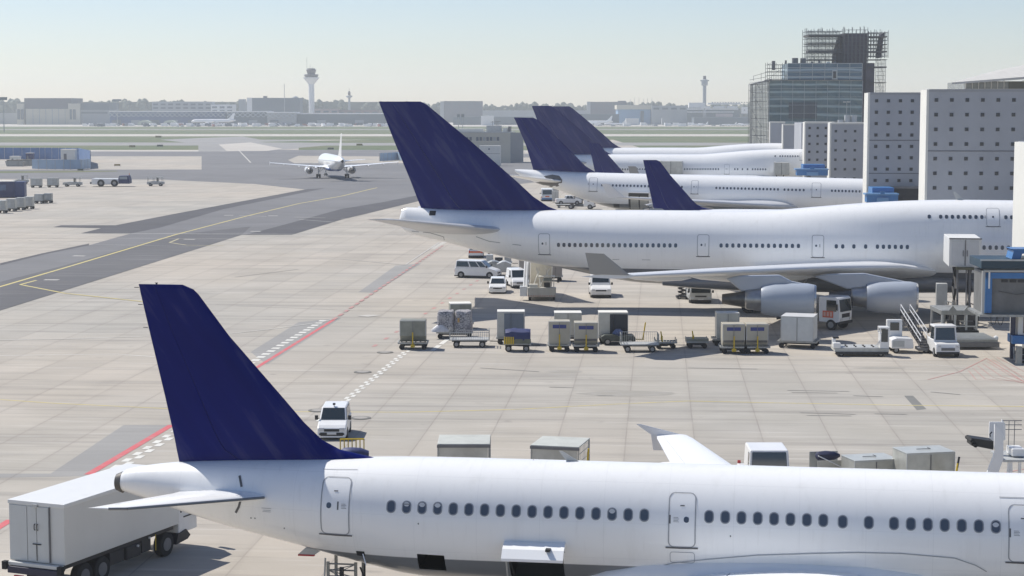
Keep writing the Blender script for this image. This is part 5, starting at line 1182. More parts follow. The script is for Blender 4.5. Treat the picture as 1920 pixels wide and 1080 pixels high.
# net covered pallet pair on a dolly
p=at(852,636,0,1.2); dolly('wide low dolly carrying the net-covered load',p,0,L=2.9,W_=2.2,bar=False,name='pallet_dolly')
NETP=bpy.data.materials.new('netted_plastic_wrap'); NETP.use_nodes=True; t=NETP.node_tree; bb=t.nodes['Principled BSDF']; bb.inputs['Roughness'].default_value=.35
tc=t.nodes.new('ShaderNodeTexCoord').outputs['Object']; vo=t.nodes.new('ShaderNodeTexVoronoi'); vo.feature='DISTANCE_TO_EDGE'; vo.inputs['Scale'].default_value=6; t.links.new(tc,vo.inputs['Vector'])
nn_=noise_(t,tc,2.2,4); msk=math_(t,'MULTIPLY',rng_(t,vo.outputs['Distance'],.03,.14,1,0),rng_(t,nn_,.40,.55,.25,1))
cc=mix_(t,msk,(.44,.42,.42),(.05,.05,.07)); cc=mix_(t,rng_(t,noise_(t,tc,1.1,3),.55,.7,0,.7),cc,(.16,.15,.18)); t.links.new(cc,bb.inputs['Base Color'])
r=thing('netted_pallet','cargo stack under silvery wrap and dark net, left part of the row','pallet',(p[0],p[1],.57),0); rn=random.Random(5)
for k,(cx,w_) in enumerate(((-.7,1.3),(.68,1.3))):
    b=MB(); rings=[]
    for j,(z,sw) in enumerate(((0,1.12),(.25,1.12),(.5,1.1),(.8,1.04),(1.1,1.0),(1.45,.98),(1.58,.92))):
        ring=[]
        for i in range(28):
            a=2*math.pi*i/28; c,s=math.cos(a),math.sin(a); k1=max(abs(c),abs(s))**-1 if True else 1; k1=min(k1,1.42); q=rn.uniform(.95,1.05)
            ring.append((cx+c*k1*w_/2*sw*q,s*k1*.95*sw*q,z+rn.uniform(-.04,.04)))
        rings.append(ring)
    b.loft(rings); b.build('wrapped_load',NETP,r,smooth=True)
b=MB(); rings=[]
for z,sw in ((.0,.62),(.15,.6),(.35,.42),(.55,.2)): rings.append([(-1.1+math.cos(2*math.pi*i/16)*sw*1.2*rn.uniform(.9,1.1),-.95+math.sin(2*math.pi*i/16)*sw*.5,z) for i in range(16)])
b.loft(rings); b.build('loose_wrap',mat('loose_white_wrap',(.62,.62,.64),.35,var=.2,vscale=4),r,smooth=True)
MB().box(.25,.4,-1.02,-.98,.75,1.1).build('tag_card',mat('tag_orange',(.5,.3,.1),.6),r)
# blue tarpaulin cart
r=flat_cart('cart with a blue tarpaulin hood and yellow barred end',at(970,660,0,.8),0,2.1,1.5,rails=False,ends=False,name='covered_cart')
b=MB(); rn=random.Random(2); prof=[(-.78,.62),(-.80,1.15),(-.7,1.5),(-.3,1.66),(.2,1.68),(.68,1.5),(.78,1.1),(.76,.62)]; rings=[]
for i in range(9):
    x=-.9+1.9*i/8; rings.append([(x+rn.uniform(-.02,.02),y*(1 if 0<i<8 else .93)+rn.uniform(-.02,.02),z+(rn.uniform(-.05,.05) if z>1 else 0)-(.06 if i in (0,8) else 0)) for y,z in prof])
b.loft(rings); b.build('tarpaulin',NAVY,r,smooth=True); MB().box(-1.02,1.02,-.8,-.78,.63,.98).build('side_board',mat('olive_grey_board',(.14,.15,.11),.7,var=.2),r)
for k in range(5): MB().box(-1.0+k*.16,-.9+k*.16,-.86,-.81,.58,1.15).build('yellow_bar',YEL,r,bevel=.01)
b=MB(); b.cyl((1.0,0,.45),(3.2,0,.42),.03,n=6); b.build('long_drawbar',DARK,r)
# low tractor with blue heap
r=thing('low_tractor','low dark tractor with a blue and white bundle on its seat','tractor',at(1160,648,0,.8),0)
b=MB(); b.prism([(-1.3,.3),(-1.35,.65),(-1.1,.8),(-.4,.82),(.0,.7),(1.1,.78),(1.3,.6),(1.3,.3)],-.65,.65,'y'); b.build('body',mat('dark_olive_body',(.06,.07,.06),.6,var=.3),r,bevel=.05)
b=MB(); rings=[]; rn=random.Random(8)
for z,sw in ((.7,.36),(.85,.42),(1.05,.36),(1.2,.2)): rings.append([(.0+math.cos(2*math.pi*i/12)*sw*rn.uniform(.85,1.15),math.sin(2*math.pi*i/12)*sw*rn.uniform(.85,1.15),z) for i in range(12)])
b.loft(rings); b.build('bundle',mat('blue_white_cloth',(.12,.16,.30),.7,var=.6,vscale=6),r,smooth=True); wheels(r,[-.85,.9],1.3,.27,.18)
b=MB(); b.cyl((.7,0,.8),(.5,0,1.15),.025,n=6); b.lathe([(-.01,.16),(.01,.16)],(.5,0,1.16),'z',12); b.build('steering_column',BLACK,r)
b=MB(); b.cyl((1.9,-.3,.4),(2.1,-.3,1.75),.05,n=6); b.build('tow_bar',YEL,r); b=MB(); b.cyl((1.3,0,.4),(2.0,-.3,.42),.04,n=6); b.build('drawbar',YEL,r)
def small_dolly(label,px,py,rz=0):
    r=dolly(label,at(px,py,0,.7),rz,L=1.7,W_=1.3,bar=False,name='empty_dolly',group='empty dollies'); b=MB(); b.cyl((-.25,-.5,.5),(-.4,-.5,1.35),.05,n=6); b.box(-.4,-.25,-.56,-.44,.7,1.0); b.build('tow_bar',YEL,r)
    b=MB()
    for x in (-.8,.8):
        for y in (-.6,.6): b.cyl((x,y,.5),(x,y,.8),.035,n=5)
    b.build('stop_post' if False else 'side_stop',GALV,r); return r
small_dolly('small empty dolly with raised yellow tow bar, next to the railed flat cart',1249,655); 
r=small_dolly('small dark empty dolly with yellow tow bar standing alone mid row',1308,654); MB().box(-.85,.85,-.66,.66,.57,.75).build('tray',ULDD,r)
# cargo loader transporter (flat deck, cab at right)
r=thing('deck_loader','low white deck loader with a cab at its right end','loader',at(1617,669,0,1.1),-R(2))
MB().box(-2.0,2.0,-1.05,1.05,.35,.62).build('chassis',mat('cream_white_deck',(.52,.52,.48),.5,var=.15,dirt=.4),r,bevel=.03)
MB().box(-1.5,1.25,-1.0,1.0,.622,.66).build('deck',LGREY,r)
b=MB()
for i in range(4):
    for y in (-.6,.1): b.box(-1.1+i*.65,-.98+i*.65,y,y+.16,.66,.74)
b.build('roller',DARK,r); MB().box(1.35,2.0,-1.0,.0,.62,1.75).build('cab_base',WHITE,r,bevel=.03)
b=MB(); b.box(1.3,2.02,-1.02,.05,2.1,2.18)
for x,y in ((1.34,-.98),(1.98,-.98),(1.34,.0),(1.98,.0)): b.box(x-.04,x+.04,y-.04,y+.04,1.7,2.1)
b.build('cab_roof',WHITE,r); MB().box(1.42,1.9,-1.012,-1.0,1.1,2.05).build('cab_window',GLASS,r)
b=MB(); b.box(-2.1,-1.55,-1.05,-.35,.62,1.0); b.box(-2.05,-1.8,-.2,.3,.62,1.25); b.build('engine_cover',WHITE,r,bevel=.04)
b=MB(); 
for i in range(5): b.cyl((.9+i*.09,-.9+i*.02,.66),(1.35,-.9,1.25-i*.02),.02,n=4)
b.build('cable_guard',WHITE,r); MB().box(-2.0,-1.6,-.3,.3,1.25,1.38).build('seat',BLACK,r); b=MB(); b.box(-1.95,1.95,-1.12,-1.06,.18,.36); b.build('skirt',DARK,r); wheels(r,[-1.5,1.4],2.0,.24,.3)
# mobile steps / belt unit
r=thing('boarding_steps','white mobile steps with two pairs of handrails right of the deck loader','steps',at(1705,663,0,1.1),0)
MB().prism([(-1.3,.35),(-1.3,1.0),(-.9,1.15),(.25,1.1),(.35,.6),(.35,.35)],-.95,.6,'y').build('body',WHITE,r,bevel=.05)
b=MB(); b.box(-1.35,-.2,.62,1.1,.35,2.35); b.build('rear_panel',WHITE,r,bevel=.03); MB().box(-1.12,-.45,.55,.615,1.55,2.15).build('window',GLASS,r); MB().box(-1.2,-.35,-.97,-.94,.5,.95).build('access_panel',LGREY,r)
b=MB(); b.add([(.9,-.9,.45),(1.7,-.9,.45),(.7,2.2,2.5),(.0,2.2,2.5),(.9,-.9,.33),(1.7,-.9,.33),(.7,2.2,2.35),(.0,2.2,2.35)],[(0,1,2,3),(7,6,5,4),(0,4,5,1),(1,5,6,2),(2,6,7,3),(3,7,4,0)]); b.build('stairway',mat('dark_tread_rubber',(.09,.085,.085),.8,var=.3),r)
b=MB()
for i in range(12):
    f=i/12; b.box(.92-.9*f,1.68-1.0*f,-.9+3.1*f-.02,-.9+3.1*f+.02,.45+2.05*f,.53+2.05*f)
b.build('tread',MID,r)
for dx,off in ((0,0),(.78,0)):
    for hh in (.45,.85):
        b=MB(); a_=Vector((.88+dx,-.95,.45+hh)); c_=Vector((-.02+dx*.9,2.2,2.5+hh)); b.cyl(a_,c_,.035,n=5)
        for k in range(6): 
            q=a_.lerp(c_,k/5); b.cyl(q-Vector((0,0,hh)),q,.025,n=4)
        b.build('handrail',WHITE,r)
MB().box(.7,1.9,-1.0,.3,.18,.4).build('foot',MID,r,bevel=.03); wheels(r,[-.95,1.3],1.8,.24,.2)
# white tractor facing the camera
r=thing('tow_tractor','white tow tractor with a boxy cab facing the camera, right of the mobile steps','tractor',at(1778,671,0,.1),FR)
b=MB(); b.prism([(0,.25),(.0,.75),(-.15,1.0),(-.95,1.1),(-.95,1.2),(-3.2,1.2),(-3.2,.3)],-.88,.88,'y'); b.build('body',WHITE,r,bevel=.07,seg=3)
b=MB(); b.hexa([(-2.3,-.82,1.2),(-.95,-.82,1.2),(-.95,.82,1.2),(-2.3,.82,1.2)],[(-2.25,-.74,2.12),(-1.1,-.74,2.12),(-1.1,.74,2.12),(-2.25,.74,2.12)]); b.build('cab',GLASS,r,bevel=.03)
MB().box(-2.4,-.98,-.84,.84,2.1,2.26).build('cab_roof',WHITE,r,bevel=.06)
for y in (-.79,.79): b=MB(); b.hexa([(-1.0,y-.05,1.18),(-.9,y-.05,1.18),(-.9,y+.05,1.18),(-1.0,y+.05,1.18)],[(-1.14,y*.93-.05,2.12),(-1.04,y*.93-.05,2.12),(-1.04,y*.93+.05,2.12),(-1.14,y*.93+.05,2.12)]); b.build('cab_pillar',WHITE,r)
MB().box(-.02,.03,-.5,.5,.52,.72).build('grille',MID,r); MB().box(-.1,.05,-.85,.85,.26,.42).build('bumper',BLACK,r,bevel=.03)
for y in (-.65,.65): MB().box(-.03,.03,y-.12,y+.12,.78,.92).build('headlight',LAMP,r)
b=MB(); b.box(-1.2,-1.08,-1.3,-1.16,1.7,2.0); b.cyl((-1.1,-.85,1.75),(-1.13,-1.2,1.8),.02,n=5); b.build('mirror',BLACK,r)
b=MB(); b.box(-2.8,-2.5,.2,.5,2.1,2.3); b.build('beacon',mat('beacon_amber',(.6,.3,.05),.3),r) if False else None
wheels(r,[-.65,-2.6],1.8,.34,.26)
# big cargo loader right
r=thing('cargo_loader','large grey cargo loader with a raised rear deck, below the catering lift','loader',at(1830,656,0,.2),0)
b=MB()
b.box(-1.6,1.7,.0,4.2,.35,.75); b.build('main_deck',GALV,r,bevel=.03)
b=MB()
for i in range(8): b.cyl((-1.5,.3+i*.5,.79),(1.6,.3+i*.5,.79),.05,n=6)
b.build('roller',LGREY,r); MB().box(-1.7,1.8,-.1,.0,.2,.55).build('front_bumper',MID,r)
b=MB(); b.box(-1.5,1.4,5.0,9.0,2.1,2.45); b.build('bridge_deck',GALV,r,bevel=.03)
b=MB()
for x in (-1.4,-.4,.5,1.3):
    b.box(x-.08,x+.08,5.0,5.15,.4,2.1)
b.box(-1.4,1.3,4.95,5.0,1.15,1.25); b.build('lift_frame',LGREY,r); b=MB()
for x in (-1.4,-.4,.5,1.3): b.box(x-.08,x+.08,8.6,8.75,.4,2.1)
b.box(-1.4,1.3,8.55,8.6,1.15,1.25); b.build('lift_frame',LGREY,r); b=MB(); b.box(-1.5,1.4,4.6,9.2,.35,.9); b.box(-.9,-.0,5.1,5.6,.9,1.6); b.box(.6,1.1,5.1,5.6,.9,1.5); b.build('chassis',DARK,r)
b=MB()
for sx in (-1,1): b.prism([(sx*.6-.3,2.45),(sx*.6,2.85),(sx*.6+.3,2.45)],5.0,5.1,'y')
b.build('guide_fin',GALV,r); MB().lathe([(-.15,.16),(.0,.22),(.15,.16)],(1.78,.9,.75),'x',12).build('roll_guide',WHITE,r)
for x in (-1.2,1.3):
    for y in (1.2,3.4,6.5,8.2): b=MB(); b.cyl((x-.14,y,.3),(x+.14,y,.3),.3,n=14); b.build('wheel',RUB,r)
# catering lift truck at the jumbo door
p=at(1806,612); r=thing('catering_truck','white catering box raised on a dark scissor lift to the jumbo door','truck',(p[0],p[1],0),-TH-FR); 
zb,zt=ZY(500,p[1]),ZY(447,p[1]); W2=1.32
MB().box(-.3,5.6,-W2,W2,zb,zt).build('box_body',mat('catering_box_white',(.74,.74,.72),.4,var=.04,dirt=.15),r,bevel=.03)
b=MB()
for y0_,y1_ in ((-1.1,-.05),(.05,1.1)): b.box(-.34,-.305,y0_,y1_,zb+.1,zt-.15)
b.build('rear_door',mat('catering_door_grey',(.60,.61,.61),.45,var=.05),r); b=MB(); b.box(-.40,-.35,-.03,.03,zb+.1,zt-.12); b.box(-.42,-.35,-.2,-.14,zb+.9,zb+1.4); b.box(-.42,-.35,.14,.2,zb+.9,zb+1.4); b.build('door_lock',MID,r)
MB().box(-.38,-.3,-W2-.02,W2+.02,zt-.05,zt+.05).build('top_rim',MID,r)
b=MB()
for y in (-.62,.62):
    for k in range(2):
        z0_,z1_=1.1+k*(zb-1.1)/2,1.1+(k+1)*(zb-1.1)/2; b.cyl((.6,y,z0_),(3.8,y,z1_),.11,n=6); b.cyl((3.8,y,z0_),(.6,y,z1_),.11,n=6)
b.build('scissor_arms',DARK,r); b=MB(); b.cyl((.2,-.5,1),(.9,-.5,zb),.09,n=8); b.cyl((.2,.5,1),(.9,.5,zb),.09,n=8); b.cyl((-.1,-.2,.6),(.6,-.2,zb),.06,n=6); b.build('hydraulic_ram',MID,r)
b=MB(); b.box(-.8,7.0,-.5,.5,.7,1.05); b.box(-.9,-.2,-1.2,1.2,.6,1.0); b.build('chassis',DARK,r); b=MB(); b.box(-.7,-.15,-.75,.75,zb-.22,zb-.02); b.build('box_base_beam',mat('lift_beam_olive',(.10,.10,.06),.7),r)
MB().box(.1,1.1,1.35,2.25,ZY(575,p[1]),ZY(533,p[1])).build('control_cabinet',LGREY,r,bevel=.02); wheels(r,[.2,5.6,6.6],2.4,.48,.35)
b=MB(); rn=random.Random(4)
for k in range(14): 
    a_=Vector((rn.uniform(-.9,-.2),rn.uniform(-1.2,1.9),rn.uniform(.8,2.4))); b.cyl(a_,a_+Vector((rn.uniform(-.3,.3),rn.uniform(-.7,.7),rn.uniform(-.5,.7))),.05,n=5)
b.build('hose',DARK,r); b=MB(); b.cyl((-.9,1.6,.5),(-.9,1.6,2.2),.05,n=6); b.cyl((-.9,1.0,2.1),(-.9,1.6,2.2),.05,n=6); b.cyl((-.9,1.0,.6),(-.9,1.0,2.1),.05,n=6); b.build('ladder',LGREY,r)
# passenger bridge at the right edge
YJ=134; x0=D(1839,YJ,5.5); zt,zb=ZY(487,YJ),ZY(590,YJ); r=thing('boarding_bridge','blue and white boarding bridge head at the right edge of the picture','boarding bridge',(x0,YJ,0),-R(3))
s=F/YJ
MB().box(.28,9,.25,4,zb+.05,zt-.9).build('cabin_wall',mat('bridge_inner_grey',(.17,.17,.165),.6,var=.25,vscale=.9,dirt=.3),r)
MB().box(-.05,9,-.3,4.2,zt-.62,zt).build('roof',TEAL,r,bevel=.03); MB().box(-.12,9,-.36,-.3,zt-.06,zt+.05).build('roof_edge',LGREY,r)
MB().box(.35,.80,-.02,.2,zb+.12,zt-.95).build('blue_jamb',BLUE,r); MB().box(.35,9,-.02,.2,zt-1.35,zt-.93).build('blue_lintel',BLUE,r)
b=MB(); b.cyl((.18,0,zb+.1),(.18,0,zt-.8),.13,n=10); b.cyl((.18,0,zt-.8),(9,0,zt-.8),.10,n=10); b.build('door_frame_tube',mat('tube_pale',(.45,.45,.43),.5),r)
MB().box(.52,.64,-.07,-.03,zb+1.9,zb+3.1).build('marker_light',WHITE,r)
b=MB(); 
for i in range(7): b.box(1.5+i*.6,1.95+i*.6,.18,.24,zt-1.65,zt-1.45)
b.build('vent_slot',DARK,r); b=MB(); b.cyl((1.3,.2,zb+1.7),(2.6,.2,zb+1.45),.02,n=4); b.cyl((2.6,.2,zb+1.45),(4.2,.2,zb+1.7),.02,n=4); b.build('strap',DARK,r)
MB().box(-.1,9,-.4,4.2,zb-.12,zb+.05).build('floor_beam',GALV,r); MB().box(2.3,2.62,.3,.6,.2,zb-.12).build('support_leg',mat('leg_dark_blue_grey',(.03,.035,.07),.5),r)
b=MB(); 
for cx in (1.0,1.5):
    P=[(cx+math.cos(math.pi+math.pi*i/8)*.22,.2,zb-.12+math.sin(math.pi+math.pi*i/8)*.65) for i in range(9)]; b.tube(P,.025,5)
b.build('hanging_cable',DARK,r)
MB().box(2.75,4.8,.0,1.2,2.0,3.45).build('service_cabin',CONC2,r); MB().box(3.1,3.4,-.05,-.0,2.1,3.3).build('service_cabin_door',GLASS,r); MB().box(2.3,5.5,-.3,1.5,1.35,1.95).build('wheel_beam',BLUE,r,bevel=.03)
MB().box(2.35,2.75,-1.5,-1.1,.0,.0+1.3).build('bogie_guard',GALV,r); 
for y in (-.4,.4): b=MB(); b.cyl((3.1,y-.15,.5),(3.1,y+.15,.5),.5,n=20); b.build('wheel',RUB,r,bevel=.04)
b=MB(); P=[(2.3,-.9,.35),(2.3,-.9,1.2),(2.5,-.9,1.3)]; b.tube(P,.03,5); b.tube([(2.3,-1.1,.3),(3.3,-1.1,.3)],.03,5); b.tube([(2.3,-1.1,.3),(2.3,-.6,1.2)],.03,5); b.tube([(2.3,-1.1,.7),(3.3,-1.1,.7)],.025,5); b.build('wheel_guard_rail',GALV,r)
b=MB(); b.prism([(2.25,zt+.02),(2.4,zt+.6),(2.2,zt+.75),(5,zt+.75),(4.7,zt+.6),(3.0,zt+.4),(2.9,zt+.02)],.5,2.5,'y'); b.build('roof_unit',BLUE,r)
# distant blue bridges and raised boxes at the walls
def far_bridge(label,px0,px1,pt,pb,Y):
    x0,x1=D(px0,Y),D(px1,Y); w=x1-x0; zt,zb=ZY(pt,Y),ZY(pb,Y); h=zt-zb; r=thing('boarding_bridge',label,'boarding bridge',(x0,Y,0),-R(3))
    MB().box(w*.28,w*.95,2,6,zb,zt).build('upper_tunnel',BLUE,r,bevel=.05); MB().box(w*.05,w,-.2,2,zb-.1,zb+h*.55).build('cabin',BLUE,r,bevel=.05)
    MB().box(w*.0,w*1.02,-.35,2.1,zb+h*.5,zb+h*.62).build('roof_slab',mat('bridge_pale_blue',(.13,.28,.5),.4),r); MB().box(w*.35,w*.7,-.5,-.2,zb-.1,zb+h*.3).build('window',mat('bridge_pale_blue',(.13,.28,.5),.4),r)
    MB().box(w*.45,w*.58,-.42,-.3,zb+h*.55,zb+h*.8).build('service_box',BLUE,r); MB().box(w*.4,w*.5,1,1.6,0,zb).build('support_leg',MID,r)
    return r
far_bridge('blue boarding bridge at the foot of the second tall wall',1622,1683,353,378,247)
far_bridge('blue boarding bridge in front of the low window walls, farther one',1490,1551,309,328,338)
def raised_box(label,px0,px1,pt,pb,Y,white=True):
    x0,x1=D(px0,Y),D(px1,Y); r=thing('catering_truck',label,'truck',(x0,Y,0),-TH); zt,zb=ZY(pt,Y),ZY(pb,Y)
    MB().box(.25,x1-x0,0,3,zb,zt).build('box_body',ULDG,r,bevel=.03); MB().box(0,.25,-.05,3,zb,zt+.1).build('side_wall',CONC2,r); MB().box((x1-x0)*.5-.05,(x1-x0)*.5+.05,-.05,0,zb,zt).build('door_seam',MID,r)
    b=MB(); b.cyl((.5,1,.9),(2,1,zb),.1,n=6); b.cyl((2,1,.9),(.5,1,zb),.1,n=6); b.build('scissor_arms',DARK,r); MB().box(.2,x1-x0,-1,4,.5,.9).build('chassis',DARK,r); return r
raised_box('grey catering box raised at the far jumbo, near the low window walls',1450,1479,305,328,374)
raised_box('grey and white catering box raised at the far jumbo, behind the small fin',1236,1278,302.5,330,378)
# --- stair truck and boxes under the jumbo tail
r=thing('stair_truck','cream passenger stair truck under the jumbo tail facing the camera','stair truck',at(1016,564,0,0),FR)
b=MB(); b.box(-5.5,.0,-1.3,1.3,.35,.75); b.build('chassis',CREAM,r,bevel=.04); MB().box(-.9,.05,-1.35,1.35,.4,1.25).build('front_panel',mat('stair_front_grey',(.45,.44,.40),.5,var=.1,dirt=.3),r,bevel=.04)
b=MB()
for i in range(12): b.box(.05,.07,-1.3+i*.22,-1.2+i*.22,.42,.52)
b.build('warning_stripe',mat('faded_red_stripe',(.4,.16,.12),.6),r)
b=MB()
for x,y in ((-.9,-.2),(-.9,1.15),(-.1,-.2),(-.1,1.15)): b.cyl((x,y,1.2),(x,y,2.3),.035,n=5)
b.box(-1.0,0,-.3,1.25,2.28,2.34); b.build('cab_frame',CREAM,r); MB().box(-.10,-.09,.15,.95,1.9,2.2).build('windscreen',mat('pale_cab_glass',(.10,.13,.13),.1,spec=.7),r); MB().box(-.8,-.4,.2,.8,1.2,1.7).build('seat',BLACK,r)
MB().box(.0,.12,1.45,1.65,1.75,2.15).build('mirror',BLACK,r)
b=MB(); b.add([(-8.0,-1.0,.7),(-8.0,1.0,.7),(-.6,1.0,4.9),(-.6,-1.0,4.9),(-8.0,-1.0,.5),(-8.0,1.0,.5),(-.6,1.0,4.7),(-.6,-1.0,4.7)],[(0,1,2,3),(7,6,5,4),(0,4,5,1),(1,5,6,2),(2,6,7,3),(3,7,4,0)]); b.build('stairway',CREAM,r)
for y in (-1.05,1.05): 
    b=MB(); b.hexa([(-8.0,y-.05,.3),(-7.9,y-.05,.3),(-7.9,y+.05,.3),(-8.0,y+.05,.3)],[(-.9,y-.05,6.0),(-.5,y-.05,4.6),(-.5,y+.05,4.6),(-.9,y+.05,6.0)]); b.add([(-8,y,.5),(-8,y,1.7),(-.6,y,5.9),(-.6,y,4.7)],[(0,1,2,3)]); b.build('stair_side_panel',WHITE,r)
b=MB(); b.cyl((-1.2,-1.45,.9),(-3.2,-1.25,4.3),.12,n=6); b.cyl((-1.5,-1.7,.9),(-3.5,-1.5,4.3),.12,n=6); b.build('support_strut',WHITE,r)
b=MB()
for a_,c_ in (((-1.2,-.9,1.0),(-2.2,-.2,2.9)),((-2.4,-.9,1.0),(-1.4,-.2,2.7)),((-1.2,.1,1.0),(-2.2,-.5,3.0)),((-1.1,-.3,1.0),(-1.9,.8,3.0)),((-1.2,.9,1.0),(-2.4,.4,3.0))): b.cyl(a_,c_,.05,n=5)
b.build('brace',CREAM,r); MB().box(-1.0,-.3,-2.1,-1.4,.4,1.35).build('side_box',WHITE,r,bevel=.03); MB().box(-.9,-.2,-1.2,-.4,1.25,1.55).build('toolbox',CREAM,r); wheels(r,[-.55,-4.6],2.5,.36,.25)
p=at(985,531,0,0); uld('grey-brown tall container behind the stair truck, left side',p,0,1.3,1.6,2.3,z=.4,m=mat('container_grey_brown',(.34,.31,.28),.6,var=.1,dirt=.2)); dolly('dolly under the grey-brown container left of the stair truck',p,L=1.5,bar=False)
p=at(1041,526,0,0); uld('grey curtain-sided container right behind the stair truck',p,0,1.4,1.6,1.8,m=mat('container_grey_brown',(.34,.31,.28),.6)); dolly('dolly right behind the stair truck',p,L=1.6,bar=False)
def tank_cart(label,px,py,m=GALV,w=1.7,rz=0):
    r=thing('service_trolley',label,'cart',at(px,py,0,.8),rz,'service trolleys behind the passenger van')
    MB().prism([(-w/2,.45),(-w/2,1.35),(-w*.1,1.62),(w*.1,1.62),(w/2,1.35),(w/2,.45)],-1.0,1.0,'y').build('body',m,r,bevel=.05); MB().box(-w*.3,w*.3,-1.03,-1.0,.6,1.25).build('panel',LGREY,r); wheels(r,[-w*.32,w*.32],1.9,.24,.16)
    b=MB(); b.cyl((-w*.5,0,.4),(-w*.5-.6,0,.4),.03,n=5); b.build('drawbar',DARK,r); return r
tank_cart('grey service trolley behind the windscreen of the passenger van',925,517,GALV); tank_cart('pale grey service trolley with rounded hood, right of the passenger van',945,518,LGREY,1.6)
r=flat_cart('flat trolley with pale boxes behind the two grey service trolleys',at(936,502,0,1),0,3.0,1.6,rails=False,ends=False,group=None,name='flat_trolley')
for x in (-1.1,1.0): MB().box(x-.4,x+.4,-.6,.6,.64,1.45).build('box',LGREY,r,bevel=.03)
MB().box(-.5,.4,-.5,.5,.64,1.1).build('crate',DARK,r)
b=MB(); b.lathe([(0,.16),(.9,.12),(1.0,.0)],(0,0,0),'z',8); o=b.build('bollard',BLACK); o.location=at(917,485); tag(o,'small dark post beside the estate car under the jumbo tail','post')
# --- row of carts just behind the near airliner
r=thing('roofed_cart','roofed baggage cart with a flat pale roof, behind the near airliner, left one','cart',(D(870,90,2),90.6,0),0,'roofed carts behind the near airliner')
def roofed(r,w,d,h=2.0,front=CONC2):
    MB().box(-w/2,w/2,-d/2,d/2,h,h+.07).build('roof',mat('cart_roof_pale',(.52,.53,.48),.5,var=.06,dirt=.25),r,bevel=.02); MB().box(-w/2-.02,w/2+.02,-d/2-.03,-d/2,h-.12,h+.02).build('roof_edge',MID,r)
    b=MB()
    for x in (-w/2+.05,w/2-.05):
        for y in (-d/2+.05,d/2-.05): b.cyl((x,y,.5),(x,y,h),.035,n=6)
    b.build('corner_posts' if False else 'corner_post',GALV,r); MB().box(-w/2,w/2,-d/2,d/2,.45,.55).build('deck',GALV,r); MB().box(-w/2+.1,w/2-.1,-d/2+.04,-d/2+.08,.55,h-.1).build('curtain',ULDG,r)
    for x in (-w/2,w/2):
        b=MB()
        for i in range(9): f=-d/2+.1+(d-.2)*i/8; b.cyl((x,f,.55),(x,f,h),.015,n=4)
        for z in (.9,1.3,1.7): b.cyl((x,-d/2,z),(x,d/2,z),.015,n=4)
        b.build('side_mesh',LGREY,r)
    wheels(r,[-w*.33,w*.33],d,.24,.15)
roofed(r,2.55,2.6)
r=thing('roofed_cart','roofed cart standing askew with mesh sides, behind the near airliner, right one','cart',(D(1052,89,2),90,0),-R(14),'roofed carts behind the near airliner'); roofed(r,2.4,2.6)
b=MB(); b.cyl((1.5,-1.2,.4),(1.65,-1.2,2.0),.05,n=6); b.build('tow_bar',YEL,r)
o=vehicle('box_van','white van with a dark green-tinted windscreen rising behind the near airliner','van',(D(1440,87,2),86.2+2.4,0),FR,dict(L=4.8,W=1.98,m=WHITE,lb=[(2.4,.3),(2.4,1.0),(2.3,1.1),(2.2,1.2),(-2.4,.8),(-2.4,.3)],cb=[(2.2,1.15),(2.0,2.25),(.1,2.3),(.0,.9)],t=.09,sw=[(.72,.93)],wx=(1.5,-1.5),wr=.34,rear=0,hz=.85,gz=.7))
r=flat_cart('open grey baggage cart heaped with a dark blue bag, behind the near airliner',(D(1552,90,1.4),90,0),R(8),1.5,1.4,rails=False,ends=False,name='open_cart')
MB().box(-.72,.72,-.7,-.66,.63,1.25).build('side_wall',ULDG,r); MB().box(-.72,.72,.66,.7,.63,1.45).build('side_wall',ULDG,r); b=MB(); b.cyl((-.7,-.7,1.5),(.5,-.75,.9),.03,n=5); b.build('stay',WHITE,r)
b=MB(); rn=random.Random(12); rings=[]
for x,sw in ((-.6,.12),(-.5,.28),(-.1,.32),(.3,.26),(.6,.1)): rings.append([(x,math.cos(2*math.pi*i/12)*sw*rn.uniform(.9,1.1),1.35+math.sin(2*math.pi*i/12)*sw*.8) for i in range(12)])
b.loft(rings); b.build('bag',mat('navy_bag',(.015,.02,.06),.6,var=.4,vscale=5),r,smooth=True)
SIL=mat('silver_container_sheet',(.50,.50,.46),.4,.4,var=.15,dirt=.45)
def silver(label,cx,Y,w,d,h,rz,z=.5):
    X_=D(cx,Y,1.5)
    dolly('dolly under the '+label.split(',')[0],(X_,Y,0),rz,L=w,W_=d,bar=False,group='dollies behind the near airliner'); r=uld(label,(X_,Y,0),rz,w,d,h,z=.57,m=SIL,slant=.0,name='silver_container',top=mat('silver_lid',(.56,.57,.53),.35,.3,var=.08,dirt=.2))
    b=MB(); b.tube([(-.4,-.1,h+.09),(.3,-.1,h+.09),(.3,.25,h+.09)],.02,4); b.build('lid_handle',MID,r); return r
silver('low silver container, left of the taller one, behind the near airliner',1630,88.6,2.2,1.6,.95,R(14)); silver('taller silver container, right of the low one, behind the near airliner',1731,87.6,2.4,1.7,1.5,R(12))
r=thing('tow_bar','yellow and black tow bar leaning beside the taller silver container','tow bar',(D(1786,86,1.5),86,0),0); b=MB(); b.cyl((0,0,.1),(.25,0,1.75),.05,n=6); b.build('bar',YEL,r); b=MB(); b.cyl((.22,0,1.55),(.3,0,2.05),.05,n=6); b.build('handle',BLACK,r)
r=thing('baggage_trolley','small trolley with yellow bars and a navy cover at the tip of the near fin','cart',(D(660,93.3,1.3),93.3,0),R(4)); MB().box(-.75,.75,-.5,.5,.5,.6).build('deck',GALV,r)
b=MB(); rn=random.Random(6); rings=[]
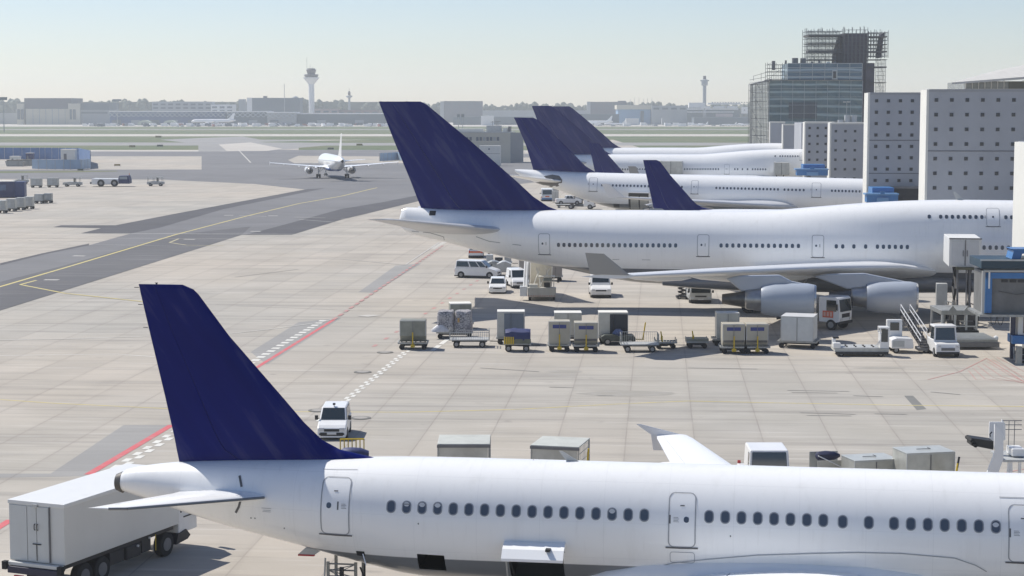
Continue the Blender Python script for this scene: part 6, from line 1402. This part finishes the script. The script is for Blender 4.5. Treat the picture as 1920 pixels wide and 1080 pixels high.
for x,sw in ((-.6,.2),(-.4,.42),(.0,.45),(.45,.4),(.85,.18)): rings.append([(x,math.cos(2*math.pi*i/14)*sw*rn.uniform(.85,1.1),.85+math.sin(2*math.pi*i/14)*sw*.7) for i in range(14)])
b.loft(rings); b.build('cover',NAVY,r,smooth=True); b=MB()
for i in range(7): b.cyl((-.6+i*.2,.5,.6),(-.6+i*.2,.5,1.5),.03,n=5)
b.cyl((-.6,.5,1.5),(.6,.5,1.5),.05,n=6); b.build('yellow_rail',YEL,r); wheels(r,[-.5,.5],1.1,.2,.12)
# belt loader head on the right
YB=80; r=thing('belt_loader','white boarding stair head with a dark conveyor end at the right edge','stair truck',(D(1868,YB,4),YB,0),0); s=F/YB; zz=lambda py:ZY(py,YB)
pw=lambda px:(px-1868)/s
b=MB(); b.prism([(pw(1864),zz(795)),(pw(1881),zz(816)),(pw(1882),zz(860)),(pw(1872),zz(890)),(pw(1850),zz(890)),(pw(1866),zz(845)),(pw(1864),zz(838))],-.06,.06,'y'); b.build('side_panel',WHITE,r,bevel=.01)
b=MB(); b.prism([(pw(1894),zz(796)),(pw(1901),zz(805)),(pw(1902),zz(835)),(pw(1894),zz(840))],1.4,1.5,'y'); b.build('side_panel',WHITE,r,bevel=.01)
MB().box(pw(1868),pw(1896),1.2,1.3,zz(850),zz(800)).build('back_panel',WHITE,r,bevel=.02); MB().box(pw(1882),4,-.05,2.2,zz(866),zz(862)).build('platform',LGREY,r)
b=MB(); b.hexa([(pw(1822),.1,zz(836)),(pw(1864),.1,zz(844)),(pw(1864),.9,zz(844)),(pw(1822),.9,zz(836))],[(pw(1822),.1,zz(822)),(pw(1864),.1,zz(828)),(pw(1864),.9,zz(828)),(pw(1822),.9,zz(822))]); b.build('conveyor',BLACK,r)
b=MB(); b.cyl((pw(1823),.0,zz(827)),(pw(1823),1.0,zz(827)),.09,n=10); b.cyl((pw(1829),-.02,zz(835)),(pw(1829),1.0,zz(835)),.10,n=10); b.build('conveyor_roller',RUB,r)
b=MB(); b.tube([(pw(1863),.3,zz(812)),(pw(1859),.3,zz(816)),(pw(1860),.3,zz(821))],.03,5); b.build('hand_grip',BLACK,r)
b=MB()
for px in (1904,1915,1926): b.cyl((pw(px),2.0,zz(862)),(pw(px),2.0,zz(803)),.02,n=4)
for py in (803,811,820): b.cyl((pw(1900),2.0,zz(py)),(pw(1940),2.0,zz(py)),.022,n=4)
b.build('guard_rail',MID,r); b=MB(); b.cyl((pw(1895),.1,zz(866)),(pw(1886),.1,0),.07,n=6); b.cyl((pw(1898),.1,zz(866)),(pw(1902),.1,0),.07,n=6); b.cyl((pw(1915),.1,zz(866)),(pw(1915),.1,0),.07,n=6); b.build('support_leg',WHITE,r)
MB().box(pw(1884),4,-.1,2.2,0.5,1.2).build('chassis',WHITE,r,bevel=.04); MB().box(pw(1905),pw(1930),.5,1.5,zz(860),zz(846)).build('control_box',WHITE,r,bevel=.03); wheels(r,[1.0,2.8],2.2,.36,.25)
# --- bottom-left box truck
hd=R(90-22.8); YT2=67.3; x0=-18.43*1.033; YT2=69.5; zt,zb=3.50,1.20; r=thing('box_truck','long white box truck parked below the tail of the near airliner','truck',(x0,YT2,0),hd)
BW=mat('truck_box_white',(.66,.66,.63),.4,coat=.15,var=.04,vscale=.6,dirt=.12)
MB().box(0,7.5,-2.45,0,zb,zt).build('cargo_box',BW,r,bevel=.025); MB().box(-.03,7.55,-2.48,.03,zt-.12,zt+.03).build('roof_cap',mat('truck_roof_white',(.72,.72,.70),.4,coat=.1,var=.03),r,bevel=.02)
for k,(a,c) in enumerate(((-.82,-.03),(-1.24,-.84),(-1.80,-1.26))): MB().box(-.035,-.002,a+.01,c-.01,zb+.06,zt-.16).build('rear_door',mat('truck_door_white',(.60,.61,.59),.45,var=.03,dirt=.15),r)
MB().box(-.06,-.005,-1.84,-1.79,zb+.05,zt-.14).build('door_post',MID,r)
b=MB()
for y in (-1.31,-1.19): b.tube([(-.06,y,zb+1.25),(-.10,y,zb+1.3),(-.10,y,zb+1.45),(-.06,y,zb+1.5)],.018,5)
b.cyl((-.06,-1.45,zb+.72),(-.06,-1.08,zb+.72),.022,n=5); b.cyl((-.06,-1.25,zb+.1),(-.06,-1.25,zb+.7),.012,n=4); b.build('door_handle',BLACK,r)
MB().box(-.10,-.03,-1.32,-1.12,zt-.16,zt-.05).build('marker_lamp',LGREY,r)
MB().box(-.22,0,-2.40,-.05,zb-.14,zb-.0).build('rear_sill',BW,r,bevel=.02); MB().box(-.30,-.1,-2.35,-.1,zb-.42,zb-.16).build('rear_bumper',mat('bumper_navy',(.02,.02,.05),.5),r,bevel=.02)
for y in (-2.42,.02): MB().box(-.35,-.15,y-.1,y+.1,zb-.30,zb+.02).build('rubber_buffer',RUB,r,bevel=.02)
MB().box(-.25,-.18,-.75,-.35,.5,.7).build('tail_light',REDM,r); MB().box(-.25,-.18,-2.2,-1.8,.5,.7).build('tail_light',REDM,r)
b=MB(); b.box(0,9,-1.7,-1.45,.75,1.1); b.box(0,9,-1.0,-.75,.75,1.1)
for x in (.3,1.6,3,4.6,6): b.box(x,x+.12,-2.3,-.15,1.0,zb)
b.box(.1,7.3,-2.3,-.15,1.0,zb-.01); b.build('chassis',DARK,r)
MB().box(4.0,5.0,-2.35,-1.75,.45,1.0).build('tank',DARK,r,bevel=.08); MB().box(5.1,5.7,-2.3,-.3,.5,1.0).build('tank',DARK,r); MB().box(2.9,3.8,-2.35,-1.2,.5,1.0).build('battery_box',DARK,r)
for x in (1.3,2.4,6.75):
    for y in (-2.2,-.25): 
        b=MB(); b.cyl((x,y-.17,.5),(x,y+.17,.5),.5,n=28); w_=b.build('wheel',RUB,r,bevel=.05); b=MB(); b.cyl((x,y-.185,.5),(x,y-.12,.5),.27,n=18); b.build('rim',MID,w_)
b=MB(); b.prism([(7.62,.72),(7.62,2.9),(8.6,2.9),(8.95,2.0),(9.0,.72)],-2.35,-.1,'y'); b.build('cab',WHITE,r,bevel=.06,seg=3); MB().box(8.0,8.75,-2.38,-2.34,1.65,2.5).build('side_window',GLASS,r,bevel=.02)
MB().box(7.98,8.85,-2.375,-2.35,1.36,1.41).build('door_line',DARK,r); MB().box(7.76,7.82,-2.375,-2.35,1.6,2.1).build('cab_vent',DARK,r); b=MB(); b.prism([(7.35,.35),(7.5,.75),(8.1,.85),(8.4,.55),(8.2,.42)],-2.40,-1.9,'y'); b.build('mudguard',DARK,r)
b=MB(); b.box(9.05,9.25,-2.75,-2.5,1.15,1.95); b.cyl((8.8,-2.3,1.9),(9.1,-2.6,1.9),.025,n=5); b.build('mirror',BLACK,r,bevel=.03)
b=MB(); b.hexa([(8.92,-2.15,2.05),(9.0,-2.15,2.05),(9.0,-.25,2.05),(8.92,-.25,2.05)],[(8.62,-2.15,2.8),(8.70,-2.15,2.8),(8.70,-.25,2.8),(8.62,-.25,2.8)]); b.build('windscreen',GLASS,r)
b=MB(); b.cyl((5.9,-2.4,.45),(5.9,-2.4,1.1),.02,n=5); b.build('striped_rod',YEL,r); MB().cyl((4.7,-2.42,.9),(4.7,-2.36,.9),.05,n=10).build('side_lamp',LAMP,r); MB().cyl((5.5,-2.42,1.05),(5.5,-2.36,1.05),.05,n=10).build('side_lamp',LAMP,r)
r.scale=(1.03,1.03,1.0)
# maintenance stand below the near tail
Ym=64.2; r=thing('maintenance_stand','grey lattice maintenance stand under the rear of the near airliner','stand',(D(648,Ym,2),Ym,0),-R(8)); b=MB()
for x in (-.48,.50):
    for y in (-.6,.6): b.box(x-.05,x+.05,y-.05,y+.05,.3,2.55)
b.build('mast_post',mat('stand_cream_metal',(.36,.34,.29),.5,var=.15,dirt=.3),r); b=MB()
for k in range(7):
    z=1.15+k*.22; b.box(-.45,.47,-.66,-.60,z,z+.045)
    if k<6: b.cyl((-.45 if k%2 else .47,-.63,z),(.47 if k%2 else -.45,-.63,z+.22),.02,n=4); b.cyl((.0,-.63,z),(.47 if k%2 else -.45,-.63,z+.22),.016,n=4)
b.build('cross_brace',mat('stand_grey_metal',(.24,.23,.21),.5),r)
b=MB(); b.cyl((0.05,-.8,.3),(0.05,-.8,2.3),.035,n=6); b.build('centre_tube',LGREY,r); MB().box(-.02,.12,-.86,-.74,2.1,2.42).build('black_grip',BLACK,r)
b=MB(); b.cyl((-.72,-.5,.2),(-.60,-.5,2.65),.035,n=6); b.cyl((-.88,-.3,.2),(-.62,-.5,1.7),.02,n=5); b.build('side_tube',LGREY,r); b=MB(); b.tube([(.66,-.6,2.4),(.78,-.6,2.1),(.72,-.6,1.6),(.95,-.6,1.3),(1.05,-.6,1.0)],.035,6); b.cyl((.78,-.5,.3),(.80,-.5,2.5),.035,n=6); b.build('hose',DARK,r)
MB().box(-.75,.85,-.9,.9,.25,.5).build('base',DARK,r,bevel=.03); MB().box(-.4,.45,-.85,-.6,.95,1.1).build('control_shelf',DARK,r); wheels(r,[-.6,.7],1.8,.2,.14)
# --- left middle distance
r=thing('pushback_tug','long white pushback tug with navy cab on the left apron','tug',at(207,350,0,1.5),0); L=9.0
b=MB(); b.prism([(-4.4,.5),(-4.5,1.7),(-4.2,1.95),(-3,1.9),(1.9,1.85),(1.9,.6),(-1,.5)],-1.6,1.6,'y'); b.build('body',WHITE,r,bevel=.12); b=MB(); b.prism([(1.9,.7),(1.9,1.9),(2.1,2.55),(4.2,2.6),(4.5,1.6),(4.5,.7)],-1.5,1.5,'y'); b.build('cab',NAVY,r,bevel=.08); MB().box(2.2,4.0,-1.55,-1.5,1.75,2.4).build('side_window',mat('far_cab_glass',(.3,.34,.38),.2),r)
for x in (-2.2,1.0): b=MB(); b.cyl((x,-1.75,.85),(x,-1.3,.85),.85,n=22); w_=b.build('wheel',RUB,r,bevel=.08); MB().cyl((x,-1.78,.85),(x,-1.7,.85),.4,n=14).build('rim',RIM,w_)
MB().box(-4.9,-4.3,-1.2,1.2,.6,1.1).build('coupling',MID,r); b=MB(); b.cyl((4.0,1,2.6),(4.0,1,3.1),.08,n=6); b.build('beacon',ORG,r)
def trac(label,px,py,L=4.4,cab=1):
    r=thing('baggage_tractor',label,'tractor',at(px,py,0,.8),0,'baggage tractors on the left apron'); b=MB(); b.prism([(-L/2,.4),(-L/2,1.0),(-L*.1,1.2),(L*.1,1.1),(L/2,1.0),(L/2,.4)],-.8,.8,'y'); b.build('body',LGREY,r,bevel=.06)
    b=MB()
    for x in (L*.08,L*.4):
        for y in (-.7,.7): b.cyl((x,y,1.0),(x,y,2.1),.05,n=5)
    b.box(L*.04,L*.46,-.8,.8,2.08,2.16); b.build('cab_frame',GALV,r); MB().box(L*.1,L*.16,-.7,.7,1.1,2.0).build('windscreen',GLASS,r); wheels(r,[-L*.3,L*.3],1.7,.36,.22); return r
trac('baggage tractor with open cab left of the pushback tug',135,350); 
r=trac('short double-framed tractor alone right of the pushback tug',291,349,4.0); b=MB()
for x in (-1.8,-.5):
    for y in (-.7,.7): b.cyl((x,y,.9),(x,y,2.0),.05,n=5)
b.box(-1.9,-.4,-.8,.8,1.98,2.06); b.build('rear_frame',GALV,r)
def bcart(label,px,py,w=2.5,h=1.7,group='box carts on the left apron',m=ULDG):
    r=thing('box_cart',label,'cart',at(px,py,0,.8),0,group); MB().box(-w/2,w/2,-.75,.75,.5,.5+h).build('box',m,r,bevel=.04); MB().box(-w*.42,w*.42,-.78,-.75,.65,.35+h).build('curtain',LGREY,r); MB().box(-w/2,w/2,-.7,.7,.4,.5).build('frame',DARK,r); wheels(r,[-w*.36,w*.36],1.5,.24,.16); b=MB(); b.cyl((-w/2,0,.4),(-w/2-.7,0,.35),.04,n=5); b.build('drawbar',DARK,r); return r
bcart('pale box cart left of the baggage tractor, farther one',67,352); bcart('pale box cart left of the baggage tractor, nearer one',98,351.5)
for k,(px,py) in enumerate(((2,400),(20,396.5),(37,394),(53,392))): bcart(['pale box cart cut by the left edge of the picture','pale box cart below the navy container, second from the left edge','pale box cart below the navy container, third from the left edge','pale box cart at the right end of the coupled string'][k],px,py,1.55,1.75,'string of carts below the navy container')
bcart('dark box cart with barred end right of the coupled string, left one',72,382,1.6,1.35,'string of carts below the navy container',GALV); bcart('dark box cart with barred end right of the coupled string, right one',89,381,1.4,1.4,'string of carts below the navy container',GALV)
r=thing('navy_container','navy blue container with a white roof at the left edge','container',at(44,371,-4.2,1.0),.12); MB().box(-4,2.0,-.2,3.0,.1,3.3).build('shell',mat('navy_container_paint',(.03,.045,.13),.5,var=.15,vscale=.6),r,bevel=.03); MB().box(-4.05,2.05,-.25,3.05,3.3,3.42).build('roof',CONC2,r); MB().box(1.95,4.1,.0,3.2,.1,3.25).build('side_module',mat('navy_module_paint',(.025,.05,.16),.5,var=.15,vscale=.8),r)
MB().box(-1.9,.4,-.24,-.21,1.5,2.7).build('faded_panel',mat('faded_blue_panel',(.10,.15,.26),.6,var=.4,vscale=1),r)
r=trac('open-cab tractor half hidden behind the navy container',38,345,3.6)
# --- objects between jumbo fin and the wide-body
o=vehicle('apron_bus','white and blue service bus seen from behind, under the wide-body tail','bus',at(1026,377,0,2.2),-FR,dict(L=6,W=2.4,m=WHITE,lb=[(3,.3),(3,1.1),(2.95,1.2),(-2.95,1.2),(-3,1.1),(-3,.3)],cb=[(2.9,1.18),(2.7,2.4),(-2.8,2.4),(-2.95,1.18)],t=.06,sw=[(.05,.3),(.35,.6),(.65,.95)],wx=(2,-2),wr=.42))
MB().box(-3.05,-3.01,-1.1,1.1,.35,.65).build('blue_band',BLUE,o); MB().box(-3.05,-3.01,-.4,.4,.85,1.05).build('orange_sign',ORG,o)
vehicle('pickup_truck','white pickup standing under the wide-body rear fuselage','truck',at(1066,384,0,1),R(4),dict(L=4.9,W=1.8,m=WHITE,lb=[(2.45,.35),(2.45,.9),(2.2,1.05),(1.1,1.15),(-2.45,1.15),(-2.45,.4)],cb=[(1.2,1.12),(.6,1.75),(-.5,1.75),(-.7,1.12)],t=.15,sw=[(.1,.5),(.54,.9)],wx=(1.6,-1.5),wr=.36))
cab_truck('service_truck','white cab truck with pale box just behind the near jumbo roof line','truck',at(1115,392,0,0),R(-10),W_=2.1,H=2.3,z0=.8,chL=3.4)
r=flat_cart('empty flat cart beside the pickup under the wide-body',at(1060,390,0,1),0,3.6,1.6,rails=False,ends=False,name='flat_trolley')
p=at(1047,380); uld('pale upright container left of the pickup under the wide-body',(p[0]-.6,p[1]+1.5,0),0,1.2,1.5,2.0,z=.2,m=mat('pale_upright_box',(.55,.54,.5),.5))
for k,(px,py,lab) in enumerate(((1085,383,'small dark loading cart right of the pickup'),(1040,372,'dark tall cart right of the service bus'))):
    bcart(lab,px,py,1.6,1.3 if k==0 else 1.9,None,mat('dark_brown_cart',(.12,.09,.08),.6))
r=thing('stair_vehicle','pale small vehicle with mirrors beside the cream building','vehicle',at(943,302.5,0,0),0); MB().box(-1.6,1.6,-1,1,.5,1.6).build('body',CONC2,r,bevel=.1); MB().box(.3,1.5,-.9,.9,1.6,2.6).build('cab',LGREY,r,bevel=.1); wheels(r,[-1,1],2,.45,.25)
b=MB(); b.box(-1.2,-1.0,-.8,.8,1.6,3.0); b.box(1.9,2.2,-.8,.8,2.2,3.2); b.build('mirror',DARK,r)
# light strut frame standing behind the wide-body roof
# --- taxiing airliner seen from behind
TP=shift(A321,na=40,nx=36,holes=[],win=[],doors=[],wfin=True,skin=skin('taxiing_white_skin',2.75,0,bel=(.02,.10,.36)),engm=mat('taxi_nacelle_white',(.7,.7,.7),.3,coat=.2))
TP['fairm']=TP['skin']
p=G(624,334); hd=R(90+12)
t_,_=airliner('airliner','white airliner with blue belly taxiing away from the camera on the far taxiway','aircraft on the taxiway',(p.x-math.cos(hd)*7.7,p.y-math.sin(hd)*7.7,0),hd,TP)
# --- extra details on the near airliner
def onhull(name,h,root,a0,a1,z0,z1,m,lift=.012,sg=-1,nx=3,nz=4): return hull_patch(h,sg,a0,a1,z0,z1,lift,nx,nz).build(name,m,root,smooth=True)
# opened cargo door swung up above the large hatch
h=hn; b=MB(); skin_strip(b,h,-1,[(4.57,2.91),(5.1,3.15),(5.62,3.33),(6.84,3.52),(8.40,3.72),(10.28,3.85),(11.6,3.93),(13.00,3.95),(14.68,3.86),(15.35,3.64),(15.69,3.44)],.03,.03); b.build('fairing_edge_line',FRM,near)
b=MB(); z1=3.55; P0,n0=h.side(1,z1,-1)
q=[]; 
for (y,z) in ((P0.y+.02,z1+.36),(P0.y-.28,z1+.34),(P0.y-.60,z1+.20),(P0.y-.86,z1-.06)): q.append((y,z))
for k in range(3):
    (ya,za),(yb,zb_)=q[k],q[k+1]; b.add([(.05,ya,za),(2.1,ya,za),(2.1,yb,zb_),(.05,yb,zb_),(.05,ya,za-.09),(2.1,ya,za-.09),(2.1,yb,zb_-.09),(.05,yb,zb_-.09)],[(0,1,2,3),(7,6,5,4),(0,4,5,1),(1,5,6,2),(2,6,7,3),(3,7,4,0)])
cd=b.build('cargo_door',AWHITE,near,smooth=True); MB().box(1.5,1.66,q[2][0]-.15,q[2][0]+.1,q[2][1]-.02,q[2][1]+.06).build('door_latch',BLACK,cd)
b=MB(); b.cyl((.2,q[3][0]+.1,q[3][1]),(.18,P0.y-.02,2.3),.03,n=6); b.build('door_strut',LGREY,near)
b=MB(); skin_strip(b,h,-1,[(.12,2.1),(.12,3.58)],.06,.015); b.build('hatch_frame',MID,near); b=MB(); skin_strip(b,h,-1,[(2.04,2.1),(2.04,3.58)],.06,.015); b.build('hatch_frame',MID,near)
o=onhull('access_hatch',h,near,-5.15,-4.85,3.05,3.25,BLACK,.01); b=MB(); b.hexa([(-4.86,-1.72,3.22),(-4.83,-1.72,3.22),(-4.83,-1.70,3.22),(-4.86,-1.70,3.22)],[(-4.7,-1.95,2.9),(-4.67,-1.95,2.9),(-4.67,-1.93,2.9),(-4.7,-1.93,2.9)]); b.build('hatch_cover',AWHITE,near)
b=MB(); skin_strip(b,h,-1,[(-9.35,5.6),(-9.28,5.45),(-9.22,5.3)],.08,.02); b.build('tail_seal',SILL,near); b=MB(); skin_strip(b,h,-1,[(-9.22,4.85),(-9.3,4.6),(-9.42,4.4)],.08,.02); b.build('tail_seal',SILL,near)
b=MB(); skin_strip(b,h,-1,[(-6.4,5.92),(-5.9,5.93),(-5.2,5.95)],.025,.012); b.build('rain_gutter',FRM,near); b=MB(); skin_strip(b,h,-1,[(16.1,5.75),(17.2,5.75)],.03,.012); b.build('rain_gutter',FRM,near)
MB().box(.72,.75,-.02,.02,6.25,6.3).build('antenna_foot',LGREY,near); b=MB(); b.prism([(1.9,6.25),(1.62,6.62),(1.72,6.62),(2.35,6.25)],-.02,.02,'y'); b.build('blade_antenna',LGREY,near)
b=MB(); b.prism([(-7.3,2.95),(-7.55,2.72),(-6.95,2.72),(-6.7,2.9)],-.06,.06,'y'); b.build('tail_skid',LGREY,near); MB().box(-7.56,-6.98,-.07,.07,2.66,2.72).build('skid_shoe',REDM,near)
for (a,z,w) in ((-8.45,4.62,.35),(-8.4,4.55,.28),(-8.42,4.5,.3)): b=MB(); skin_strip(b,h,-1,[(a,z),(a+w,z)],.015,.012); b.build('stencil_line',FRM,near)
for (a,z) in ((-8.9,5.0),(-8.75,5.0),(-8.9,4.2),(-8.75,4.2),(-7.7,3.9),(-2.9,4.35),(7.5,4.3)): onhull('static_port',h,near,a,a+.04,z,z+.05,SILL,.01,nx=1,nz=1)
# stowage panel lines on the fairing and small rectangle under door three
b=MB(); skin_strip(b,h,-1,rr_path(5.55,6.35,3.35,3.72,.08),.018,.012); b.build('service_panel',FRM,near)
o=MB(); o.prism([(a,z) for a,z in ((-12.55,12.10),(-12.62,12.18),(-12.5,12.18))],-.01,.01,'y'); o.build('static_wick',BLACK,near)
for z,a in ((12.0,-13.25),(11.4,-13.12),(10.6,-12.95)): b=MB(); b.cyl((a+.05,0,z),(a-.12,0,z),.015,n=4); b.build('static_wick',BLACK,near)
# jumbo: vent, cover lines
h=hj; onhull('vent',h,jumbo,-7.6,-7.0,8.45,8.85,BLACK,.02)
b=MB(); b.prism([(40.0,10.15),(39.7,10.9),(39.9,10.9),(40.7,10.15)],-.03,.03,'y'); b.build('blade_antenna',LGREY,jumbo)
for pth in ([(-9.3,6.95),(-7.5,6.85),(-6.2,6.5),(-6.2,6.2)],[(-3.0,6.6),(-1.8,6.2),(1.2,5.9)]): b=MB(); skin_strip(b,h,-1,pth,.07,.015); b.build('panel_line',FRM,jumbo)
b=MB(); skin_strip(b,h,-1,[(9.6,4.75),(13,4.75)],.05,.015); b.build('panel_line',FRM,jumbo)
# wide-body: grey patch, cargo hatch
h=hw; P=[(5.0,7.75),(6.2,8.0),(7.3,7.85),(7.8,7.3),(7.8,6.9),(7.2,6.3),(6.0,6.15),(4.6,6.3),(3.4,6.7)]
b=MB(); vs=[]; K=6
for k in range(K+1):
    for a,z in P: p_,n_=h.side(6.0+(a-6.0)*k/K,7.15+(z-7.15)*k/K,-1); vs.append(p_+n_*.04)
L_=len(P); b.add(vs,[(k*L_+i,k*L_+(i+1)%L_,(k+1)*L_+(i+1)%L_,(k+1)*L_+i) for k in range(K) for i in range(L_)]); b.build('grey_patch',mat('stabilizer_patch_grey',(.13,.125,.12),.5),wide)
onhull('cargo_hatch',h,wide,17.9,20.9,3.15,5.6,DARK,.02,nx=6,nz=6)
for a in (18.2,19.6): onhull('loaded_container',h,wide,a,a+1.2,3.2,5.1,ULDG,.04,nx=3,nz=4)
MB().box(17.8,21.0,-3.9,-2.7,5.65,5.8).build('cargo_door',AWHITE,wide); onhull('small_hatch',h,wide,15.6,16.5,3.3,3.9,BLACK,.02)
